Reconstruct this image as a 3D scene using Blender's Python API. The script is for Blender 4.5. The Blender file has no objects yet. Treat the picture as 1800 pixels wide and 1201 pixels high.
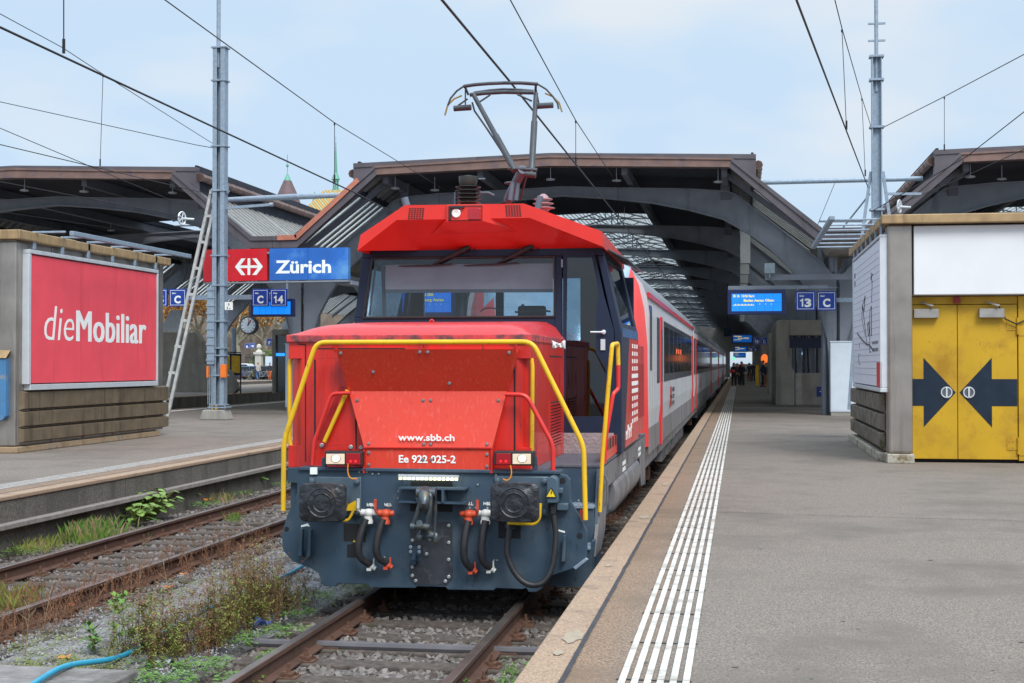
import bpy, bmesh, math, random
from mathutils import Vector as V, Matrix, noise
S = bpy.context.scene
COL = S.collection
R = math.radians
PI = math.pi
rnd = random.Random(11)

# ---------------------------------------------------------------- camera
CAMP = V((2.76, 0.0, 2.2))
FPX = 2500.0
PIT = math.atan((640 - 600.5) / FPX)
PSI = math.atan(400 * math.cos(PIT) / FPX)
cd = bpy.data.cameras.new('camera'); cd.lens = 50.0; cd.sensor_width = 36.0
cd.clip_start = 0.1; cd.clip_end = 3000
cam = bpy.data.objects.new('camera', cd); COL.objects.link(cam)
cam.location = CAMP; cam.rotation_euler = (R(90) + PIT, 0, PSI)
S.camera = cam
FWD = V((-math.sin(PSI) * math.cos(PIT), math.cos(PSI) * math.cos(PIT), math.sin(PIT)))
RGT = V((math.cos(PSI), math.sin(PSI), 0)); UPV = RGT.cross(FWD)
def at(x, y, X=None, Y=None, Z=None):
    """point of the survey photograph (1800x1201 grid) on a vertical or level plane of the site"""
    d = FWD + RGT * ((x - 900) / FPX) - UPV * ((y - 600.5) / FPX)
    if X is not None: t = (X - CAMP.x) / d.x
    elif Y is not None: t = (Y - CAMP.y) / d.y
    else: t = (Z - CAMP.z) / d.z
    return CAMP + d * t

# ---------------------------------------------------------------- light
SUN_EL, SUN_AZ = R(48), R(150)          # azimuth: direction the light comes from, clockwise from +Y
S.view_settings.view_transform = 'Standard'; S.view_settings.look = 'None'
S.view_settings.gamma = 1.0; S.view_settings.use_curve_mapping = False
S.view_settings.exposure = 0.92
w = bpy.data.worlds.new('World'); S.world = w; w.use_nodes = True
nt = w.node_tree; nt.nodes.clear()
def wn(t, **k):
    n = nt.nodes.new(t)
    for a, b in k.items(): setattr(n, a, b)
    return n
sky = wn('ShaderNodeTexSky', sky_type='NISHITA', sun_disc=False, sun_elevation=SUN_EL, sun_rotation=SUN_AZ)
sky.air_density = 1.0; sky.dust_density = 1.2; sky.ozone_density = 1.5
tc = wn('ShaderNodeTexCoord')
mp = wn('ShaderNodeMapping'); mp.inputs['Scale'].default_value = (1.0, 1.0, 2.6)
nz = wn('ShaderNodeTexNoise'); nz.inputs['Scale'].default_value = 2.3; nz.inputs['Detail'].default_value = 3.5; nz.inputs['Roughness'].default_value = .5
rp = wn('ShaderNodeValToRGB')
rp.color_ramp.elements[0].position = .38; rp.color_ramp.elements[0].color = (.8, .8, .8, 1)
rp.color_ramp.elements[1].position = .68; rp.color_ramp.elements[1].color = (.95, .95, .95, 1)
mx = wn('ShaderNodeMix', data_type='RGBA')
sp = wn('ShaderNodeSeparateXYZ')
up = wn('ShaderNodeMapRange'); up.inputs['From Min'].default_value = 0.0; up.inputs['From Max'].default_value = .32
up.inputs['To Min'].default_value = 0; up.inputs['To Max'].default_value = 1
cl = wn('ShaderNodeMix', data_type='RGBA')
cl.inputs[6].default_value = (3.35, 4.4, 5.75, 1); cl.inputs[7].default_value = (4.1, 5.1, 6.0, 1)
bg = wn('ShaderNodeBackground'); bg.inputs['Strength'].default_value = .085
ou = wn('ShaderNodeOutputWorld')
L = nt.links.new
L(tc.outputs['Generated'], mp.inputs['Vector']); L(mp.outputs[0], nz.inputs['Vector']); L(nz.outputs['Fac'], rp.inputs[0])
L(rp.outputs[0], mx.inputs[0]); L(sky.outputs[0], mx.inputs[6])
L(tc.outputs['Generated'], sp.inputs[0]); L(sp.outputs['Z'], up.inputs['Value']); L(up.outputs[0], cl.inputs[0])
nz2 = wn('ShaderNodeTexNoise'); nz2.inputs['Scale'].default_value = 5.0; nz2.inputs['Detail'].default_value = 3.0; nz2.inputs['Roughness'].default_value = .45
rp2 = wn('ShaderNodeValToRGB'); rp2.color_ramp.elements[0].position = .45; rp2.color_ramp.elements[0].color = (0, 0, 0, 1); rp2.color_ramp.elements[1].position = .64; rp2.color_ramp.elements[1].color = (.75, .75, .75, 1)
wm = wn('ShaderNodeMix', data_type='RGBA'); wm.inputs[7].default_value = (5.3, 5.45, 5.6, 1)
L(mp.outputs[0], nz2.inputs['Vector']); L(nz2.outputs['Fac'], rp2.inputs[0]); L(rp2.outputs[0], wm.inputs[0]); L(cl.outputs[2], wm.inputs[6])
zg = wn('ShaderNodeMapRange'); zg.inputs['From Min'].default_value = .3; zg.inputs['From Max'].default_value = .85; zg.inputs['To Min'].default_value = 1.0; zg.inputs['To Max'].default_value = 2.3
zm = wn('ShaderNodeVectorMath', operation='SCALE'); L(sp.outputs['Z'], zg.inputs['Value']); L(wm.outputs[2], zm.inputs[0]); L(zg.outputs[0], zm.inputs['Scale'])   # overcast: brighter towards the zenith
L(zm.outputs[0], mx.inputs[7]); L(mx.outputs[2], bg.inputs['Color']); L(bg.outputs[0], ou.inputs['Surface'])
sd = bpy.data.lights.new('sun', 'SUN'); sd.energy = 1.5; sd.angle = R(24); sd.color = (1, .96, .9)
so = bpy.data.objects.new('sun', sd); COL.objects.link(so)
sdir = V((math.sin(SUN_AZ) * math.cos(SUN_EL), math.cos(SUN_AZ) * math.cos(SUN_EL), math.sin(SUN_EL)))
so.rotation_euler = sdir.to_track_quat('Z', 'Y').to_euler()

# ---------------------------------------------------------------- materials
def mat(name, c, r=.5, m=0., var=.15, vs=5., bump=0., bs=60., dirt=None, ds=3., da=.35, streak=False, coat=0., spec=.5, emit=None, es=0., scuff=None):
    M = bpy.data.materials.new(name); M.use_nodes = True
    n = M.node_tree.nodes; l = M.node_tree.links.new
    b = n['Principled BSDF']
    b.inputs['Metallic'].default_value = m; b.inputs['Specular IOR Level'].default_value = spec
    b.inputs['Coat Weight'].default_value = coat; b.inputs['Coat Roughness'].default_value = .12
    tc = n.new('ShaderNodeTexCoord')
    a = n.new('ShaderNodeTexNoise'); a.inputs['Scale'].default_value = vs; a.inputs['Detail'].default_value = 5
    l(tc.outputs['Object'], a.inputs['Vector'])
    mr = n.new('ShaderNodeValToRGB')
    e = mr.color_ramp.elements
    e[0].position = .3; e[1].position = .7
    e[0].color = (*[x * (1 - var) for x in c], 1); e[1].color = (*[min(1, x * (1 + var)) for x in c], 1)
    l(a.outputs['Fac'], mr.inputs[0])
    out = mr.outputs[0]
    if dirt:
        mp = n.new('ShaderNodeMapping')
        mp.inputs['Scale'].default_value = (1, 1, .1) if streak else (1, 1, 1)
        l(tc.outputs['Object'], mp.inputs['Vector'])
        d = n.new('ShaderNodeTexNoise'); d.inputs['Scale'].default_value = ds; d.inputs['Detail'].default_value = 8; d.inputs['Roughness'].default_value = .62
        l(mp.outputs[0], d.inputs['Vector'])
        dr = n.new('ShaderNodeMapRange'); dr.inputs['From Min'].default_value = .72 - da * .5; dr.inputs['From Max'].default_value = .84 - da * .35
        l(d.outputs['Fac'], dr.inputs['Value'])
        k = n.new('ShaderNodeMix'); k.data_type = 'RGBA'
        l(dr.outputs[0], k.inputs[0]); l(out, k.inputs[6]); k.inputs[7].default_value = (*dirt, 1)
        out = k.outputs[2]
        rr = n.new('ShaderNodeMapRange'); rr.inputs['To Min'].default_value = r; rr.inputs['To Max'].default_value = min(1, r + .3)
        l(dr.outputs[0], rr.inputs['Value']); l(rr.outputs[0], b.inputs['Roughness'])
    else:
        b.inputs['Roughness'].default_value = r
    if scuff:
        sc, ss, sa = scuff
        m2 = n.new('ShaderNodeMapping'); m2.inputs['Rotation'].default_value = (.5, .35, .7); m2.inputs['Scale'].default_value = (1, 1, .35); l(tc.outputs['Object'], m2.inputs['Vector'])
        f1 = n.new('ShaderNodeTexNoise'); f1.inputs['Scale'].default_value = ss; f1.inputs['Detail'].default_value = 6; f1.inputs['Roughness'].default_value = .7; l(m2.outputs[0], f1.inputs['Vector'])
        f2 = n.new('ShaderNodeTexNoise'); f2.inputs['Scale'].default_value = ss * .12; f2.inputs['Detail'].default_value = 3; l(tc.outputs['Object'], f2.inputs['Vector'])
        a1 = n.new('ShaderNodeMapRange'); a1.inputs['From Min'].default_value = .64 - .1 * sa; a1.inputs['From Max'].default_value = .68 - .1 * sa; l(f1.outputs['Fac'], a1.inputs['Value'])
        a2 = n.new('ShaderNodeMapRange'); a2.inputs['From Min'].default_value = .46; a2.inputs['From Max'].default_value = .6; a2.inputs['To Max'].default_value = .85; l(f2.outputs['Fac'], a2.inputs['Value'])
        am = n.new('ShaderNodeMath'); am.operation = 'MULTIPLY'; l(a1.outputs[0], am.inputs[0]); l(a2.outputs[0], am.inputs[1])
        k3 = n.new('ShaderNodeMix'); k3.data_type = 'RGBA'; l(am.outputs[0], k3.inputs[0]); l(out, k3.inputs[6]); k3.inputs[7].default_value = (*sc, 1); out = k3.outputs[2]
    l(out, b.inputs['Base Color'])
    if bump:
        t = n.new('ShaderNodeTexNoise'); t.inputs['Scale'].default_value = bs; t.inputs['Detail'].default_value = 4
        l(tc.outputs['Object'], t.inputs['Vector'])
        bp = n.new('ShaderNodeBump'); bp.inputs['Strength'].default_value = bump; bp.inputs['Distance'].default_value = .02
        l(t.outputs['Fac'], bp.inputs['Height']); l(bp.outputs[0], b.inputs['Normal'])
    if emit:
        b.inputs['Emission Color'].default_value = (*emit, 1); b.inputs['Emission Strength'].default_value = es
    return M
def glass(name, tint, gl=.06, opac=0., ocol=(.02, .03, .04)):
    M = bpy.data.materials.new(name); M.use_nodes = True
    n = M.node_tree.nodes; l = M.node_tree.links.new; n.clear()
    o = n.new('ShaderNodeOutputMaterial'); t = n.new('ShaderNodeBsdfTransparent'); g = n.new('ShaderNodeBsdfGlossy'); x = n.new('ShaderNodeMixShader')
    f = n.new('ShaderNodeFresnel'); f.inputs['IOR'].default_value = 1.5
    ad = n.new('ShaderNodeMath'); ad.operation = 'ADD'; ad.inputs[1].default_value = gl; ad.use_clamp = True
    g.inputs['Roughness'].default_value = .02; g.inputs['Color'].default_value = (.9, .95, 1, 1)
    t.inputs['Color'].default_value = (*tint, 1)
    l(f.outputs[0], ad.inputs[0]); l(ad.outputs[0], x.inputs[0])
    if opac:
        d = n.new('ShaderNodeBsdfDiffuse'); d.inputs['Color'].default_value = (*ocol, 1)
        y = n.new('ShaderNodeMixShader'); y.inputs[0].default_value = opac
        l(t.outputs[0], y.inputs[1]); l(d.outputs[0], y.inputs[2]); l(y.outputs[0], x.inputs[1])
    else:
        l(t.outputs[0], x.inputs[1])
    l(g.outputs[0], x.inputs[2]); l(x.outputs[0], o.inputs['Surface'])
    return M

# ---------------------------------------------------------------- mesh helpers
W = {}
class MB:
    def __init__(s): s.v = []; s.f = []; s.mi = []; s.m = 0
    def add(s, vs, fs):
        o = len(s.v); s.v += [V(p) for p in vs]
        for f in fs: s.f.append([i + o for i in f]); s.mi.append(s.m)
        return s
    def box(s, x0, y0, z0, x1, y1, z1, M=None):
        vs = [V((x, y, z)) for z in (z0, z1) for y in (y0, y1) for x in (x0, x1)]
        if M: vs = [M @ p for p in vs]
        return s.add(vs, [(0, 2, 3, 1), (4, 5, 7, 6), (0, 1, 5, 4), (2, 6, 7, 3), (0, 4, 6, 2), (1, 3, 7, 5)])
    def bc(s, c, d, M=None):
        x, y, z = d[0] / 2, d[1] / 2, d[2] / 2
        T = Matrix.Translation(V(c)) @ (M.to_4x4() if M else Matrix.Identity(4))
        return s.box(-x, -y, -z, x, y, z, T)
    def face(s, pts): return s.add(pts, [list(range(len(pts)))])
    def prism(s, pts, vec):
        vec = V(vec); n = len(pts); pts = [V(p) for p in pts]
        nn = V((0, 0, 0))
        for i in range(n): nn += pts[i].cross(pts[(i + 1) % n])
        if nn.dot(vec) > 0: pts = pts[::-1]
        vs = pts + [p + vec for p in pts]
        fs = [list(range(n)), list(range(2 * n - 1, n - 1, -1))]
        fs += [(i, i + n, (i + 1) % n + n, (i + 1) % n) for i in range(n)]
        return s.add(vs, fs)
    def tube(s, pts, r, n=10, caps=True):
        pts = [V(p) for p in pts]; k = len(pts)
        rr = r if isinstance(r, (list, tuple)) else [r] * k
        T = []
        for i in range(k):
            a = (pts[i] - pts[i - 1]).normalized() if i else (pts[1] - pts[0]).normalized()
            b = (pts[i + 1] - pts[i]).normalized() if i < k - 1 else a
            t = a + b; T.append(t.normalized() if t.length > 1e-6 else a)
        u = T[0].orthogonal().normalized(); o = len(s.v); vs = []
        for i in range(k):
            u = (u - T[i] * u.dot(T[i])).normalized(); w_ = T[i].cross(u)
            a = (pts[i] - pts[i - 1]).normalized() if i else T[i]
            sc = 1 / max(.5, T[i].dot(a))
            for j in range(n):
                q = 2 * PI * j / n
                vs.append(pts[i] + (u * math.cos(q) + w_ * math.sin(q)) * rr[i] * (sc if 0 < i < k - 1 else 1))
        fs = [(i * n + j, i * n + (j + 1) % n, (i + 1) * n + (j + 1) % n, (i + 1) * n + j) for i in range(k - 1) for j in range(n)]
        if caps: fs += [list(range(n - 1, -1, -1)), list(range((k - 1) * n, k * n))]
        return s.add(vs, fs)
    def lathe(s, prof, o, axis=(0, 0, 1), n=20):
        ax = V(axis).normalized(); u = ax.orthogonal().normalized(); w_ = ax.cross(u); o = V(o); k = len(prof)
        vs = [o + ax * h + (u * math.cos(2 * PI * j / n) + w_ * math.sin(2 * PI * j / n)) * max(r, 1e-4) for r, h in prof for j in range(n)]
        fs = [(i * n + j, i * n + (j + 1) % n, (i + 1) * n + (j + 1) % n, (i + 1) * n + j) for i in range(k - 1) for j in range(n)]
        fs += [list(range(n - 1, -1, -1)), list(range((k - 1) * n, k * n))]
        return s.add(vs, fs)
    def ball(s, c, d, n=10):
        c = V(c); k = n // 2 + 1; vs = []; fs = []
        for i in range(1, k):
            a = PI * i / k
            for j in range(n):
                q = 2 * PI * j / n
                vs.append(c + V((math.sin(a) * math.cos(q) * d[0], math.sin(a) * math.sin(q) * d[1], math.cos(a) * d[2])))
        m = len(vs); vs += [c + V((0, 0, d[2])), c - V((0, 0, d[2]))]
        for i in range(k - 2):
            for j in range(n): fs.append((i * n + j, (i + 1) * n + j, (i + 1) * n + (j + 1) % n, i * n + (j + 1) % n))
        for j in range(n):
            fs.append((m, j, (j + 1) % n)); b = (k - 2) * n; fs.append((m + 1, b + (j + 1) % n, b + j))
        return s.add(vs, fs)
    def bolt(s, c, r=.012, axis=(0, -1, 0), h=.008):
        return s.lathe([(r, 0), (r, h * .7), (r * .7, h)], c, axis, 8)
    def build(s, name, mats, parent=None, bevel=0., seg=2, smooth=None, origin=None, fixn=False, label=None):
        me = bpy.data.meshes.new(name)
        if parent is not None: o0 = W[parent.name]
        elif origin is not None: o0 = V(origin)
        else:
            xs = [p.x for p in s.v]; ys = [p.y for p in s.v]; zs = [p.z for p in s.v]
            o0 = V(((min(xs) + max(xs)) / 2, (min(ys) + max(ys)) / 2, min(zs)))
        me.from_pydata([p - o0 for p in s.v], [], s.f)
        mats = mats if isinstance(mats, (list, tuple)) else [mats]
        for m in mats: me.materials.append(m)
        me.polygons.foreach_set('material_index', s.mi)
        if fixn:
            bm = bmesh.new(); bm.from_mesh(me); bmesh.ops.recalc_face_normals(bm, faces=bm.faces); bm.to_mesh(me); bm.free()
        if smooth is not None:
            me.shade_smooth()
            if smooth < 180: me.set_sharp_from_angle(angle=R(smooth))
        ob = bpy.data.objects.new(name, me); COL.objects.link(ob)
        if parent is not None: ob.parent = parent
        else: ob.location = o0
        W[ob.name] = o0
        if bevel:
            b = ob.modifiers.new('bevel', 'BEVEL'); b.width = bevel; b.segments = seg; b.limit_method = 'ANGLE'; b.angle_limit = R(40)
        if label: ob['label'] = label
        return ob
def tag(o, label, cat, group=None):
    o['label'] = label; o['category'] = cat
    if group: o['group'] = group
    return o
def thing(name, label, cat, loc, group=None):
    o = bpy.data.objects.new(name, None); COL.objects.link(o); o.location = loc; o.empty_display_size = .2
    W[o.name] = V(loc); return tag(o, label, cat, group)
def setting(o): o['kind'] = 'structure'; return o
def stuff(o): o['kind'] = 'stuff'; return o
def dup(root, d, label=None, group=None, rotz=0):
    r = root.copy(); COL.objects.link(r); r.location = root.location + V(d); r.rotation_euler.z += rotz
    W[r.name] = W[root.name] + V(d)
    if label: r['label'] = label
    if group: r['group'] = group
    for ch in list(root.children):
        c = ch.copy(); COL.objects.link(c); c.parent = r; W[c.name] = W[r.name]
        for g in list(ch.children):
            e = g.copy(); COL.objects.link(e); e.parent = c; W[e.name] = W[r.name]
    return r
XP = 'x'
def text(name, body, m, org, h, wid=None, face='-y', parent=None, bold=0., depth=.002, align='LEFT', shear=0., spacing=1., heavy=0.):
    """flat raised lettering; org = lower left (or centre) of the capitals, h = capital height"""
    cu = bpy.data.curves.new(name, 'FONT'); cu.body = body; cu.size = 1.0; cu.offset = bold; cu.extrude = .0; cu.align_x = align; cu.shear = shear; cu.space_character = spacing
    cu.resolution_u = 3
    to = bpy.data.objects.new('tmp', cu); COL.objects.link(to)
    bpy.context.view_layer.update()
    me = bpy.data.meshes.new_from_object(to.evaluated_get(bpy.context.evaluated_depsgraph_get()))
    bpy.data.objects.remove(to); bpy.data.curves.remove(cu)
    xs = [v.co.x for v in me.vertices]
    if not xs: return None
    sy = h / .729
    sx = sy if wid is None else wid / (max(xs) - min(xs))
    x0 = min(xs) if align == 'LEFT' else (min(xs) + max(xs)) / 2
    org = V(org); o0 = W[parent.name] if parent is not None else org
    for v in me.vertices:
        a, b = (v.co.x - x0) * sx, v.co.y * sy
        if face == '-y': p = org + V((a, 0, b))
        elif face == '+x': p = org + V((0, a, b))
        else: p = org + V((a, b, 0))
        v.co = p - o0
    me.materials.clear(); me.materials.append(m); me.shade_flat()
    ob = bpy.data.objects.new(name, me); COL.objects.link(ob)
    if parent is not None: ob.parent = parent
    else: ob.location = o0
    W[ob.name] = o0
    if heavy:
        bm = bmesh.new(); bm.from_mesh(me); g = bm.verts[:] + bm.edges[:] + bm.faces[:]
        ax = V((0, 1, 0)) if face == '+x' else V((1, 0, 0)); nn = V((1, 0, 0)) if face == '+x' else V((0, -1, 0))
        for k_, (dx, dn) in enumerate(((-heavy, .0008), (heavy, .0016))):
            r_ = bmesh.ops.duplicate(bm, geom=g); bmesh.ops.translate(bm, verts=[e for e in r_['geom'] if isinstance(e, bmesh.types.BMVert)], vec=ax * dx + nn * dn)
        bm.to_mesh(me); bm.free()
    so_ = ob.modifiers.new('thick', 'SOLIDIFY'); so_.thickness = depth; so_.offset = 1
    return ob
def frosted(name, c, tr=.25):
    M = bpy.data.materials.new(name); M.use_nodes = True
    n = M.node_tree.nodes; l = M.node_tree.links.new; n.clear()
    o = n.new('ShaderNodeOutputMaterial'); t = n.new('ShaderNodeBsdfTransparent'); g = n.new('ShaderNodeBsdfTranslucent'); d = n.new('ShaderNodeBsdfDiffuse'); x = n.new('ShaderNodeMixShader'); y = n.new('ShaderNodeMixShader')
    t.inputs['Color'].default_value = (*c, 1); g.inputs['Color'].default_value = (*c, 1); d.inputs['Color'].default_value = (*[k * .8 for k in c], 1)
    x.inputs[0].default_value = tr; y.inputs[0].default_value = .25
    l(g.outputs[0], y.inputs[1]); l(d.outputs[0], y.inputs[2]); l(y.outputs[0], x.inputs[1]); l(t.outputs[0], x.inputs[2]); l(x.outputs[0], o.inputs['Surface'])
    return M
def bez(p0, p1, p2, p3, n=12):
    p0, p1, p2, p3 = V(p0), V(p1), V(p2), V(p3)
    return [p0 * (1 - t) ** 3 + p1 * 3 * t * (1 - t) ** 2 + p2 * 3 * t * t * (1 - t) + p3 * t ** 3 for t in [i / n for i in range(n + 1)]]
def rounded(pts, r=.05, n=5):
    """round the inner corners of a polyline"""
    pts = [V(p) for p in pts]; out = [pts[0]]
    for i in range(1, len(pts) - 1):
        a, b, c = pts[i - 1], pts[i], pts[i + 1]
        d1 = (a - b); d2 = (c - b); q = min(r, d1.length * .45, d2.length * .45)
        s0 = b + d1.normalized() * q; s1 = b + d2.normalized() * q
        for k in range(n + 1):
            t = k / n; out.append(s0 * (1 - t) ** 2 + b * 2 * t * (1 - t) + s1 * t * t)
    out.append(pts[-1]); return out
# ---------------------------------------------------------------- material library
m_ballast = mat('ballast_bed', (.115, .1, .092), .95, var=.5, vs=26, bump=1., bs=40, dirt=(.05, .035, .028), ds=1.2, da=.5)
m_stone = mat('ballast_stone', (.18, .16, .15), .9, var=.45, vs=9, bump=.3, bs=80)
m_stone2 = mat('brown_ballast_stone', (.12, .095, .082), .9, var=.4, vs=9, bump=.3, bs=80)
m_grit = mat('grit', (.3, .3, .31), .95, var=.4, vs=70, bump=.9, bs=90, dirt=(.11, .09, .07), ds=2.2, da=.6)
m_wood = mat('sleeper_wood', (.085, .068, .058), .9, var=.4, vs=14, bump=.6, bs=45, dirt=(.035, .05, .012), ds=4, da=.3)
m_rust = mat('rusty_rail', (.1, .05, .034), .85, var=.25, vs=8, bump=.15, bs=70, dirt=(.05, .025, .018), ds=4, da=.4)
m_railtop = mat('rail_head_steel', (.27, .225, .2), .32, .8, var=.2, vs=3)
m_iron = mat('fastening_iron', (.12, .06, .038), .85, var=.4, vs=30)
m_oldwhite = mat('worn_marking_paint', (.42, .4, .38), .8, var=.2, vs=30, dirt=(.27, .25, .24), ds=9, da=.5)
m_white = mat('white_paint', (.78, .78, .76), .6, var=.08, vs=14, dirt=(.42, .39, .36), ds=6, da=.42)
m_conc = mat('concrete', (.3, .285, .26), .9, var=.15, vs=3, bump=.2, bs=60, dirt=(.17, .16, .145), ds=2, da=.35, streak=True)
m_wall = mat('platform_wall_concrete', (.135, .125, .108), .95, var=.5, vs=40, bump=.5, bs=70, dirt=(.08, .073, .065), ds=1.6, da=.55, streak=True)
m_ledge = mat('ledge_concrete', (.24, .215, .2), .9, var=.2, vs=12, bump=.2)
m_coping = mat('aggregate_coping', (.35, .245, .17), .9, var=.42, vs=75, bump=.35, bs=110, dirt=(.21, .15, .11), ds=3, da=.35)
m_joint = mat('bitumen_joint', (.035, .037, .045), .7, var=.3)
m_steel = mat('galvanised_steel', (.27, .34, .42), .5, .3, var=.15, vs=12, dirt=(.2, .25, .3), ds=5, da=.3, streak=True)
m_girder = mat('grey_girder_paint', (.23, .255, .3), .55, 0, var=.12, vs=2, dirt=(.14, .155, .18), ds=2, da=.3, streak=True)
m_dkgird = mat('dark_girder_paint', (.14, .15, .18), .6, var=.15, vs=2)
m_copper = mat('weathered_copper_sheet', (.2, .125, .105), .5, .25, var=.2, vs=2.5, dirt=(.13, .1, .12), ds=2, da=.4)
m_purple = mat('dark_violet_sheet', (.105, .092, .105), .5, .2, var=.15, vs=2, dirt=(.06, .055, .065), ds=3, da=.3, streak=True)
m_newcop = mat('fresh_copper_sheet', (.56, .21, .14), .4, .4, var=.15, vs=4)
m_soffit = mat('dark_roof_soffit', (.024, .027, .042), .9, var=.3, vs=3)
m_roofing = mat('roof_covering', (.12, .115, .12), .8, var=.2, vs=2)
m_louvre = mat('louvre_glass', (.62, .68, .68), .35, 0, var=.12, vs=3)
m_louvred = mat('louvre_bar', (.26, .26, .255), .6, var=.2)
m_rglass = frosted('roof_glass', (.93, .96, .96), .55)
m_inox = mat('stainless_sheet', (.35, .32, .29), .38, .75, var=.18, vs=2, dirt=(.16, .13, .11), ds=2.5, da=.35, streak=True)
m_brown = mat('anodised_brown_sheet', (.21, .16, .105), .45, .45, var=.2, vs=4, dirt=(.08, .06, .045), ds=4, da=.35, streak=True)
m_tan = mat('tan_roof_edge', (.36, .245, .125), .6, .15, var=.2, vs=5, dirt=(.2, .14, .08), ds=6, da=.4, streak=True)
m_alu = mat('aluminium_profile', (.62, .66, .7), .4, .3, var=.06)
m_pink = mat('pinkish_red_poster', (.82, .075, .105), .6, var=.06, vs=2, dirt=(.7, .055, .082), ds=3, da=.3, streak=True)
m_panelw = mat('white_panel', (.72, .74, .77), .5, var=.03, vs=2)
m_cabinet = mat('pale_blue_cabinet_paint', (.6, .68, .76), .45, var=.05, vs=3, dirt=(.45, .5, .55), ds=4, da=.2, streak=True)
m_yellow = mat('yellow_door_paint', (.52, .31, .006), .5, var=.08, vs=2, dirt=(.36, .19, .008), ds=1.6, da=.45, scuff=((.13, .07, .02), 34, .25))
m_navy = mat('dark_navy_paint', (.016, .027, .046), .75, var=.15, vs=5, spec=.2)
m_signblue = mat('sign_blue', (.008, .045, .32), .3, var=.06, dirt=(.01, .06, .36), ds=1, da=.4)
m_signred = mat('sign_red', (.62, .012, .022), .35, var=.06)
m_signw = mat('sign_white', (.85, .88, .86), .5, var=.02)
m_black = mat('black_rubber', (.018, .018, .02), .55, var=.3, vs=20)
m_scr = mat('lit_blue_screen', (.01, .1, .4), .4, var=.02, emit=(.0, .17, .68), es=.75)
m_scrd = mat('dim_blue_screen', (.01, .06, .25), .4, var=.02, emit=(.0, .08, .36), es=.35)
m_ytext = mat('lit_yellow_text', (.55, .48, .03), .5, var=.02, emit=(1, .8, .05), es=.4)
m_wtext = mat('lit_white_text', (.8, .8, .8), .5, var=.02, emit=(.7, .85, 1), es=.7)
m_tube = mat('lit_tube', (.8, .8, .8), .5, emit=(1, .97, .9), es=4)
m_dark = mat('dark_interior', (.012, .013, .016), .8, var=.3)

# ---------------------------------------------------------------- ground and platforms
def asphalt():
    M = mat('platform_asphalt', (.186, .155, .131), .9, var=.68, vs=75, bump=.25, bs=160, dirt=(.138, .118, .1), ds=.9, da=.5)
    n = M.node_tree.nodes; l = M.node_tree.links.new; b = n['Principled BSDF']
    src = b.inputs['Base Color'].links[0].from_socket
    g = n.new('ShaderNodeNewGeometry'); s = n.new('ShaderNodeSeparateXYZ'); l(g.outputs['Position'], s.inputs[0])
    a = n.new('ShaderNodeMath'); a.operation = 'ADD'; a.inputs[1].default_value = 2.33; l(s.outputs['X'], a.inputs[0])
    ab = n.new('ShaderNodeMath'); ab.operation = 'ABSOLUTE'; l(a.outputs[0], ab.inputs[0])
    t = n.new('ShaderNodeTexNoise'); t.inputs['Scale'].default_value = 1.4; t.inputs['Detail'].default_value = 5
    ml = n.new('ShaderNodeMath'); ml.operation = 'MULTIPLY_ADD'; ml.inputs[1].default_value = .7; l(t.outputs['Fac'], ml.inputs[0]); l(ab.outputs[0], ml.inputs[2])
    r = n.new('ShaderNodeMapRange'); r.inputs['From Min'].default_value = 4.55; r.inputs['From Max'].default_value = 5.0
    r.inputs['To Min'].default_value = .85; r.inputs['To Max'].default_value = 0; l(ml.outputs[0], r.inputs['Value'])
    k = n.new('ShaderNodeMix'); k.data_type = 'RGBA'; k.blend_type = 'MULTIPLY'
    l(r.outputs[0], k.inputs[0]); l(src, k.inputs[6]); k.inputs[7].default_value = (1.3, 1.0, .74, 1)
    # pale chips in the wearing course
    v = n.new('ShaderNodeTexVoronoi'); v.inputs['Scale'].default_value = 130; l(g.outputs['Position'], v.inputs['Vector'])
    vr = n.new('ShaderNodeMapRange'); vr.inputs['From Min'].default_value = .08; vr.inputs['From Max'].default_value = .22; vr.inputs['To Min'].default_value = .6; vr.inputs['To Max'].default_value = 0
    l(v.outputs['Distance'], vr.inputs['Value'])
    k2 = n.new('ShaderNodeMix'); k2.data_type = 'RGBA'; l(vr.outputs[0], k2.inputs[0]); l(k.outputs[2], k2.inputs[6]); k2.inputs[7].default_value = (.55, .5, .43, 1)
    l(k2.outputs[2], b.inputs['Base Color'])
    return M
m_asph = asphalt()

setting(MB().add([(-600, -60, -.32), (600, -60, -.32), (600, 1500, -.32), (-600, 1500, -.32)], [(0, 1, 2, 3)]).build('ground', m_ballast, origin=(0, 0, -.32)))
def bed(name, x0, x1, y0, y1, z, amp, m, step=.16, fr=2.2):
    nx = max(2, int((x1 - x0) / step)); ny = max(2, int((y1 - y0) / step)); b = MB(); vs = []
    for j in range(ny + 1):
        for i in range(nx + 1):
            x = x0 + (x1 - x0) * i / nx; y = y0 + (y1 - y0) * j / ny
            e = min(1, min(i, nx - i) / 3)
            vs.append((x, y, z * e - .29 * (1 - e) + amp * noise.noise(V((x * fr, y * fr, 3.1)))))
    fs = [(j * (nx + 1) + i, j * (nx + 1) + i + 1, (j + 1) * (nx + 1) + i + 1, (j + 1) * (nx + 1) + i) for j in range(ny) for i in range(nx)]
    return b.add(vs, fs).build(name, m, smooth=180, origin=(0, 0, 0))
setting(bed('ballast_bed', -6.9, -2.75, 6, 80, -.215, .02, m_ballast))
setting(bed('ballast_bed', -1.75, 1.75, 5, 60, -.215, .02, m_ballast))
setting(bed('gravel_path', -3.35, -1.25, 6, 60, -.12, .035, m_grit, step=.12))

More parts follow.
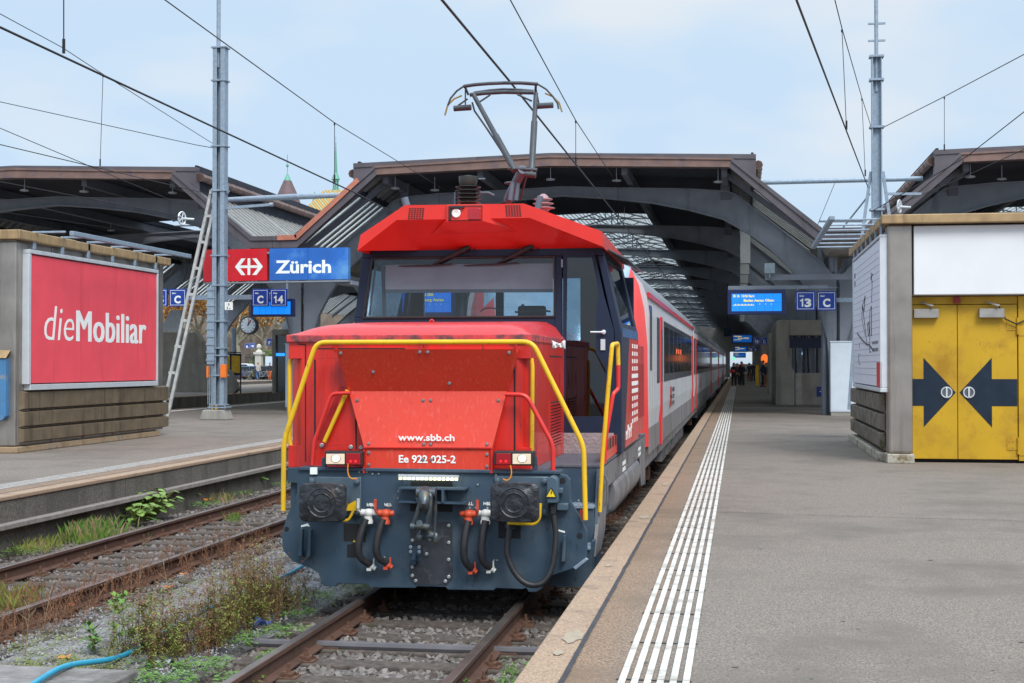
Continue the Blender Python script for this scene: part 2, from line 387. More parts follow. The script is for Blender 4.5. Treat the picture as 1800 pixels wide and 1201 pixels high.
PZ = .55
def platform(x0, x1, y0, y1, edges, name='platform'):
    top = MB().box(x0, y0, -.3, x1, y1, PZ).build(name, m_asph, origin=(0, 0, 0)); setting(top)
    for e in edges:                                  # e=+1 edge on the low-x side, -1 on the high-x side
        xe = x0 if e > 0 else x1
        c = MB(); y = y0
        while y < y1:
            c.box(min(xe - .03 * e, xe + .2 * e), y + .006, PZ - .05, max(xe - .03 * e, xe + .2 * e), min(y + 2.0, y1) - .006, PZ + .006); y += 2.0
        setting(c.build('coping', m_coping, top, bevel=.012))
        wl = MB(); y = y0
        while y < y1:
            wl.box(min(xe - .012 * e, xe + .1 * e), y + .008, -.31, max(xe - .012 * e, xe + .1 * e), min(y + 4.0, y1) - .008, PZ - .055); y += 4.0
        setting(wl.build('edge_wall', m_wall, top))
        j = MB(); pts = []
        y = max(y0, 3)
        a = []; bb = []
        while y < min(y1, 62):
            o = .008 * noise.noise(V((y * 3, 1, e))); q = .006 * noise.noise(V((y * 7, 9, e)))
            a.append((xe + (.2 + o) * e, y, PZ + .008)); bb.append((xe + (.228 + o + q) * e, y, PZ + .008)); y += .11
        for i in range(len(a) - 1): j.face([a[i], bb[i], bb[i + 1], a[i + 1]] if e > 0 else [a[i], a[i + 1], bb[i + 1], bb[i]])
        setting(j.build('joint', m_joint, top))
    return top
P1 = platform(1.63, 14.2, -20, 330, (1,))
P2 = platform(-17.5, -6.27, -20, 330, (-1, 1))
P3 = platform(-36, -25.0, -20, 330, (-1, 1))
P4 = platform(-260, -43.5, -20, 400, (-1,))
# ledge below the left platform edge
b = MB(); y = -10
while y < 90: b.box(-6.28, y + .01, .16, -6.13, y + 1.98, .225); y += 2
setting(b.build('ledge', m_ledge, P2, bevel=.008))
# tactile line of six raised white strips, one metre per segment
b = MB()
for k in range(6):
    x = 2.135 + k * .066
    for y in range(2, 106):
        b.box(x, y + .46, PZ + .002, x + .036, y + 1.445, PZ + .009)
setting(b.build('tactile_strip', mat('worn_tactile_white', (.64, .62, .58), .6, var=.1, vs=14, dirt=(.36, .33, .29), ds=5, da=.5, scuff=((.3, .27, .24), 40, .5)), P1))
b = MB()
for y in range(3, 106): b.box(2.12, y + .446, PZ + .001, 2.51, y + .459, PZ + .006)
setting(b.build('tactile_joint', m_joint, P1))
b = MB()
for y in range(0, 110):
    for k in range(5):
        for q in range(11):
            b.box(-7.2 + k * .078, y + q * .09, PZ + .002, -7.2 + k * .078 + .052, y + q * .09 + .062, PZ + .007)
setting(b.build('tactile_strip', m_oldwhite, P2))
b = MB()
for yy in (54, 63):
    for q in range(34): b.box(2.6 + q * .12, yy, PZ + .002, 2.66 + q * .12, yy + .09, PZ + .008)
for y in range(20, 120): b.box(-17.0, y + .05, PZ + .002, -16.7, y + .95, PZ + .007)
setting(b.build('platform_marking', m_white, P1))
m_patch = mat('filler_patch', (.34, .28, .21), .85, var=.12, vs=14)
b = MB()
for (x, y, a, c) in ((1.765, 8.55, .06, .2), (1.75, 15.3, .06, .16), (1.74, 8.05, .03, .07), (1.7, 11.6, .03, .08), (1.76, 19.5, .05, .2)):
    b.face([(x + a * math.cos(q * .42) * (1 + .18 * math.sin(q * 2.3)), y + c * math.sin(q * .42) * (1 + .2 * math.cos(q * 1.7)), PZ + .011) for q in range(15)])
setting(b.build('filler_patch', m_patch, P1))
b = MB()
for (x, y, a, c) in ((2.0, 9.5, .02, .03), (1.99, 9.25, .012, .02), (2.09, 7.9, .015, .025), (4.2, 45.5, .5, .05), (3.6, 37, .6, .04), (-13.5, 38, .5, .2), (-15.2, 36, .3, .1), (4.6, 33, .3, .06), (5.0, 29.4, .25, .04)):
    b.face([(x + .15 + a * math.cos(q * .52), y + c * math.sin(q * .52), PZ + .005) for q in range(12)])
rg = random.Random(21)
for _ in range(70):
    x, y, a = rg.uniform(2.6, 7.5), 7 + 30 * rg.random() ** 1.5, rg.uniform(.008, .022)
    b.face([(x + a * math.cos(q * .8), y + a * math.sin(q * .8), PZ + .004) for q in range(8)])
setting(b.build('tar_spot', mat('trodden_gum', (.13, .125, .12), .8), P1))
b = MB()
for (xa_, ya_, xb_, yb_) in ((2.6, 33.0, 9, 33.2), (3.2, 21.5, 5.1, 22.3), (2.55, 16.0, 7.2, 15.4)):
    pr_ = None
    for i in range(41):
        t_ = i / 40; q = V((xa_ + (xb_ - xa_) * t_, ya_ + (yb_ - ya_) * t_ + .08 * noise.noise(V((t_ * 9, ya_, 0))), PZ + .004))
        if pr_ is not None: w_ = .006 + .006 * noise.noise(V((t_ * 20, ya_, 4))); b.face([pr_ - V((0, w_, 0)), q - V((0, w_, 0)), q + V((0, w_, 0)), pr_ + V((0, w_, 0))])
        pr_ = q
setting(b.build('crack', m_joint, P1))

# ---------------------------------------------------------------- tracks
def track(cx, y0, y1, ys0, nsl, label):
    t = thing('railway_track', label, 'track', (cx, y0, -.2), 'railway tracks between the platforms')
    prof = [(-.075, -.172), (.075, -.172), (.075, -.16), (.012, -.14), (.01, -.045), (.036, -.035), (.036, -.004), (.03, 0), (-.03, 0), (-.036, -.004), (-.036, -.035), (-.01, -.045), (-.012, -.14), (-.075, -.16)]
    for sx in (-1, 1):
        xc = cx + sx * .7525
        b = MB(); n = len(prof)
        vs = [(xc + x, y, z) for y in (y0, y1) for x, z in prof]
        fs = [[(i + 1) % n, i, i + n, (i + 1) % n + n] for i in range(n)] + [list(range(n)), list(range(2 * n - 1, n - 1, -1))]
        b.add(vs, fs); b.mi = [1 if 6 <= i <= 8 else 0 for i in range(n)] + [0, 0]
        b.build('rail', [m_rust, m_railtop], t, fixn=True)
    s0 = f0 = None
    for k in range(nsl):
        y = ys0 + k * .6
        if s0 is None:
            r0 = random.Random(3); b = MB()
            b.box(cx - 1.25, y - .12, -.33, cx + 1.25, y + .12, -.176); s0 = b.build('sleeper', m_wood, t, bevel=.015)
            fl = []
            for sx in (-1, 1):
                xc = cx + sx * .7525; b = MB()
                b.box(xc - .17, y - .075, -.178, xc + .17, y + .075, -.164)
                for q in (-1, 1):
                    b.box(xc + q * .105 - .03, y - .05, -.164, xc + q * .105 + .03, y + .05, -.135)
                    b.box(xc + q * .066 - .02, y - .03, -.162, xc + q * .066 + .024, y + .03, -.128)
                    b.lathe([(.021, 0), (.021, .025), (.013, .026), (.013, .062), (.0, .064)], (xc + q * .095, y, -.135), n=6)
                    b.lathe([(.018, 0), (.018, .02)], (xc + q * .148, y + .045, -.164), n=6)
                fl.append(b.build('rail_fastening', m_iron, s0))
        else:
            d = V((rnd.uniform(-.03, .03), k * .6 + rnd.uniform(-.015, .015), rnd.uniform(-.012, .006)))
            c = s0.copy(); COL.objects.link(c); c.parent = t; c.location = d; c.rotation_euler.z = rnd.uniform(-.008, .008)
            if y < 46:
                for f in fl:
                    e = f.copy(); COL.objects.link(e); e.parent = c; e.location = (-d.x, 0, -d.z)
    return t
track(0, 3, 260, 8.0, 60, 'rusty track under the red shunting locomotive')
track(-4.39, 3, 260, 10.2, 76, 'empty track with grey ballast beside the left platform wall')
track(-19.3, 20, 200, 40, 40, 'far empty track behind the left platform')

# ballast stones
def stones(name, n, area, zf, m, size, seed):
    r = random.Random(seed); b = MB()
    base = [V(p).normalized() for p in ((1, 0, .2), (-.9, .3, .1), (.1, 1, 0), (0, -.95, .2), (.3, .2, 1), (-.3, -.2, -.8), (.6, -.6, .5), (-.5, .7, .6))]
    fs0 = None
    for _ in range(n):
        x, y = area(r)
        s = size * r.uniform(.55, 1.35); q = r.uniform(0, 6.3); M = Matrix.Rotation(q, 3, 'Z') @ Matrix.Rotation(r.uniform(0, 3), 3, 'X')
        vs = [M @ (p * s * r.uniform(.65, 1.2)) for p in base]
        if fs0 is None:
            bm = bmesh.new(); [bm.verts.new(p) for p in base]; bmesh.ops.convex_hull(bm, input=bm.verts); bm.verts.index_update()
            fs0 = [[v.index for v in f.verts] for f in bm.faces]; bm.free()
        b.add([p + V((x, y, zf(x, y) + s * .25)) for p in vs], fs0)
    return stuff(b.build(name, m, origin=(0, 0, -.2)))
def arm(r):
    y = 8 + 16 * r.random() ** 1.6; return r.uniform(-1.3, 1.6), y
def arl(r):
    y = 10.5 + 22 * r.random() ** 1.4; return r.uniform(-6.15, -3.0), y
stones('ballast_stone', 8500, arm, lambda x, y: -.225, m_stone, .036, 1)
stones('brown_ballast_stone', 2600, arm, lambda x, y: -.225, m_stone2, .034, 2)
stones('pale_ballast_stone', 9000, arl, lambda x, y: -.215, m_stone, .03, 3)
def arg(r):
    y = 8 + 14 * r.random() ** 1.5; return r.uniform(-3.3, -1.3), y
stones('grit_stone', 9000, arg, lambda x, y: -.12 + .035 * noise.noise(V((x * 2.2, y * 2.2, 3.1))), mat('pale_grit_stone', (.26, .255, .255), .9, var=.45, vs=12), .013, 4)
# ---------------------------------------------------------------- station hall roofs
CX0, MOD, YF, YE = -3.09, 18.02, 44.0, 240.0
def u44(px, py): p = at(px, py, Y=YF); return (p.x - CX0, p.z)
def hall_roof():
    t = thing('station_roof', 'middle hall roof over the red train with fresh copper edge on its left slope', 'station roof', (CX0, YF, PZ), 'ridged steel hall roofs over the platforms')
    P = lambda u, z, y=YF: V((CX0 + u, y, z))
    pt = [u44(960, 268), u44(1329, 270)]; pb = [u44(960, 274), u44(1287, 278)]; cb = [u44(960, 292), u44(1282, 294)]
    su = [u44(1287, 278), u44(1445, 401)]; sl = [u44(1282, 294), u44(1437, 423)]
    pt[0] = (0, pt[0][1]); pb[0] = (0, pb[0][1]); cb[0] = (0, cb[0][1])
    mir = lambda l: [(-a, z) for a, z in l]
    H = MOD / 2 - .005
    cop = MB(); par = MB(); slp = MB()
    for f in (lambda l: l, mir):
        q = f([pb[0], pb[1], cb[1], cb[0]]); cop.prism([P(*a) for a in q], (0, .35, 0))
        zt, zb = f([pb[0], pb[1]]), f([cb[0], cb[1]])
        cop.prism([P(*a, y=YF - .05) for a in f([(0, cb[0][1] + .07), (cb[1][0], cb[1][1] + .07), cb[1], cb[0]])], (0, .05, 0))
        cop.prism([P(*a, y=YF - .04) for a in f([(0, pb[0][1]), (pb[1][0], pb[1][1]), (pb[1][0], pb[1][1] - .06), (0, pb[0][1] - .06)])], (0, .04, 0))
        par.prism([P(*a, y=YF + .12) for a in f([pt[0], pt[1], (pt[1][0], pb[1][1] - .02), (0, pb[0][1])])], (0, .3, 0))
        par.prism([P(*a, y=YF + .15) for a in f([(pt[1][0], pt[1][1] - .1), (pt[1][0], pt[1][1] - .78), (cb[1][0] - .1, pb[1][1] - .05), (cb[1][0] - .1, pt[1][1] - .1)])], (0, .3, 0))
        slp.prism([P(*a) for a in f([su[0], su[1], sl[1], sl[0]])], (0, .3, 0))
        k = .35
        ms = [(su[i][0] * (1 - k) + sl[i][0] * k, su[i][1] * (1 - k) + sl[i][1] * k) for i in (0, 1)]
        slp.prism([P(*a, y=YF - .05) for a in f([su[0], su[1], ms[1], ms[0]])], (0, .05, 0))
        slp.prism([P(*a, y=YF) for a in f([su[1], (H, su[1][1]), (H, sl[1][1]), sl[1]])], (0, .3, 0))
        slp.prism([P(*a, y=YF - .05) for a in f([su[1], (H, su[1][1]), (H, su[1][1] - .14), (su[1][0] - .06, su[1][1] - .14)])], (0, .05, 0))
    cop.build('ridge_fascia', m_copper, t); par.build('parapet', m_purple, t); slp.build('slope_fascia', m_purple, t)
    # roof deck
    zd = lambda u: pb[0][1] + .02 - abs(u) * (pb[0][1] - pb[1][1]) / pb[1][0]
    d = MB(); U = pt[1][0] - .05
    for sg in (-1, 1):
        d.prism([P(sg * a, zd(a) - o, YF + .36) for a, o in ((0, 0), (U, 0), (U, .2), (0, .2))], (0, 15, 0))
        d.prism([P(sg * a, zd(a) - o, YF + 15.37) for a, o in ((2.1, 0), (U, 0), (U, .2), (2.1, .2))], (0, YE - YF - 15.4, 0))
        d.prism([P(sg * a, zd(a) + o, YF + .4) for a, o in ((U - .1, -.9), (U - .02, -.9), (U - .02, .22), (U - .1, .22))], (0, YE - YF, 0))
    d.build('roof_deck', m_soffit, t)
    g = MB(); y = YF + .5                                   # half-round gutters under the eaves
    for sg in (-1, 1):
        g.tube([P(sg * (U + .12), zd(U) - .18, YF + .3), P(sg * (U + .12), zd(U) - .18, YE)], .13, 8)
        for k in range(70): g.tube([P(sg * (U + .12), zd(U) - .18, YF + .3 + k * 1.0), P(sg * (U + .12), zd(U) - .18, YF + .36 + k * 1.0)], .145, 8)
    g.build('gutter', m_copper, t)
    # sloping glazing: bright glass strips and dark bars running down the slope
    a0, a1 = (su[0][0] - .05, su[0][1] - .16), (su[1][0] + .02, su[1][1] - .1)
    gl = MB(); br = MB(); rf = MB()
    for sg in (-1, 1):
        gl.prism([P(sg * a, z, YF + .3) for a, z in (a0, a1, (a1[0], a1[1] - .02), (a0[0], a0[1] - .02))], (0, YE - YF - 1, 0))
        y = YF + .35; k = 0
        while y < 150:
            wv = .27 if k % 9 else .7
            br.prism([P(sg * a, z + .04, y) for a, z in (a0, a1, (a1[0], a1[1] - .1), (a0[0], a0[1] - .1))], (0, wv, 0)); y += wv + .33; k += 1
        br.prism([P(sg * a, z + .03, 150) for a, z in (a0, a1, (a1[0], a1[1] - .1), (a0[0], a0[1] - .1))], (0, YE - 151, 0))
    gl.build('slope_glazing', m_rglass, t); br.build('glazing_bar', m_louvred, t)
    # valley trough
    v = MB(); v.m = 0
    v.prism([P(a, z, YF + .31) for a, z in ((su[1][0], su[1][1] - .05), (su[1][0] + .25, sl[1][1]), (MOD - su[1][0] - .25, sl[1][1]), (MOD - su[1][0], su[1][1] - .05), (MOD - su[1][0] - .3, sl[1][1] - .25), (su[1][0] + .3, sl[1][1] - .25))], (0, YE - YF, 0))
    v.build('valley_gutter', m_conc, t)
    # arched plate girders on valley columns
    YA = 47.2
    q = lambda l: [((lambda p: (p.x - CX0, p.z))(at(a, c, Y=YA))) for a, c in l]
    bot = [(0, at(995, 344, Y=YA).z)] + q([(1070, 349), (1147, 357), (1210, 369), (1270, 385), (1310, 407), (1347, 432), (1385, 468), (1403, 488), (1420, 512), (1440, 548), (1454, 596)])
    top = [(0, at(995, 329, Y=YA).z)] + q([(1060, 331), (1210, 333), (1277, 337), (1294, 343), (1332, 372), (1400, 425), (1450, 467)])
    bot += [(bot[-1][0] + .12, PZ)]; top += [(H - .05, top[-1][1] - .4), (H - .05, PZ)]
    half = top + bot[::-1]
    prim = None; flp = None
    for k in range(14):
        y = YA + 13 * k
        if prim is None:
            b = MB()
            for f in (lambda l: l, mir):
                hh = f(half); b.prism([P(a, z, y) for a, z in hh], (0, .05, 0))
            b2 = []
            for f in (lambda l: l, mir):
                for line in (bot[:-1], top[:-2]):
                    ln = f(line)
                    for i in range(len(ln) - 1):
                        (ua, za), (ub, zb) = ln[i], ln[i + 1]
                        b.prism([P(ua, za - .02, y - .12), P(ub, zb - .02, y - .12), P(ub, zb + .02, y - .12), P(ua, za + .02, y - .12)], (0, .29, 0))
                # stiffener with rivets where the girder turns down
                n1, n2 = f([bot[5], top[4]])
                dx, dz = n2[0] - n1[0], n2[1] - n1[1]; ln_ = math.hypot(dx, dz); ox, oz = dz / ln_ * .16, -dx / ln_ * .16
                b.prism([P(n1[0] - ox, n1[1] - oz, y - .03), P(n1[0] + ox, n1[1] + oz, y - .03), P(n2[0] + ox, n2[1] + oz, y - .03), P(n2[0] - ox, n2[1] - oz, y - .03)], (0, .03, 0))
                for i in range(18):
                    tt = (i + .5) / 18
                    for o in (-.7, -.25, .25, .7):
                        b.bolt(P(n1[0] + dx * tt + ox * o, n1[1] + dz * tt + oz * o, y - .03), .02)
                for line, of in ((bot, .13), (top, -.1)):
                    ln = f(line)
                    for i in range(len(ln) - 1):
                        L_ = math.hypot(ln[i + 1][0] - ln[i][0], ln[i + 1][1] - ln[i][1])
                        for s in range(int(L_ / .17)):
                            tt = s * .17 / L_
                            b.bolt(P(ln[i][0] * (1 - tt) + ln[i + 1][0] * tt - (f([(of * .6, 0)])[0][0] if abs(ln[i][0]) > 4.6 and of > 0 else 0) + (f([(of * 1.6, 0)])[0][0] if abs(ln[i][0]) > 4.6 and of > 0 else 0), ln[i][1] * (1 - tt) + ln[i + 1][1] * tt + (of if abs(ln[i][0]) < 6.8 else 0), y), .018)
            prim = b.build('arch_girder', m_girder, t)
        else:
            c = prim.copy(); COL.objects.link(c); c.parent = t; c.location = (0, 13 * k, 0)
    # column pair at the right valley
    colm = None
    for k in range(14):
        if colm is None:
            b = MB(); x = CX0 + MOD / 2; y = YA + .3
            b.box(x - .52, y + .06, PZ, x - .2, y + .12, sl[1][1] - .3); b.box(x + .2, y + .06, PZ, x + .52, y + .12, sl[1][1] - .3)
            b.box(x - .2, y - .02, PZ, x - .16, y + .3, sl[1][1] - .3); b.box(x + .16, y - .02, PZ, x + .2, y + .3, sl[1][1] - .3)
            b.box(x - .36, y - .05, PZ, x - .33, y + .25, sl[1][1] - .35); b.box(x + .33, y - .05, PZ, x + .36, y + .25, sl[1][1] - .35)
            for sx in (-.42, .05): b.tube([(x + sx, y - .1, PZ), (x + sx, y - .1, 4.6), (x + sx - .12, y - .1, 4.95), (x + sx - .12, y - .1, 6.2)], .075, 10)
            b.tube([(x - .54, y - .12, 5.35), (x - .54, y - .12, 6.1)], .11, 10); b.tube([(x - .2, y - .12, 5.2), (x - .2, y - .12, 6.1)], .11, 10)
            colm = b.build('column', m_girder, t)
        else:
            c = colm.copy(); COL.objects.link(c); c.parent = t; c.location = (0, 13 * k, 0)
    # purlins along the hall and rafters of the front bay
    b = MB()
    for u in (-5.4, -2.3, 2.3, 5.4): b.prism([P(u - .09, zd(u) - .2, YF + .5), P(u + .09, zd(u) - .2, YF + .5), P(u + .09, zd(u) - .52, YF + .5), P(u - .09, zd(u) - .52, YF + .5)], (0, YE - YF - 2, 0))
    for k in range(28):
        y = YF + 1.1 + k * 6.5
        for sg in (-1, 1):
            b.prism([P(sg * a, z - .13, y) for a, z in ((a0[0] - .1, a0[1]), a1, (a1[0], a1[1] - .2), (a0[0] - .1, a0[1] - .2))], (0, .16, 0))
    for k in range(14):
        y = YA + 13 * k
        for u in (-5.4, 5.4): b.bc(P(u, (zd(u) - .5 + 8.05) / 2, y), (.3, .2, .9))
    b.build('purlin', m_dkgird, t)
    # ridge skylight on light trusses
    g = MB(); tr = MB(); y0 = YF + 15.4
    zr = zd(0) + .75; ze = zd(2.1) + .25
    for sg in (-1, 1): g.prism([P(sg * a, z, y0) for a, z in ((0, zr), (2.1, ze), (2.1, ze - .02), (0, zr - .02))], (0, YE - y0 - 2, 0))
    g.build('skylight', m_rglass, t)
    y = y0
    while y < 200:
        for sg in (-1, 1):
            tr.tube([P(0, zr - .08, y), P(sg * 2.1, ze - .08, y)], .035, 5); tr.tube([P(sg * 2.1, ze - .3, y), P(0, ze - .3, y)], .03, 5); tr.tube([P(sg * 1.05, (zr + ze) / 2 - .1, y), P(0, ze - .3, y)], .025, 5)
        tr.tube([P(0, zr, y), P(0, ze - .3, y)], .03, 5)
        y += 3.25
    for i in range(14):
        for sg in (-1, 1):
            a = (i + .5) / 14; uu, zz = 2.1 * a * sg, zr + (ze - zr) * a + .015
            tr.prism([P(uu - .035, zz, y0), P(uu + .035, zz, y0), P(uu + .035, zz + .03, y0), P(uu - .035, zz + .03, y0)], (0, YE - y0 - 3, 0))
    y = y0 + 40
    for sg in (-1, 1): tr.prism([P(sg * a, z + .05, y) for a, z in ((0, zr), (2.1, ze), (2.1, ze - .03), (0, zr - .03))], (0, 7, 0))
    tr.build('skylight_truss', m_dkgird, t)
    b = MB()
    for u, y in ((-5.2, 45.0), (-.1, 45.0), (2.0, 45.1), (5.2, 45.0), (-4.1, 46), (1.3, 57), (-3, 58)):
        b.tube([P(u, zd(u) - .2, y), P(u, zd(u) - .62, y)], .012, 6); b.lathe([(.02, 0), (.14, -.01), (.15, -.05), (.05, -.07)], P(u, zd(u) - .6, y), n=14)
    b.build('pendant_lamp', m_alu, t)
    return t
HR = hall_roof()
LR = dup(HR, (-MOD, 0, 0), 'left hall roof with violet brown fascia behind the pinkish red billboard kiosk')
RR = dup(HR, (MOD, 0, 0), 'right hall roof rising behind the tan roof edge of the yellow door kiosk')
b = MB()
p0, p1, p2, p3 = [at(x, y, Y=YF - .06) for x, y in ((487, 421), (521, 420), (631, 318), (631, 318))]
for (a, c) in ((p0, p1), (p1, p2)):
    n = V((-(c - a).z, 0, (c - a).x)).normalized() * .13
    b.prism([a - n * .2, c - n * .2, c + n, a + n], (0, .42, 0))
b.build('new_copper_flashing', m_newcop, HR)
# big brown downpipe on the outside of the left hall's glazed slope
b = MB(); p = [at(*q, Y=60) for q in ((432, 345), (432, 372), (500, 418))]
b.tube(rounded(p, .3), .11, 10); b.build('downpipe', m_copper, LR)

# ---------------------------------------------------------------- kiosk on the left platform
XL = -10.45; Y0, Y1 = 24.5, 31.0
k = thing('platform_kiosk', 'metal clad kiosk with tan roof edge carrying the pinkish red billboard', 'kiosk', (-12.5, 28, PZ), 'metal kiosks on the platforms')
b = MB(); b.box(-15.5, Y0 + .03, PZ + .12, XL - .03, Y1, 4.5)
for yy in (24.55, 25.9, 27.3, 28.65, 30.0): b.box(XL - .03, yy + .01, PZ + .14, XL - .005, yy + 1.32, 4.46)
b.box(-15.5, Y0, PZ + .14, XL - .62, Y0 + .02, 4.46); b.build('wall', m_inox, k, bevel=.006)
b = MB(); b.box(XL - .6, Y0 - .03, PZ + .13, XL + .02, Y0 + .05, 4.47); b.box(XL - .03, Y0 + .06, PZ + .13, XL + .02, Y0 + .5, 4.47); b.build('corner_post', m_inox, k, bevel=.03)
b = MB(); b.box(-15.6, Y0 - .12, 4.5, XL + .14, Y0 + .6, 4.68)
for q in range(4): b.box(-15.5, Y0 + .62 + q * 1.6, 4.49, XL + .12 - .01 * (q % 2), Y0 + 2.2 + q * 1.6, 4.675 - .012 * (q % 2))
b.build('roof_edge', m_tan, k, bevel=.02)
b = MB(); b.box(-15.5, Y0 - .04, PZ, XL + .06, Y1 + .06, PZ + .12); b.build('plinth', mat('stained_plinth', (.36, .25, .15), .9, var=.4, vs=3, dirt=(.16, .14, .12), ds=3, da=.5), k, bevel=.02)
rl0 = None
for z0, z1 in ((1.37, 1.67), (1.05, 1.3), (.76, .98)):
    b = MB(); b.prism([(XL, 24.58, z0 - .03), (XL, 24.58, z1 + .03), (XL + .1, 24.66, z1), (XL + .1, 24.66, z0)], (0, 6.75, 0))
    for q in range(5):
        for zz in (z0 + .05, z1 - .05):
            for o in (-.05, .05): b.bolt((XL + .1, 25.95 + q * 1.36 + o, zz), .012, (1, 0, 0))
    b.build('bumper_rail', m_brown, k, bevel=.012)
bb = thing('billboard', 'large pinkish red billboard with white lettering on the left kiosk', 'billboard', (XL + .1, 28, 1.75))
xa = XL + .12; ya, yb, za, zb = at(50, 560, X=xa if 0 else XL + .12).y + .06, at(277, 560, X=XL + .12).y - .08, 1.84, 4.24
MB().box(XL + .02, ya, za, xa, yb, zb).build('poster', m_pink, bb)
b = MB()
for (p, q) in (((ya - .1, za - .02), (ya - .01, zb + .02)), ((yb + .01, za - .02), (yb + .07, zb + .02)), ((ya - .1, zb + .025), (yb + .07, zb + .1)), ((ya - .02, za - .13), (yb + .07, za - .025))):
    b.box(XL + .01, p[0], p[1], xa + .03, q[0], q[1])
b.build('frame', m_alu, bb, bevel=.008)
b = MB()
b.box(xa + .55, ya + .45, zb + .39, xa + .64, yb + .5, zb + .48)
for q in range(6):
    yy = ya + .15 + q * 1.13; b.box(xa - .05, yy, zb + .12, xa - .01, yy + .1, zb + .46); b.box(xa - .05, yy + .03, zb + .42, xa + .6, yy + .07, zb + .46)
b.build('lamp_rail', m_steel, bb, bevel=.01)
def brd(px, py): return at(px, py, X=xa + .002)
p = brd(78, 598); q = brd(130, 598)
text('lettering', 'die', m_signw, (xa, p.y, p.z), .72, q.y - p.y, '+x', bb, bold=-.008, shear=.16, depth=.004)
p = brd(135, 600); q = brd(256, 603)
text('lettering', 'Mobiliar', m_signw, (xa, p.y, p.z), .66, q.y - p.y, '+x', bb, bold=0, heavy=.03, depth=.003, spacing=1.04)
# ticket cancelling post box on the kiosk front
t = thing('ticket_machine', 'scuffed blue ticket stamping box on the left kiosk wall', 'ticket machine', (-10.75, Y0 - .1, 1.15))
m_blue = mat('scuffed_blue_paint', (.06, .19, .38), .55, var=.12, vs=4, dirt=(.3, .27, .2), ds=7, da=.3)
b = MB(); b.prism([V((x, Y0 - .17, z)) for x, z in ((-10.98, 1.22), (-10.9, 1.16), (-10.62, 1.16), (-10.55, 1.24), (-10.55, 2.3), (-10.98, 2.3))], (0, .16, 0)); b.build('housing', m_blue, t, bevel=.012)
b = MB(); b.prism([V((x, Y0 - .2, 2.31)) for x in (-11.0, -10.53)] + [V((x, Y0 - .02, 2.46)) for x in (-10.53, -11.0)], (0, .02, .02)); b.build('hood', m_tan, t)
b = MB(); b.box(-10.86, Y0 - .178, 1.86, -10.68, Y0 - .171, 2.1); b.build('label_plate', m_white, t)
b = MB(); b.box(-10.82, Y0 - .184, 2.02, -10.74, Y0 - .179, 2.04); b.box(-10.82, Y0 - .184, 1.97, -10.74, Y0 - .179, 1.99); b.lathe([(.018, 0), (.015, .008)], (-10.78, Y0 - .178, 1.91), (0, -1, 0), 10); b.build('slot', m_black, t)
b = MB(); b.box(-10.86, Y0 - .18, 2.14, -10.68, Y0 - .171, 2.26); b.lathe([(.03, 0), (.02, .01)], (-10.78, Y0 - .18, 2.2), (0, -1, 0), 12); b.build('lock_plate', mat('worn_cream_paint', (.5, .46, .33), .6, var=.15), t, bevel=.01)

# ---------------------------------------------------------------- kiosk with yellow doors on the right platform
XR = 5.2
k = thing('platform_kiosk', 'metal clad kiosk with yellow double doors and black arrows', 'kiosk', (8, 28, PZ), 'metal kiosks on the platforms')
b = MB(); b.box(XR + .05, 24.75, PZ + .1, XR + 9, 31.4, 4.5)
for q in range(4): b.box(XR + .02, 24.9 + q * 1.62, PZ + .3, XR + .05, 26.5 + q * 1.62, 4.46)
b.build('wall', m_inox, k, bevel=.006)
b = MB(); b.box(XR, 24.38, PZ + .16, XR + .4, 24.8, 4.53); b.build('corner_post', m_inox, k, bevel=.04)
b = MB(); b.box(XR - .1, 24.25, 4.53, XR + 9.2, 25.0, 4.68); b.prism([(XR - .1, 25.01, 4.53), (XR + .5, 25.01, 4.53), (XR + .5, 25.01, 4.68), (XR - .1, 25.01, 4.68)], (0, 6.5, 0)); b.build('roof_edge', m_tan, k, bevel=.015)
b = MB(); b.box(XR - .02, 24.34, PZ, XR + .42, 24.85, PZ + .155); b.box(XR - .12, 24.86, PZ, XR + .3, 31.5, PZ + .14); b.build('plinth', mat('peeling_white_plinth', (.5, .48, .42), .9, var=.3, vs=6, dirt=(.17, .13, .07), ds=6, da=.6), k, bevel=.015)
b = MB(); b.box(XR + .43, 24.42, 3.35, XR + 9, 24.75, 4.5); b.build('fascia_panel', m_panelw, k, bevel=.012)
m_mossy = mat('weathered_brown_rail', (.17, .145, .125), .7, .15, var=.25, vs=4, dirt=(.07, .075, .02), ds=5, da=.5)
for z0, z1 in ((1.32, 1.66), (.98, 1.27), (.4, .85)):
    pass
for z0, z1 in ((1.4, 1.68), (1.08, 1.34), (.78, 1.02)):
    b = MB(); b.prism([(XR, 24.86, z0 - .02), (XR, 24.86, z1 + .02), (XR - .09, 24.94, z1), (XR - .09, 24.94, z0)], (0, 6.4, 0)); b.build('bumper_rail', m_mossy, k, bevel=.015)
YD = 24.72
MB().box(XR + .42, YD + .02, PZ + .02, XR + 9, YD + .1, 3.34).build('door_recess', m_dark, k)
b = MB(); b.box(XR + .42, YD - .02, 3.2, 7.33, YD + .03, 3.33); b.box(7.335, YD - .06, PZ + .04, 9.5, YD + .03, 3.33); b.build('door_frame', m_yellow, k, bevel=.006)
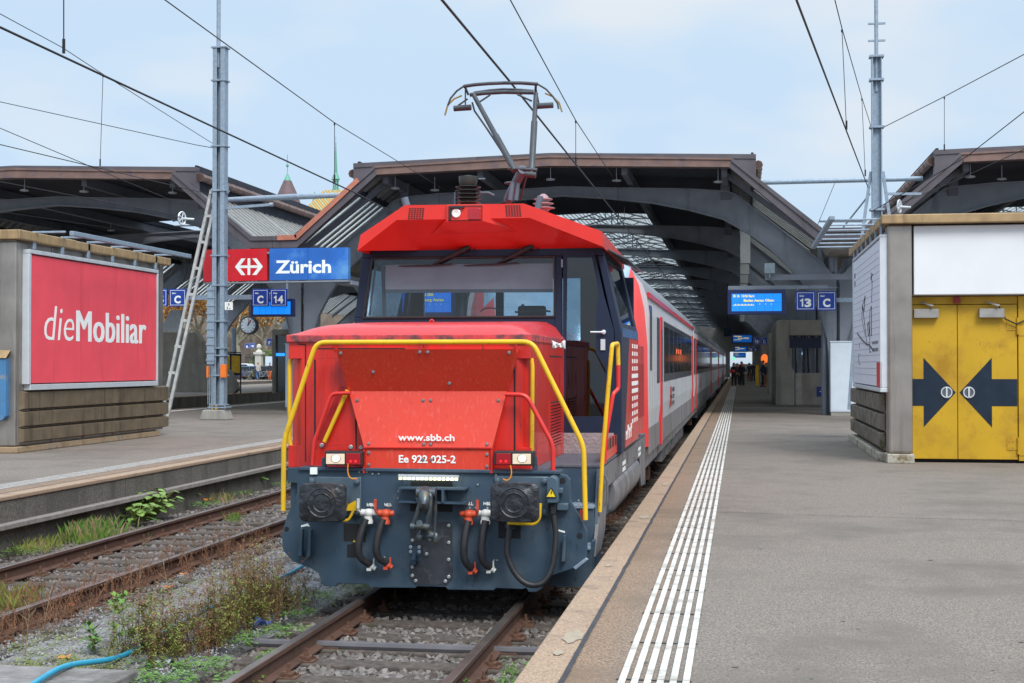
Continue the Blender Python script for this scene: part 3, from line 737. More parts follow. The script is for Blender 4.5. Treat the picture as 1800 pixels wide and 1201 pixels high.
def leaf(x0, x1, sgn):
    d = MB().box(x0, YD - .045, PZ + .06, x1, YD + .02, 3.19).build('door', m_yellow, k, bevel=.006)
    zc = at(1690, 690, Y=YD).z; tip = 6.36 - sgn * .03
    bw, hh, hw = .3, .79, .42
    xb = 6.36 - sgn * .55; xe = x0 + .005 if sgn > 0 else x1 - .005
    zc2 = zc; s_ = .225
    b = MB(); b.prism([V((x, YD - .05, z)) for x, z in ((tip, zc2), (xb, zc2 + .58), (xb, zc2 + s_), (xe, zc2 + s_), (xe, zc2 - s_), (xb, zc2 - s_), (xb, zc2 - .58))], (0, .004, 0))
    b.build('arrow', m_navy, d)
    b = MB(); c = (6.36 - sgn * .18, YD - .052, zc)
    b.tube([(c[0] + .085 * math.cos(a), c[1] - .006, c[2] + .085 * math.sin(a)) for a in [i * PI / 12 for i in range(25)]], .012, 6); b.box(c[0] - .013, c[1] - .022, c[2] - .08, c[0] + .013, c[1], c[2] + .08); hd_ = b.build('handle', m_alu, d); MB().lathe([(.08, 0), (.08, .002)], c, (0, -1, 0), 24).build('handle_recess', mat('grey_recess', (.12, .13, .15), .5, .4), hd_)
    xa_ = x0 + .02 if sgn > 0 else x1 - .62
    b = MB(); b.box(xa_, YD - .16, 2.97 + (.13 if 0 else 0), xa_ + .4, YD - .045, 3.12); b.tube([(xa_ + .25, YD - .1, 3.12), (xa_ + .3, YD - .2, 3.17), (xa_ + .1, YD - .08, 3.24)], .014, 6); b.build('door_closer', mat('dusty_steel', (.3, .29, .28), .6, .3, var=.2), d, bevel=.006)
    if sgn < 0:
        for z in (2.85, .86):
            b = MB(); b.box(x1 - .17, YD - .055, z - .09, x1 - .01, YD - .046, z + .1); b.tube([(x1 + .005, YD - .07, z - .16), (x1 + .005, YD - .07, z + .12)], .02, 8); b.box(x1 + .02, YD - .07, z - .18, x1 + .18, YD - .061, z - .02)
            for o in ((-.14, .05), (-.08, .05), (-.14, -.05), (-.08, -.05)): b.bolt((x1 + o[0], YD - .055, z + o[1]), .01)
            b.build('hinge', m_yellow, d)
    return d
leaf(XR + .425, 6.355, 1); leaf(6.365, 7.32, -1)
b = MB(); b.box(6.31, YD - .07, 3.22, 6.41, YD - .02, 3.32); b.build('alarm_contact', mat('dull_red_plastic', (.3, .02, .03), .5), k)
b = MB(); b.tube([(7.02, YD - .1, 3.16), (7.12, YD - .1, 2.95), (7.3, YD - .1, 2.86), (7.6, YD - .1, 3.0)], .012, 6); b.build('cable', m_black, k)
# poster on the track side of that kiosk
t = thing('poster_board', 'white ruled poster with thin sketch lines and a red label', 'poster board', (XR - .08, 27.4, 1.75))
xp = XR - .1; ya, yb, za, zb = 24.5, 30.2, 1.82, 4.3
MB().box(xp, ya, za, XR + .0, yb, zb).build('poster', mat('poster_paper', (.7, .71, .8), .5, var=.03, vs=2), t)
b = MB()
for (p, q) in (((ya - .06, za - .02), (ya - .004, zb + .02)), ((yb + .004, za - .02), (yb + .06, zb + .02)), ((ya - .06, zb + .024), (yb + .06, zb + .07)), ((ya - .06, za - .09), (yb + .06, za - .024))): b.box(xp - .02, p[0], p[1], XR + .01, q[0], q[1])
b.build('frame', m_alu, t, bevel=.006)
b = MB()
for q in range(7):
    yy = ya + .1 + q * .95; b.box(XR - .1, yy, zb + .07, XR - .06, yy + .05, zb + .36); b.box(xp - .78, yy, zb + .325, XR - .06, yy + .035, zb + .355)
b.box(xp - .85, ya - .2, zb + .31, xp - .76, yb + .2, zb + .38); b.build('lamp_rail', m_steel, t, bevel=.008)
m_ink = mat('grey_ink', (.2, .2, .23), .6); m_ink2 = mat('black_ink', (.03, .03, .04), .6)
b = MB()
for q in range(19): b.box(xp - .003, ya + .25, za + .18 + q * .118, xp - .001, yb - .1, za + .186 + q * .118)
b.build('ruled_line', m_ink, t)
def pos(px, py): p = at(px, py, X=xp - .004); return V((xp - .004, p.y, p.z))
b = MB()
for l in (((1507, 586), (1516, 598), (1524, 606), (1527, 606), (1536, 616)),): b.tube([pos(*q) for q in l], .016, 5)
for l in (((1531, 480), (1533, 500), (1532, 532)), ((1517, 535), (1521, 520), (1519, 548), (1516, 535), (1524, 605)), ((1516, 535), (1515, 560), (1521, 590)), ((1529, 545), (1532, 538), (1532, 590), (1529, 590), (1529, 545)), ((1526, 592), (1525, 570), (1527, 566), (1528, 585), (1526, 592)), ((1530, 480), (1534, 482), (1531, 490), (1534, 496)), ((1509, 625), (1510, 640), (1512, 640)), ((1508, 622), (1512, 624)), ((1510, 602), (1511, 612)), ((1529, 545), (1529, 620), (1531, 618))):
    b.tube([pos(*q) for q in l], .005, 4)
b.build('sketch_line', m_ink2, t)
p, q = pos(1541, 680), pos(1549, 637)
MB().box(xp - .005, q.y, p.z, xp - .001, p.y, q.z).build('red_label', m_signred, t)
b = MB()
for i in range(3): b.box(xp - .007, q.y + .12 * i + .1, p.z + .62, xp - .005, q.y + .12 * i + .17, p.z + .62 + (.14, .2, .12)[i])
b.build('label_mark', m_signw, t)
b = MB()
for i in range(2):
    for j in range(7): b.box(xp - .005, 25.0 + j * .16, 2.55 - i * .13, xp - .002, 25.12 + j * .16, 2.6 - i * .13)
for i in range(2): b.box(xp - .005, yb - .5, zb - .35 - i * .16, xp - .002, yb - .2, zb - .25 - i * .16)
b.build('small_print', m_ink, t)
# ---------------------------------------------------------------- red shunting locomotive
m_red = mat('loco_red_paint', (.65, .02, .011), .34, var=.1, vs=1.6, coat=.25, dirt=(.3, .016, .018), ds=4.2, da=.42, streak=True, scuff=((.12, .02, .025), 26, .35))
m_redtop = mat('weathered_sheen_hood_red', (.62, .03, .035), .42, var=.08, vs=4, coat=.25, dirt=(.2, .03, .035), ds=14, da=.3)  # pinker red paints sky sheen into the lid; dark specks are dirt
m_redband = mat('scuffed_hood_rim', (.58, .05, .055), .5, var=.15, vs=5, dirt=(.1, .05, .06), ds=9, da=.62)
m_redpl = mat('orange_red_panel', (.66, .042, .018), .42, var=.05, vs=2, coat=.15, dirt=(.7, .1, .075), ds=48, da=.34, streak=True, scuff=((.3, .03, .02), 30, .2))
m_frame = mat('slate_blue_frame', (.032, .062, .098), .48, var=.12, vs=3, dirt=(.06, .09, .12), ds=2.6, da=.5, scuff=((.02, .03, .042), 16, .6))
m_frame2 = mat('grey_side_skirt', (.17, .165, .175), .5, .1, var=.15, vs=3, dirt=(.12, .105, .1), ds=2, da=.5, streak=True)
m_deck = mat('walkway_deck', (.09, .092, .115), .75, var=.2, vs=30, bump=.3, bs=120, dirt=(.22, .22, .23), ds=22, da=.2)
m_cabf = mat('cab_frame_blue_black', (.012, .022, .05), .5, var=.1, spec=.3)
m_yel = mat('handrail_yellow', (.74, .45, .012), .42, var=.08, vs=6, dirt=(.4, .27, .05), ds=8, da=.25, streak=True, scuff=((.08, .06, .03), 45, .35))
m_rail = mat('handrail_red', (.64, .025, .02), .4, var=.06, coat=.2)
m_winf = glass('windscreen_glass', (.5, .58, .62), .015)
m_wins = glass('cab_side_glass', (.2, .29, .34), .03)
m_bufp = mat('greased_buffer_plate', (.03, .033, .04), .4, .3, var=.4, vs=12, bump=.9, bs=16, dirt=(.1, .06, .04), ds=2.2, da=.22)
m_bufs = mat('buffer_shank_grey', (.1, .14, .18), .4, .3, var=.15)
m_bolt = mat('zinc_bolt', (.38, .42, .43), .45, .5, var=.1)
m_lamp = mat('lit_headlamp', (.42, .4, .36), .2, emit=(1, .72, .4), es=.26, var=.1)
m_lens = mat('red_lens', (.3, .005, .012), .2, coat=.5, emit=(.6, .0, .01), es=.06)
m_lens2 = mat('lit_red_lens', (.5, .01, .015), .3, emit=(1, .03, .02), es=.35)
m_led = mat('lit_led', (.9, .9, .8), .4, emit=(1, .95, .5), es=1.3)
m_chain = mat('coupling_steel', (.1, .12, .14), .38, .6, var=.3, vs=14, dirt=(.2, .16, .05), ds=14, da=.4)
m_tread = mat('checker_plate', (.36, .31, .32), .45, .15, var=.2, vs=8)
m_cloth = mat('white_rag', (.75, .72, .72), .9, var=.1, vs=20)
m_ins = mat('dark_insulator', (.03, .035, .032), .35, var=.2)
m_pant = mat('pantograph_steel', (.07, .075, .085), .45, .4, var=.2)
m_pantl = mat('pale_arm_paint', (.11, .15, .19), .6, 0, var=.15, spec=.3)
m_gbolt = mat('grey_bolt', (.2, .21, .22), .5, .4)
m_skin = mat('skin', (.5, .29, .21), .6, var=.08)
LX = -.07
YB = 12.8
LO = thing('shunting_locomotive', 'red shunting locomotive with yellow front rails, blue grey buffer beam and raised pantograph', 'locomotive', (LX, 16.4, -.0))
def fp(l, Y=YB): return [at(x, y, Y=Y) for x, y in l]
def part(b, n, m, par=None, **k): return b.build(n, m, par or LO, **k)
# underframe
b = MB(); b.box(-1.4, 12.86, .42, 1.0, 20.2, 1.19); b.box(1.0, 13.8, .62, 1.38, 20.2, 1.19)
part(b, 'underframe', m_frame)
outline = [(505, 822), (985, 833), (996, 836), (1002, 843), (1003, 880), (1016, 904), (1032, 934), (1032, 985), (1006, 1000), (967, 1013), (958, 1022), (953, 1035), (943, 1041), (929, 1041), (925, 1034), (919, 1036), (872, 1034), (868, 1038), (787, 1037), (783, 1032), (733, 1031), (730, 1034), (650, 1033), (646, 1027), (594, 1026), (590, 1031), (570, 1031), (564, 1024), (560, 1008), (548, 1000), (515, 987), (497, 968), (495, 938), (505, 905), (522, 868), (522, 850), (505, 848)]
fpl = part(MB().prism(fp(outline), (0, .05, 0)), 'buffer_beam', m_frame, bevel=.006)
b = MB(); b.prism(fp([(525, 827), (985, 834), (985, 828), (525, 821)], 12.77), (0, .2, 0)); part(b, 'beam_ledge', m_frame, bevel=.006)
b = MB(); b.prism([(-1.45, 12.86, 1.195), (.98, 12.86, 1.195), (.98, 13.72, 1.195), (1.44, 13.72, 1.195), (1.44, 20.2, 1.195), (-1.45, 20.2, 1.195)], (0, 0, .028)); part(b, 'walkway', m_deck, bevel=.006)
# steps on the platform side
b = MB(); b.box(1.0, 13.72, .6, 1.4, 13.76, 1.19); b.box(1.0, 13.38, .5, 1.4, 13.42, .84); b.box(1.02, 13.06, .15, 1.42, 13.1, .5)
b.box(.98, 13.0, .2, 1.01, 13.75, 1.18); b.box(1.4, 13.12, .25, 1.43, 13.75, .56); b.prism([(1.4, 13.38, .56), (1.4, 13.76, .56), (1.4, 13.76, 1.19), (1.4, 13.66, 1.19)], (.03, 0, 0)); part(b, 'step_well', m_frame)
for y0, y1, z in ((13.36, 13.72, .86), (13.03, 13.38, .515)):
    b = MB(); b.box(1.0, y0, z - .02, 1.4, y1, z)
    for q in range(9): b.box(1.02 + q * .042, y0 - .003, z, 1.035 + q * .042, y1 - .01, z + .006)
    part(b, 'step', m_steel)
# side skirt with tank
XS = 1.44
b = MB()
for y0, y1 in ((13.74, 14.95), (14.96, 16.1), (16.11, 17.5), (17.51, 18.6), (18.61, 19.5), (19.51, 20.2)): b.box(XS - .03, y0, .96, XS, y1, 1.185)
b.prism([(XS - .03, 13.12, .42), (XS - .03, 13.76, .955), (XS - .03, 14.3, .955), (XS - .03, 14.12, .56), (XS - .03, 13.7, .42)], (.03, 0, 0))
b.prism([(XS - .03, 19.0, .955), (XS - .03, 20.2, .955), (XS - .03, 20.2, .5), (XS - .03, 19.3, .55)], (.03, 0, 0))
for y in (13.95, 15.3, 16.6, 18.0, 19.2):
    b.box(XS, y, 1.0, XS + .02, y + .08, 1.03); b.box(XS, y + .3, .98, XS + .015, y + .33, 1.14)
b.tube([(XS + .01, 14.0, 1.1), (XS + .03, 14.0, 1.05), (XS + .03, 14.0, .85), (XS + .01, 14.0, .8)], .012, 6)
part(b, 'side_skirt', m_frame2)
b = MB(); pr = [(XS - .3, .6), (XS - .1, .58), (XS - .0, .64), (XS + .04, .74), (XS + .05, .84), (XS + .02, .955), (XS - .3, .955)]
b.prism([(x, 15.15, z) for x, z in pr], (0, 3.4, 0)); part(b, 'fuel_tank', m_frame2, bevel=.04, smooth=40)
b = MB()
for (y, z, n_, l_) in ((16.2, 1.04, 4, 2), (18.75, 1.05, 4, 2), (17.0, .82, 6, 2)):
    for i in range(l_):
        for j in range(n_): b.box(XS + (.055 if z < .7 else .002), y + j * .12, z - i * .07, XS + (.058 if z < .7 else .004), y + j * .12 + .08, z - i * .07 + .045)
part(b, 'stencil_marks', m_signw)
wh0 = None
for y in (14.75, 18.65):
    b = MB()
    for sx in (-1, 1):
        b.lathe([(.0, -.01), (.42, -.01), (.46, -.02), (.5, -.06), (.5, .06), (.52, .065), (.52, .09), (.4, .09), (.1, .09)], (sx * .7525 + LX, y, .5), (-sx, 0, 0), 32)
    b.tube([(-.75 + LX, y, .5), (.75 + LX, y, .5)], .08, 12); part(b, 'wheelset', m_iron, smooth=40)
# buffers
for px, rx in ((566, 523), (904, 860)):
    YF_ = 12.36
    c = at(px, 884, Y=YF_)
    bf = MB(); hw, hh = .215, .172; pl = []
    for q in range(4):
        cx_, cz_ = ((hw - .06, hh - .05), (-hw + .06, hh - .05), (-hw + .06, -hh + .05), (hw - .06, -hh + .05))[q]
        for a in range(5):
            t_ = PI / 2 * q + a * PI / 8; pl.append((c.x + cx_ + .06 * math.cos(t_), c.z + cz_ + .05 * math.sin(t_)))
        nx_ = [(-hw + .06, hh), (-hw, -hh + .05), (hw - .06, -hh), (hw, hh - .05)][q]; p_ = pl[-1]
        for a in range(1, 7): pl.append((p_[0] + (c.x + nx_[0] - p_[0]) * a / 7, p_[1] + (c.z + nx_[1] - p_[1]) * a / 7))
    for rr, dy in ((1, .02),):
        n = len(pl); rings = []
        for s_, y in ((1, YF_ + .05), (1, YF_ + .012), (.96, YF_), (.72, YF_ - .006), (.69, YF_ - .012), (.64, YF_ - .006), (.48, YF_ - .008), (.45, YF_ - .014), (.4, YF_ - .007), (.22, YF_ - .009), (.02, YF_ - .010)):
            q_ = min(1, max(0, (1 - s_) / .3)); rings.append([(c.x + s_ * ((x - c.x) * (1 - q_) + q_ * .19 * (x - c.x) / math.hypot(x - c.x, z - c.z)), y, c.z + s_ * ((z - c.z) * (1 - q_) + q_ * .19 * (z - c.z) / math.hypot(x - c.x, z - c.z))) for x, z in pl])
        vs = [p for r_ in rings for p in r_]; k = len(rings)
        bf.add(vs, [(i * n + j, i * n + (j + 1) % n, (i + 1) * n + (j + 1) % n, (i + 1) * n + j) for i in range(k - 1) for j in range(n)] + [list(range((k - 1) * n, k * n)), list(range(n - 1, -1, -1))])
    bo = part(bf, 'buffer', m_bufp, smooth=35, fixn=True)
    b = MB(); b.lathe([(.1, 0), (.1, .1), (.13, .12), (.15, .2), (.15, .42)], (c.x, YF_ + .04, c.z), (0, 1, 0), 24); b.bc((c.x, 12.785, c.z + .02), (.5, .03, .36))
    for sx in (-1, 1):
        for sz in (-1, 1): b.lathe([(.03, 0), (.03, .03), (.02, .035)], (c.x + sx * .215, 12.77, c.z + .02 + sz * .14), (0, -1, 0), 8)
    part(b, 'buffer_shank', m_bufs, bo, bevel=.008, smooth=40)
b = MB(); b.tube(rounded(fp([(544, 914), (612, 915), (618, 905), (622, 895)], 12.62), .03), .013, 8); b.prism(fp([(610, 888), (625, 880), (626, 898), (609, 898)], 12.72), (0, .02, 0)); part(b, 'shunter_grip', m_yel)
b = MB(); b.tube(rounded(fp([(892, 920), (940, 922), (949, 912), (950, 885)], 12.62), .03), .013, 8); part(b, 'shunter_grip', m_yel)
# pockets and plates on the beam
b = MB()
for l in ([(722, 846), (795, 846), (795, 857), (722, 857)], [(721, 886), (795, 887), (795, 900), (721, 899)], [(604, 920), (643, 922), (643, 953), (604, 951)], [(610, 957), (632, 957), (632, 980), (610, 980)], [(876, 917), (915, 918), (915, 947), (876, 946)]): part(MB().prism(fp(l, YB - .004), (0, .004, 0)), 'beam_pocket', m_dark)
for (x, y, r_) in ((504, 930, .022), (1019, 942, .026), (989, 845, .028)): p = at(x, y, Y=YB - .001); b.lathe([(r_, 0), (r_, .004)], p, (0, -1, 0), 18)
part(b, 'beam_hole', m_dark)
b = MB(); b.prism(fp([(719, 918), (790, 918), (795, 924), (795, 1017), (786, 1028), (731, 1028), (720, 1018), (720, 992), (742, 985), (742, 960), (722, 957)], YB - .008), (0, .008, 0))
dp = part(b, 'coupling_plate', mat('scuffed_black_plate', (.028, .031, .04), .5, var=.3, vs=9, dirt=(.09, .09, .1), ds=12, da=.3))
b = MB()
for x, y in ((789, 924), (789, 954), (789, 984), (789, 1014), (783, 1022), (731, 1021), (725, 1012), (725, 997), (725, 950), (750, 974), (722, 962), (737, 962), (722, 970), (737, 970), (840, 852), (702, 864), (702, 876), (812, 866), (812, 877), (826, 893), (837, 893), (857, 893), (648, 889), (658, 889), (678, 889), (688, 889), (869, 985), (874, 985), (660, 980), (672, 980), (676, 980), (632, 830), (645, 830), (655, 833), (666, 833), (872, 835), (883, 838), (872, 844), (1017, 880), (1017, 887)):
    part(MB().bolt(at(x, y, Y=YB - .002 if not 715 < x < 800 else YB - .01), .017 if 715 < x < 800 or x in (702, 812) else .01, h=.012), 'bolt', m_bolt)
pass
b = MB(); b.prism(fp([(719, 961), (741, 961), (741, 974), (735, 978), (722, 974)], YB - .016), (0, .012, 0)); p = at(729, 983, Y=YB); b.tube([p + V((0, -.01, .05)), p + V((0, -.06, 0)), p + V((0, -.05, -.03)), p + V((0, 0, -.04))], .024, 8); part(b, 'hose_dummy_hook', m_frame)
# draw gear
b = MB(); b.prism(fp([(700, 857), (818, 859), (818, 862), (700, 860)], 12.62), (0, .18, 0)); b.prism(fp([(700, 881), (818, 884), (818, 887), (700, 884)], 12.62), (0, .18, 0)); b.prism(fp([(700, 860), (818, 862), (818, 884), (700, 881)], 12.76), (0, .04, 0))
b.prism(fp([(731, 861), (735, 861), (735, 884), (731, 884)], 12.6), (0, .18, 0)); b.prism(fp([(776, 861), (780, 861), (780, 884), (776, 884)], 12.6), (0, .18, 0)); part(b, 'draw_gear_box', m_frame)
cp = MB()
def C(px, py, y): return at(px, py, Y=y)
cp.tube([C(748, 870, 12.75), C(748, 866, 12.55), C(747, 864, 12.45), C(746, 872, 12.38), C(746, 884, 12.36), C(747, 895, 12.4), C(749, 900, 12.46)], [.06, .055, .05, .05, .045, .035, .02], 10)
for x0, x1 in ((738, 726), (758, 750)):
    cp.tube(rounded([C(748, 866, 12.42), C(x0 + (3 if x0 < 748 else -1), 870, 12.4), C(x0 - 2, 895, 12.4), C(x1, 926, 12.42)], .05), .022, 8); cp.lathe([(.036, -.02), (.036, .02)], C(x1, 926, 12.42), (1, 0, 0), 12)
cp.tube([C(722, 926, 12.42), C(756, 926, 12.42)], .026, 10); cp.tube([C(737, 920, 12.37), C(737, 920, 12.44)], .03, 12)
cp.tube([C(733, 866, 12.45), C(766, 867, 12.45)], .045, 12)
for x0, x1 in ((757, 752), (764, 763)): cp.tube([C(x0, 872, 12.5), C(x0 + 1, 900, 12.55), C(x1, 940, 12.55)], .019, 8)
cp.tube([C(737, 939, 12.52), C(768, 943, 12.52)], .038, 10); cp.tube([C(742, 928, 12.46), C(752, 940, 12.52), C(756, 950, 12.52)], .032, 8); cp.ball(C(738, 944, 12.5), (.04, .04, .045)); cp.ball(C(766, 946, 12.5), (.03, .03, .055))
part(cp, 'screw_coupling', m_chain, smooth=50)
b = MB(); b.prism(fp([(700, 834), (806, 836), (806, 840), (700, 838)], 12.7), (0, .03, 0)); lb = part(b, 'work_light_bar', m_alu)
b = MB()
for q in range(14): p = at(704 + q * 7.55, 841 + q * .13, Y=12.71); b.bc(p, (.026, .02, .022))
part(b, 'led', m_led, lb)
# brake hoses
m_hose = mat('rubber_hose', (.022, .022, .026), .5, var=.3, vs=20)
m_white2 = mat('white_valve_paint', (.62, .62, .6), .5, var=.15, vs=20, dirt=(.3, .28, .26), ds=20, da=.3)
m_red2 = mat('orange_valve_paint', (.58, .07, .025), .5, var=.15, vs=20, dirt=(.25, .06, .03), ds=20, da=.3)
for (x, y, col, sg, pts, end) in ((648, 902, m_white2, -1, [(645, 912), (637, 935), (632, 960), (636, 982), (650, 993)], (654, 996)), (678, 903, m_red2, -1, [(675, 912), (668, 935), (664, 960), (667, 982), (679, 990)], (683, 994)), (824, 904, m_red2, 1, [(824, 915), (819, 940), (817, 965), (820, 990), (829, 1000)], (832, 1002)), (854, 903, m_white2, 1, [(855, 915), (850, 940), (848, 965), (851, 990), (861, 998)], (864, 1000))):
    b = MB(); pp = fp(pts, 12.7); pp = [p + V((0, (-.03, -.07, -.08, -.05, .02)[i], 0)) for i, p in enumerate(pp)]
    sm = bez(pp[0], pp[1] * 1.15 - pp[0] * .15, pp[2], pp[2] * .5 + pp[3] * .5, 6)[:-1] + bez(pp[2] * .5 + pp[3] * .5, pp[3], pp[3] * .6 + pp[4] * .4, pp[4], 6)
    b.tube(sm, .034, 10); h = part(b, 'brake_hose', m_hose, smooth=60)
    v = at(x, y, Y=12.7); b = MB(); b.ball(v, (.05, .045, .042)); b.tube([v + V((-sg * .0, 0, 0)), v + V((-sg * -.07, 0, .005))], .032, 10); b.tube([v + V((-sg * .04, 0, 0)), v + V((sg * -.075, .01, .005))], .026, 10); b.tube([v, v + V((0, .1, 0))], .03, 8); b.lathe([(.045, 0), (.045, .03), (.038, .04), (.038, .07)], v - V((.005, 0, .095)), (0, 0, 1), 14)
    part(b, 'valve', col, h, smooth=50)
    b = MB(); k = v + V((sg * .07, -.01, 0)); b.tube([k, k + V((sg * .02, -.02, .03)), k + V((sg * .012, -.03, .13))], .01, 6); b.bc(k + V((sg * .018, -.03, .09)), (.022, .012, .09)); part(b, 'cock_handle', col, h)
    e = at(*end, Y=12.72); b = MB(); b.ball(e, (.035, .03, .03)); b.tube([e, e + V((.035, 0, -.02))], .022, 8); b.bc(e + V((.02, -.01, .04)), (.012, .02, .07)); b.bc(e + V((-.025, -.01, -.025)), (.04, .03, .025)); part(b, 'hose_coupling', col, h)
for s_, x, y in (('HBL', 645, 892), ('HLL', 676, 892), ('HLL', 819, 890), ('HBL', 850, 890)): text('beam_lettering', s_, m_signw, at(x, y - 2, Y=YB - .004), .03, face='-y', parent=LO, bold=.02)
# heating cable with plug box
b = MB(); p = fp([(897, 925), (893, 965), (905, 1003), (938, 1027), (965, 1014), (977, 985), (977, 935), (973, 905)], 12.68)
sm = bez(p[0], p[0] + V((0, -.05, -.02)), p[1] + V((0, -.05, .05)), p[1] + V((0, -.06, 0)), 4)[:-1] + bez(p[1] + V((0, -.06, 0)), p[1] * 2 - p[0] * .4 - p[1] * .6 + V((0, -.06, 0)), p[3] - V((.14, .06, 0)), p[3] - V((0, .06, 0)), 8)[:-1] + bez(p[3] - V((0, .06, 0)), p[3] + V((.12, -.06, 0)), p[6] - V((0, .03, .4)), p[6], 10)[:-1] + [p[6], p[7]]
b.tube(sm, .027, 10); b.tube([p[0] + V((0, .08, .03)), p[0], p[0] + V((0, -.01, -.03))], .045, 12)
hc = part(b, 'heating_cable', m_hose, smooth=60)
b = MB(); b.prism(fp([(961, 885), (961, 845), (964, 839), (970, 837), (976, 839), (980, 845), (980, 885)], 12.62), (0, .16, 0)); b.prism(fp([(980, 858), (989, 858), (989, 868), (980, 868)], 12.7), (0, .08, 0)); b.prism(fp([(978, 885), (998, 885), (998, 898), (978, 898)], 12.72), (0, .08, 0)); part(b, 'plug_socket', mat('light_slate_paint', (.06, .1, .14), .45, var=.1), bevel=.01, smooth=40)
b = MB(); b.prism(fp([(967, 886), (977, 886), (976, 905), (968, 905)], 12.66), (0, .08, 0)); part(b, 'plug', m_black, hc, bevel=.008)
def warn(c, s, parent):
    b = MB(); b.prism([c + V((-s, 0, -s * .85)), c + V((s, 0, -s * .85)), c + V((0, 0, s * .9))], (0, .003, 0)); o = part(b, 'warning_sign', mat('warning_yellow', (.85, .62, .02), .5), parent)
    b = MB(); c = c + V((0, -.003, 0)); q = s
    b.prism([c + V((x * q, 0, z * q)) for x, z in ((.1, .45), (-.16, -.1), (0, -.08), (-.1, -.6), (.2, .06), (.04, .04), (.2, .4))], (0, .002, 0))
    for (p0, p1) in (((-1, -.85), (1, -.85)), ((1, -.85), (0, .9)), ((0, .9), (-1, -.85))): b.tube([c + V((p0[0] * q, 0, p0[1] * q)), c + V((p1[0] * q, 0, p1[1] * q))], .004, 4)
    part(b, 'lightning_symbol', m_black, o)
warn(at(969, 866, Y=12.612), .048, LO); warn(at(623, 950, Y=12.785), .022, LO)
b = MB()
for x0, y0, y1 in ((527, 930, 978), (542, 931, 979), (990, 942, 988)): b = MB(); b.prism(fp([(x0, y0), (x0 + 5, y0), (x0 + 3, y1), (x0 - 3, y1)], 12.7), (0, .06, 0)); b.prism(fp([(x0 - 4, y1 - 8), (x0 + 4, y1 - 8), (x0 + 4, y1), (x0 - 4, y1)], 12.74), (0, .06, 0)); part(b, 'coupling_bracket', m_frame, bevel=.005)
b = MB()
for l in ([(529, 924), (541, 920), (545, 926), (539, 925), (529, 927)], [(976, 930), (980, 936), (978, 937), (976, 936)], [(978, 930), (993, 934), (993, 937), (978, 933)]): b.prism(fp(l, YB - .003), (0, .003, 0))
b.prism(fp([(545, 822), (557, 822), (557, 834), (545, 834)], 12.75), (0, .03, 0)); part(b, 'white_mark', m_signw)
b = MB(); m_or = mat('orange_wire', (.7, .26, .02), .5)
for l in ([(612, 815), (609, 835), (614, 846), (628, 841)], [(897, 818), (903, 835), (896, 851), (884, 842)]): b.tube(bez(*fp(l, 12.68), n=8), .006, 6)
part(b, 'lamp_wire', m_or)
b = MB(); b.prism(fp([(1007, 998), (1029, 981), (1034, 984), (1012, 1002)], 12.75), (0, .05, 0)); part(b, 'corner_jacking_pad', m_steel, bevel=.005)
# hood
HXL, HXR, HY0, HY1 = -1.46, .86, 12.97, 15.52
b = MB()
def foot(z0, z1, ch):
    b.prism([(HXL, HY0 + ch, z0), (HXL + ch * 1.0, HY0, z0), (HXR - ch, HY0, z0), (HXR, HY0 + ch, z0), (HXR, HY1, z0), (HXL, HY1, z0)], (0, 0, z1 - z0))
foot(1.225, 1.43, .004); foot(1.43, 2.25, .13); foot(2.25, 2.42, .004)
hood = part(b, 'hood', m_red, bevel=.008)
b = MB(); nx, ny = 24, 10; vs = []
xs = [HXL + .0 + (HXR - HXL) * i / nx for i in range(nx + 1)]
for j in range(ny + 1):
    v = j / ny; y = HY0 - .03 + (HY1 - HY0 + .02) * v ** 1.6; h = .0 + .085 * min(1, v * 5) ** .6 + .11 * v
    for x in xs:
        e = min(1, (x - HXL) / .55); e2 = min(1, (HXR - x) / .3)
        s_ = (1 - (1 - e) ** 2.4) * (1 - (1 - e2) ** 3.0)
        vs.append((x, y, 2.472 + h * s_))
lid = MB(); lid.add(vs, [(j * (nx + 1) + i, j * (nx + 1) + i + 1, (j + 1) * (nx + 1) + i + 1, (j + 1) * (nx + 1) + i) for j in range(ny) for i in range(nx)])
lo = part(lid, 'hood_lid', m_redtop, smooth=60)
b = MB(); b.box(HXL - .012, HY0 - .032, 2.405, HXR + .012, HY1, 2.475); part(b, 'hood_rim', m_redband, bevel=.008)
b = MB(); p = at(759, 577, Y=13.3); b.bc(p, (.16, .12, .012)); b.tube([p + V((.02 * math.cos(a), 0, .05 + .03 * math.sin(a))) for a in [i * PI / 6 for i in range(13)]], .008, 6); part(b, 'lifting_eye', m_red)
b = MB(); p = at(721, 582, Y=13.0); b.prism([p + V((x, 0.02 * k, z)) for x, z, k in ((-.045, -.012, 0), (.045, -.012, 0), (.03, .014, 1), (-.03, .014, 1))], (0, .004, .004)); part(b, 'yellow_sticker', mat('sticker_yellow', (.8, .66, .16), .5))
b = MB(); YH = HY0 - .003
for l in ([(536, 606), (538, 606), (538, 812), (536, 812)], [(552, 632), (555, 632), (555, 785), (552, 785)], [(556, 612), (712, 612), (712, 614), (556, 614)], [(523, 604), (537, 605), (537, 607), (523, 606)], [(903, 640), (906, 640), (906, 793), (903, 793)], [(624, 735), (627, 740), (627, 790), (625, 790)], [(895, 606), (922, 606), (922, 607), (895, 607)]): part(MB().prism(fp(l, YH), (0, .003, 0)), 'panel_gap', m_dark)
b = MB()
for x, y in ((617, 786), (635, 787), (566, 783)): part(MB().bolt(at(x, y, Y=HY0), .022, h=.014), 'hood_bolt', m_bolt)
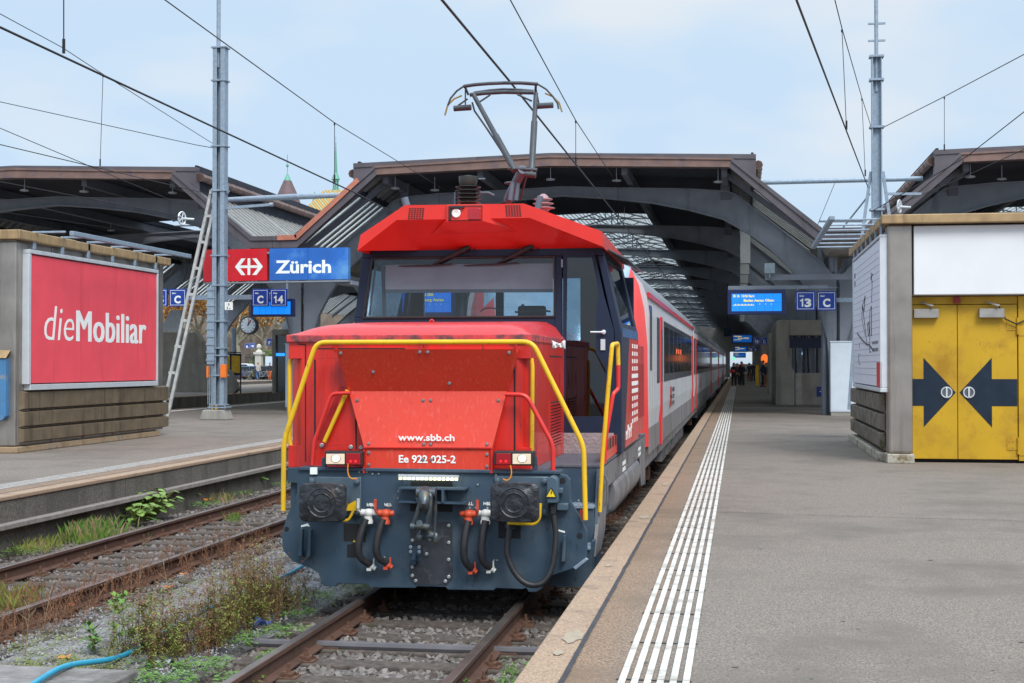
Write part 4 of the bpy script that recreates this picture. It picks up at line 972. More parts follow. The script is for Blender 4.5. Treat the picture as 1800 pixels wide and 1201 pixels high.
# louvre and hatches on the hood's platform side
b = MB()
for q in range(14): b.box(HXR - .004, 14.35, 1.36 + q * .032, HXR + .012, 15.2, 1.378 + q * .032)
b.box(HXR, 14.25, 1.31, HXR + .006, 14.33, 1.84); b.box(HXR, 15.22, 1.31, HXR + .006, 15.3, 1.84)
part(b, 'air_louvre', m_red)
b = MB(); b.box(HXR + .0005, 14.35, 1.35, HXR + .003, 15.2, 1.81); b.box(HXR, 14.3, 2.27, HXR + .002, 15.3, 2.285); b.box(HXR, 14.4, 1.95, HXR + .002, 14.42, 2.1); b.box(HXR, 15.1, 1.95, HXR + .002, 15.12, 2.1); part(b, 'louvre_gap', m_dark)
# concave front plate with number plate below
b = MB(); T = fp([(590, 614), (906, 614)], 12.7); B_ = fp([(613, 688), (891, 688)], 12.93); D = fp([(640, 787), (865, 788)], 12.8)
b.face([T[0], B_[0], B_[1], T[1]]); b.face([B_[0], D[0], D[1], B_[1]])
back = [V((p.x, HY0, p.z)) for p in (T[0], B_[0], D[0])]; back2 = [V((p.x, HY0, p.z)) for p in (T[1], B_[1], D[1])]
b.face([T[0], back[0], back[1], B_[0]]); b.face([B_[0], back[1], back[2], D[0]]); b.face([T[1], B_[1], back2[1], back2[0]]); b.face([B_[1], D[1], back2[2], back2[1]]); b.face([T[0], T[1], back2[0], back[0]]); b.face([D[0], back[2], back2[2], D[1]])
fpn = part(b, 'deflector_panel', m_redpl, fixn=True)
b = MB(); b.prism(fp([(642, 789), (861, 790), (861, 830), (642, 829)], 12.79), (0, .17, 0)); npl = part(b, 'number_plate', m_redpl, bevel=.006)
b = MB(); b.prism(fp([(637, 788), (868, 789), (868, 787), (637, 786)], 12.77), (0, .02, 0)); b.prism(fp([(638, 790), (641, 790), (641, 832), (638, 832)], 12.77), (0, .1, 0)); b.prism(fp([(862, 790), (866, 790), (866, 832), (862, 832)], 12.77), (0, .1, 0)); part(b, 'plate_rim', m_red)
b = MB()
def onpan(x, y):
    t_ = (y - 614) / 74 if y < 688 else (y - 688) / 99
    yy = 12.7 + .23 * t_ if y < 688 else 12.93 - .13 * t_
    return at(x, y, Y=yy - .002)
for x, y in ((599, 621), (738, 619), (752, 619), (895, 620), (656, 654), (790, 674), (628, 704), (744, 704), (757, 704), (876, 704), (648, 780), (745, 781), (757, 781), (856, 781)): part(MB().bolt(onpan(x, y), .016, h=.012), 'panel_bolt', m_gbolt)
for x, y in ((648, 796), (856, 799), (648, 817), (856, 820), (744, 808), (758, 808)): part(MB().bolt(at(x, y, Y=12.788), .016, h=.012), 'panel_bolt', m_gbolt)
p = onpan(701, 774); q = onpan(800, 774); t_ = text('web_address', 'www.sbb.ch', m_signw, p - V((0, .025, 0)), .062, q.x - p.x, '-y', LO, bold=.022)
p = at(701, 813, Y=12.786); q = at(801, 814, Y=12.786); text('running_number', 'Ee 922 025-2', m_signw, p, .07, q.x - p.x, '-y', LO, bold=.022)
# light clusters
for x0, x1, fl in ((570, 637, 1), (868, 938, -1)):
    b = MB(); b.prism(fp([(x0, 793), (x1, 794), (x1, 819), (x0, 818)], 12.7), (0, .14, 0)); h = part(b, 'light_cluster', m_black, bevel=.01)
    w_ = x1 - x0; a, c = ((x0 + 3, x0 + w_ * .53), (x0 + w_ * .57, x1 - 4)) if fl > 0 else ((x0 + w_ * .47, x1 - 5), (x0 + 4, x0 + w_ * .42))
    b = MB(); b.prism(fp([(a[0], 798), (a[1], 798), (a[1], 816), (a[0], 816)] if isinstance(a, tuple) else [], 12.693), (0, .01, 0)); part(b, 'headlamp', m_lamp, h, bevel=.004)
    ctr = at((a[0] + a[1]) / 2 + 1, 806, Y=12.69); b = MB(); b.lathe([(.036, 0), (.03, .004), (.0, .006)], ctr, (0, -1, 0), 20); part(b, 'bulb', mat('warm_bulb', (.7, .5, .3), .3, emit=(1, .7, .35), es=1.3), h)
    b = MB(); b.tube([ctr + V((.042 * math.cos(q), -.002, .034 * math.sin(q))) for q in [i * PI / 8 for i in range(17)]], .004, 5); part(b, 'reflector_ring', m_steel, h)
    b = MB(); b.prism(fp([(c[0], 797), (c[1], 797), (c[1], 817), (c[0], 817)], 12.69), (0, .012, 0)); part(b, 'tail_lamp', m_lens, h, bevel=.004)
    b = MB()
    for o in (.32, .68): p = at(c[0] * (1 - o) + c[1] * o, 811, Y=12.688); b.lathe([(.014, 0), (.014, .002)], p, (0, -1, 0), 10)
    part(b, 'led_spot', m_lens2, h)
    b = MB(); xx = x0 - 2 if fl > 0 else x1 + 1; b.prism(fp([(xx - 3, 806), (xx + 4, 803), (xx + 5, 826), (xx - 3, 826)], 12.78), (0, .04, 0)); part(b, 'lamp_bracket', m_frame, h)
# handrails
b = MB(); b.tube(rounded(fp([(498, 898), (499, 775), (556, 602), (936, 601), (1026, 784), (1029, 914)], 12.7), .09), .023, 12)
part(b, 'front_handrail', m_yel, smooth=60)
b = MB()
for x in (588, 745, 905): p = at(x, 602, Y=12.7); part(MB().tube([p, p + V((.01, .03, -.09))], .018, 8), 'handrail_clamp', m_rail)
b.prism(fp([(1019, 897), (1031, 898), (1031, 914), (1022, 914)], 12.76), (0, .05, 0)); part(b, 'handrail_clamp', m_rail)
for l, Y_ in (([(512, 630), (509, 640), (509, 775), (513, 790)], 13.03), ([(934, 630), (936, 645), (935, 780), (935, 796)], 13.02)):
    part(MB().tube(rounded(fp(l, Y_), .04), .02, 10), 'corner_grab_rail', m_yel, smooth=60)
b = MB(); b.prism(fp([(598, 678), (606, 680), (567, 776), (557, 772)], HY0 - .004), (0, .004, 0)); b.m = 0; part(b, 'grab_recess_shade', mat('recess_shade_red', (.35, .008, .01), .5))  # flat plate on the hood; darker red paints the shade of a recess
part(MB().tube(fp([(611, 686), (570, 777)], 12.9), .02, 10), 'grab_rail', m_yel, smooth=60); part(MB().tube(rounded(fp([(549, 818), (552, 778), (583, 692), (616, 691)], 12.84), .05), .019, 10), 'red_handrail', m_rail, smooth=60)
b = MB(); b.tube(rounded(fp([(972, 832), (972, 782), (925, 694), (888, 693)], 12.84), .07), .021, 10); p = at(972, 829, Y=12.84); b.bc(p, (.12, .06, .012)); part(b, 'red_handrail', m_rail, smooth=60)
part(MB().tube(rounded([at(1054, 900, Y=13.5), at(1059, 800, Y=13.5), at(1076, 606, Y=13.5), at(1086, 604, Y=13.8), at(1087, 642, Y=13.8)], .04), .021, 10), 'gate_handrail', m_yel, smooth=60)
part(MB().tube(rounded([at(1087, 642, Y=13.8), at(1087, 684, Y=13.8), at(1078, 692, Y=13.75), at(1066, 760, Y=13.7), at(1062, 815, Y=13.7)], .03), .02, 10), 'red_gate_rail', m_rail, smooth=60)
b = MB(); b.prism([at(x, y, X=1.44) for x, y in ((1065, 776), (1087, 763), (1087, 793), (1064, 812))], (-.03, 0, 0)); gt = part(b, 'gate_panel', m_redpl)
b = MB()
for j in range(5): b.box(1.441, 13.95 + j * .32, 1.33, 1.444, 14.12 + j * .32, 1.44)
part(b, 'gate_stencil', m_dark, gt)
# cab
YC, YR = 15.5, 18.1
WBX, WTX = 1.5, 1.29
def F(l): return fp(l, YC)
Lb, Lt, Rb, Rt = V((-1.53, YC, 2.55)), V((-1.42, YC, 3.48)), V((1.49, YC, 2.55)), V((1.28, YC, 3.48))
wn_ = F([(655, 454), (975, 451), (975, 557), (638, 559)])
b = MB(); th = (0, .06, 0)
def edge(Lx, z): t_ = (z - 2.55) / .93; return Lx
zt = wn_[0].z; zb_ = wn_[2].z
def xl(z): return -1.53 + (z - 2.55) / .93 * .11 if z > 2.55 else -1.53
def xr(z): return 1.49 - (z - 2.55) / .93 * .21 if z > 2.55 else 1.49
xd = at(988, 500, Y=YC).x
Q = lambda x, z: V((x, YC, z))
b.prism([Q(xl(3.48), 3.48), Q(xr(3.48), 3.48), Q(xr(zt), zt), Q(xl(zt), zt)], th)
b.prism([Q(xl(zt), zt - .001), Q(wn_[0].x, zt - .001), Q(wn_[3].x, zb_ + .001), Q(xl(zb_), zb_ + .001)], th)
b.prism([Q(wn_[1].x, zt - .001), Q(xd, zt - .001), Q(xd, 1.225), Q(wn_[1].x, 1.225)], th)
b.prism([Q(xl(zb_), zb_), Q(wn_[1].x - .001, zb_), Q(wn_[1].x - .001, 1.225), Q(-1.53, 1.225), Q(-1.53, 2.55)], th)
b.prism([Q(xr(zt) - .075, zt - .001), Q(xr(zt), zt - .001), Q(1.49, 2.55), Q(1.49, 1.225), Q(1.41, 1.225), Q(1.41, 2.55)], th)
cab = part(b, 'cab_front', m_cabf, bevel=.008)
b = MB(); w2 = [p + V((0, .03, 0)) for p in wn_]; b.face(w2); ws = part(b, 'windscreen', m_winf)
b = MB()
for i in range(4): b.tube([wn_[i] + V((0, -.004, 0)), wn_[(i + 1) % 4] + V((0, -.004, 0))], .014, 6)
part(b, 'windscreen_seal', m_black)
# door
dl = F([(990, 440), (1044, 440), (1062, 520), (1079, 580), (1083, 778), (989, 778)])
gl_ = F([(997, 453), (1041, 453), (1053, 515), (1048, 545), (1048, 620), (1065, 650), (1066, 732), (994, 732)])
def ring(outer, inner, y0, dy, b):
    pass
b = MB(); yo = V((0, -.015, 0))
def strip(pts): b.prism([p + yo for p in pts], (0, .04, 0))
strip([dl[0], dl[1], gl_[1], gl_[0]]); strip([dl[0], gl_[0], gl_[7], dl[5]]); strip([gl_[7], gl_[6], dl[4], dl[5]]); strip([dl[1], dl[2], gl_[2], gl_[1]]); strip([gl_[2], dl[2], dl[3], dl[4], gl_[6], gl_[5], gl_[4], gl_[3]])
dr = part(b, 'cab_door', m_cabf)
part(MB().face([p + V((0, .0, 0)) for p in gl_]), 'door_glass', m_wins, dr)
b = MB(); p = at(1061, 584, Y=YC - .03); b.lathe([(.025, 0), (.025, .03), (.018, .035)], p + V((0, .02, 0)), (0, -1, 0), 14); b.tube([p + V((0, -.03, 0)), p + V((-.14, -.035, 0))], .01, 8); p = at(1060, 606, Y=YC - .02); b.bc(p, (.05, .03, .12)); part(b, 'door_handle', m_alu, dr)
b = MB(); p = at(988, 470, Y=YC - .03)
for y in (463, 600, 730): b.tube([at(988, y - 7, Y=YC - .03), at(988, y + 7, Y=YC - .03)], .012, 8)
part(b, 'door_hinge', m_steel, dr)
b = MB(); b.prism(F([(985, 761), (1079, 761), (1080, 797), (985, 797)]), (0, -.02, 0)); tp = part(b, 'tread_plate', m_tread)
b = MB()
for i in range(11):
    for j in range(5):
        p = at(990 + i * 8.4 + (j % 2) * 4, 766 + j * 6.6, Y=YC - .021); s_ = 1 if (i + j) % 2 else -1
        b.bc(p, (.045, .004, .012), Matrix.Rotation(s_ * R(38), 3, 'Y'))
part(b, 'tread_relief', mat('bright_relief', (.45, .42, .43), .35, .6), tp)
# cab sides with windows
for sg in (-1, 1):
    b = MB(); xb = 1.49 if sg > 0 else -1.53; xt = 1.28 if sg > 0 else -1.42
    S_ = lambda y, z: V((xb if z <= 2.55 else xb + (xt - xb) * (z - 2.55) / .93, y, z))
    tv = (-.05 * sg, 0, 0)
    yw0, yw1, zw0, zw1 = YC + .32, YR - .35, 2.66, 3.36
    y1c = YC + .061
    b.prism([S_(y1c, 3.48), S_(YR, 3.48), S_(YR, zw1), S_(y1c, zw1)], tv); b.prism([S_(y1c, zw1), S_(yw0, zw1), S_(yw0, zw0), S_(y1c, zw0)], tv); b.prism([S_(yw1, zw1), S_(YR, zw1), S_(YR, zw0), S_(yw1, zw0)], tv)
    b.prism([S_(y1c, zw0), S_(YR, zw0), S_(YR, 2.551), S_(y1c, 2.551)], tv)
    b.prism([S_(y1c, 2.55), S_(y1c + 1.1, 2.55), S_(y1c + .3, 1.225), S_(y1c, 1.225)], tv)
    sd_ = part(b, 'cab_side', m_cabf)
    part(MB().face([S_(yw0, zw0) + V((-.02 * sg, 0, 0)), S_(yw1, zw0) + V((-.02 * sg, 0, 0)), S_(yw1, zw1) + V((-.02 * sg, 0, 0)), S_(yw0, zw1) + V((-.02 * sg, 0, 0))]), 'side_window', m_wins, sd_)
    b = MB(); b.prism([S_(y1c + 1.101, 2.55), S_(YR, 2.55), S_(YR, 1.26), S_(y1c + .301, 1.26), S_(y1c + .301, 1.228)], tv); rp_ = part(b, 'side_panel', m_red)
    if sg > 0:
        b = MB(); b.prism([S_(yw0 - .2, 3.47) + V((.02, 0, 0)), S_(YR - .1, 3.47) + V((.02, 0, 0)), S_(YR - .1, 3.4) + V((.26, 0, -.06)), S_(yw0 - .2, 3.4) + V((.26, 0, -.06))], (0, 0, .015)); part(b, 'sun_visor', mat('visor', (.09, .1, .12), .4, .2), sd_)
        b = MB()
        xx = xb + .003
        for i in range(11):
            z = 2.42 - i * .09
            if 4 <= i <= 6: b.box(xx - .003, 17.0, z - .03, xx, 18.0, z + .02)
            else:
                for j in range(3): b.box(xx - .003, 17.05 + j * .36, z - .03, xx, 17.2 + j * .36, z + .02)
        for j, hh in enumerate((.1, .16, .12, .16)):
            b.box(xx - .003, 16.1 + j * .24, 1.34, xx, 16.16 + j * .24, 1.34 + hh); b.box(xx - .003, 16.16 + j * .24, 1.34 + hh * .6, xx, 16.26 + j * .24, 1.34 + hh)
        part(b, 'side_pattern', m_signw, rp_)
        b = MB(); b.box(xb - .01, y1c + .1, 2.5, xb + .003, YR - .1, 2.6); part(b, 'blue_smear', mat('blue_scuff', (.03, .12, .3), .5, var=.4, vs=20, dirt=(.02, .03, .05), ds=20, da=.5), sd_)
# rear hood
b = MB(); b.box(-1.3, YR + .07, 1.225, 1.3, 20.1, 2.4); part(b, 'rear_hood', m_red, bevel=.05)
b = MB(); b.box(1.3, YR + .1, 1.3, 1.46, 19.6, 2.45); rb = part(b, 'side_locker', m_red, bevel=.012)
b = MB()
for i in range(2): b.box(1.46, 18.35 + i * .65, 1.5, 1.466, 18.9 + i * .65, 2.2)
part(b, 'locker_door', mat('dark_red_mesh', (.3, .012, .015), .7, var=.3, vs=60), rb)
# rear wall, floor, interior
b = MB(); b.box(-1.5, YR, 1.225, 1.46, YR + .06, 2.5); b.box(-1.42, YR, 3.3, 1.26, YR + .06, 3.47)
for x0, x1 in ((-1.49, -1.3), (-.35, -.25), (.75, 1.43)): b.box(x0, YR, 2.5, x1, YR + .06, 3.3)
part(b, 'cab_rear', m_cabf)
part(MB().face([(-1.3, YR + .03, 2.5), (1.25, YR + .03, 2.5), (1.25, YR + .03, 3.3), (-1.3, YR + .03, 3.3)]), 'rear_window', m_winf)
m_int = mat('cab_lining', (.14, .14, .14), .8, var=.15)
b = MB(); b.box(-1.45, YC + .08, 1.225, 1.42, YR - .02, 1.26); b.box(-1.35, YC + .1, 3.42, 1.22, YR - .02, 3.46); part(b, 'cab_lining', m_int)
b = MB(); b.box(-1.3, YC + .08, 1.26, .7, YC + .55, 2.6); b.box(-.5, YC + .56, 1.8, .3, YC + .8, 2.5); b.tube(bez(at(905, 548, Y=YC + .2), at(915, 552, Y=YC + .2), at(950, 543, Y=YC + .2), at(968, 548, Y=YC + .2)), .012, 6); b.tube([at(919, 535, Y=YC + .25), at(919, 549, Y=YC + .25)], .02, 6); b.tube(bez(at(845, 548, Y=YC + .2), at(850, 540, Y=YC + .2), at(870, 538, Y=YC + .2), at(882, 549, Y=YC + .2)), .008, 6); part(b, 'control_desk', m_black, bevel=.02)
b = MB(); b.box(-.05, 16.9, 1.8, .5, 17.4, 1.95); b.box(-.05, 17.35, 1.9, .5, 17.5, 2.7); b.box(.05, 17.36, 2.7, .4, 17.46, 2.92); b.tube([(.2, 17.15, 1.26), (.2, 17.15, 1.8)], .06, 10); b.box(-1.15, 16.9, 1.8, -.6, 17.4, 1.95); b.box(-1.15, 17.35, 1.9, -.6, 17.5, 2.62); part(b, 'driver_seat', m_black, bevel=.03)
b = MB(); b.prism(fp([(678, 466), (972, 463), (972, 508), (677, 509)], YC + .14), (0, .006, 0)); part(b, 'roller_blind', mat('blind_cloth', (.68, .62, .66), .8, var=.06))
b = MB(); b.prism(fp([(677, 509), (972, 508), (972, 514), (677, 515)], YC + .14), (0, .012, 0)); b.tube([at(673, 465, Y=YC + .2), at(676, 556, Y=YC + .2)], .025, 6); b.tube([at(660, 470, Y=YC + .1), at(650, 555, Y=YC + .1)], .015, 6); part(b, 'blind_rail', mat('blind_rail_grey', (.2, .22, .25), .5))
# wipers
for (a, c, l, r_) in (((826, 434), (757, 467), (701, 468), (795, 464)), ((937, 432), (870, 465), (815, 467), (910, 462))):
    b = MB(); A, C_, L_, R_ = [at(*q, Y=YC - .05) for q in (a, c, l, r_)]; b.tube([A, A * .65 + C_ * .35, C_], [.028, .026, .01], 8); b.tube([L_, C_, R_], [.007, .012, .007], 6); b.ball(C_, (.03, .015, .014)); b.tube(bez(at(a[0] + 8, a[1] + 2, Y=YC - .02), at(a[0] + 8, a[1] + 16, Y=YC - .05), at(a[0] - 4, a[1] + 16, Y=YC - .05), A * .8 + C_ * .2), .006, 6); part(b, 'wiper', m_black, smooth=50)
# roof
YF0 = 15.0
sec = fp([(628, 441), (634, 413), (711, 361), (921, 358), (1058, 407), (1060, 434)], YF0)
bt = fp([(628, 441), (697, 387), (931, 383), (1060, 434)], YF0)
sec[0].z = bt[0].z; sec[-1].z = bt[-1].z
rear = [V((p.x * .97, YR + .25, p.z - .02)) for p in sec]
wl = [V((-1.41, YC + .0, 3.47)), V((-.75, YC, 3.47)), V((.5, YC, 3.47)), V((1.27, YC, 3.47))]
b = MB()
b.face([bt[0], bt[1], sec[2], sec[1]]); b.face([bt[1], bt[2], sec[3], sec[2]]); b.face([bt[2], bt[3], sec[4], sec[3]])
for i in range(5): b.face([sec[i], sec[i + 1], rear[i + 1], rear[i]])
b.face(rear); b.face([bt[0], wl[0], wl[1], bt[1]]); b.face([bt[1], wl[1], wl[2], bt[2]]); b.face([bt[2], wl[2], wl[3], bt[3]])
b.face([wl[0], bt[0], rear[0]]); b.face([bt[3], wl[3], rear[-1]]); b.face([wl[0], rear[0], rear[-1], wl[3], wl[2], wl[1]])
m_redc = mat('roof_red_paint', (.67, .022, .012), .36, var=.06, vs=2, coat=.25)
roof = part(b, 'cab_roof', m_redc, fixn=True, bevel=.006)
b = MB(); f0 = fp([(785, 360), (849, 359), (849, 389), (785, 390)], YF0 - .06); f1 = fp([(782, 361), (852, 360), (930, 413), (752, 417)], YF0 + .3)
b.add(f0 + f1, [(0, 1, 2, 3), (0, 4, 5, 1), (1, 5, 6, 2), (2, 6, 7, 3), (3, 7, 4, 0), (4, 7, 6, 5)]); lc = part(b, 'roof_lamp_box', m_redc, fixn=True, bevel=.004)
b = MB(); p = at(802, 375, Y=YF0 - .065); b.lathe([(.048, 0), (.048, .01), (.04, .014), (.0, .008)], p, (0, -1, 0), 24); part(b, 'roof_headlamp', mat('pale_reflector', (.75, .75, .72), .25, .1, var=.2), lc)
b = MB(); b.prism(fp([(823, 366), (844, 366), (844, 386), (823, 386)], YF0 - .075), (0, .014, 0)); part(b, 'roof_tail_lamp', m_lens, lc, bevel=.004)
b = MB(); b.prism(fp([(789, 363), (815, 363), (815, 366), (792, 366), (792, 385), (789, 388)], YF0 - .09), (0, .03, 0)); b.tube(fp([(789, 363), (847, 362), (847, 387), (789, 388), (789, 363)], YF0 - .065), .004, 4); part(b, 'lamp_hood', m_black, lc)
b = MB()
for gx, gy in ((719, 366), (888, 361)):
    for i in range(6):
        for j in range(6):
            x, y = gx + i * 4.7 - (.4 * j if gx < 800 else -.3 * j), gy + j * 3.5; b.prism(fp([(x, y), (x + 3.2, y), (x + 3.2, y + 2.3), (x, y + 2.3)], YF0 - .0025), (0, .002, 0))
part(b, 'air_grille', m_dark, roof)
# roof equipment
zr_ = sec[2].z
def post(px, py0, py1, Y_, r_, m, n): b = MB(); b.tube([at(px[0], py0, Y=Y_), at(px[1], py1, Y=Y_)], r_, 12); return part(b, n, m, smooth=50)
post((715, 711), 362, 348, 15.3, .04, m_pantl, 'roof_post'); post((944, 950), 372, 345, 15.4, .035, m_pantl, 'roof_post')
b = MB(); c = at(823, 362, Y=16.2); pr = [(.1, 0)]
for q in range(5): pr += [(.095, .02 + q * .045), (.15, .035 + q * .045), (.15, .04 + q * .045), (.09, .05 + q * .045)]
pr += [(.1, .25), (.11, .29), (.11, .34), (.05, .35)]
b.lathe(pr, c, n=24); part(b, 'roof_insulator', m_ins, smooth=40)
b = MB(); b.tube([c + V((-.15, 0, -.02)), c + V((-.15, 0, .16))], .02, 6); b.tube([c + V((.12, 0, .15)), c + V((.24, 0, .15)), c + V((.3, .02, .12))], .012, 6); b.tube([c + V((.12, 0, .31)), c + V((.2, 0, .31))], .01, 6); part(b, 'busbar', m_pantl)
b = MB(); c = at(955, 372, Y=16.0); pr = [(.06, 0)]
for q in range(3): pr += [(.07, .02 + q * .05), (.13 - q * .012, .035 + q * .05), (.13 - q * .012, .042 + q * .05), (.06, .055 + q * .05)]
pr += [(.05, .18), (.02, .2)]
b.lathe(pr, c, n=20); part(b, 'roof_insulator', mat('pink_insulator', (.36, .22, .24), .4, var=.1), smooth=40)
# pantograph
pg = MB(); YP = 17.4
b = MB(); b.tube([at(893, 352, Y=17.6), at(900, 335, Y=17.4), at(919, 298, Y=16.9)], .058, 12); b.tube([at(897, 352, Y=17.0), at(902, 320, Y=17.0)], .03, 8); b.tube([at(907, 352, Y=17.0), at(911, 322, Y=17.0)], .025, 8); part(b, 'pantograph_lower_arm', m_pantl, smooth=50)
b = MB(); b.tube([at(892, 296, Y=16.9), at(944, 299, Y=16.9)], .022, 8); b.tube([at(924, 306, Y=16.9), at(942, 308, Y=16.9)], .038, 10); b.ball(at(896, 322, Y=17.2), (.07, .05, .02)); b.tube([at(915, 350, Y=17.4), at(921, 325, Y=17.2), at(925, 310, Y=17.0)], .014, 6)
c0 = at(905, 300, Y=16.9); c1 = at(832, 166, Y=YP); d0 = at(934, 310, Y=16.9); d1 = at(942, 164, Y=YP)
b.tube([c0, c0 * .55 + c1 * .45, c0 * .53 + c1 * .47, c1], [.04, .04, .032, .028], 10); b.tube([d0, d0 * .35 + d1 * .65, d0 * .33 + d1 * .67, d1], [.04, .04, .03, .028], 10)
b.tube([at(903, 298, Y=16.85), at(855, 225, Y=17.3), at(834, 195, Y=17.4), at(830, 180, Y=17.4)], .012, 6)
b.tube(fp([(862, 167), (842, 180)], YP), .012, 6); b.tube(fp([(909, 166), (935, 178)], YP), .012, 6); part(b, 'pantograph_upper_arm', m_pant, smooth=50)
b = MB()
for l, Y_, r_ in (([(815, 152), (835, 149), (860, 147), (885, 146), (915, 146), (945, 148)], 17.15, .022), ([(826, 167), (850, 164), (885, 162), (938, 163)], 17.55, .026), ([(833, 163), (860, 159), (885, 157), (915, 158), (938, 160)], 17.6, .016)):
    b.tube(fp(l, Y_), r_, 8)
for l in ([(815, 152), (803, 160), (792, 173), (787, 186)], [(945, 148), (960, 157), (972, 170), (980, 182), (982, 192)]): b.tube(fp(l, 17.15), .012, 6)
b.tube(fp([(818, 153), (818, 188)], YP), .01, 6); b.tube(fp([(941, 150), (948, 186)], YP), .01, 6); b.tube([at(817, 152, Y=17.15), at(823, 166, Y=17.55)], .016, 6); b.tube([at(942, 149, Y=17.15), at(941, 164, Y=17.55)], .016, 6)
for x, y in ((813, 190), (957, 186)): p = at(x, y, Y=YP); b.tube([p - V((.11, 0, .004)), p + V((.11, 0, .004))], .038, 10)
b.tube([at(822, 174, Y=YP), at(805, 186, Y=YP)], .012, 6); part(b, 'collector_head', m_pant, smooth=50)
b = MB()
for l in ([(812, 168), (798, 174), (787, 185), (782, 203)], [(958, 164), (972, 170), (983, 181), (988, 197)]): b.tube(fp(l, 17.55), .011, 6)
part(b, 'collector_horn', mat('horn_ochre', (.3, .2, .05), .5), smooth=50)
# rag on the handrail
r_ = random.Random(5); b = MB(); c = at(982, 607, Y=12.66); vs = []
for i in range(9):
    for j in range(5):
        a = (i / 8 - .5) * .12; h = (j / 4 - .5); s_ = .25 + abs(a) * 10; vs.append(c + V((a, .02 * math.sin(i * 2.1 + j), h * .1 * s_ + .03 * a + r_.uniform(-.006, .006))))
b.add(vs, [(i * 5 + j, (i + 1) * 5 + j, (i + 1) * 5 + j + 1, i * 5 + j + 1) for i in range(8) for j in range(4)])
o = b.build('rag', m_cloth, smooth=60); o.modifiers.new('s', 'SOLIDIFY').thickness = .004; tag(o, 'crumpled white rag knotted on the yellow front rail', 'rag')
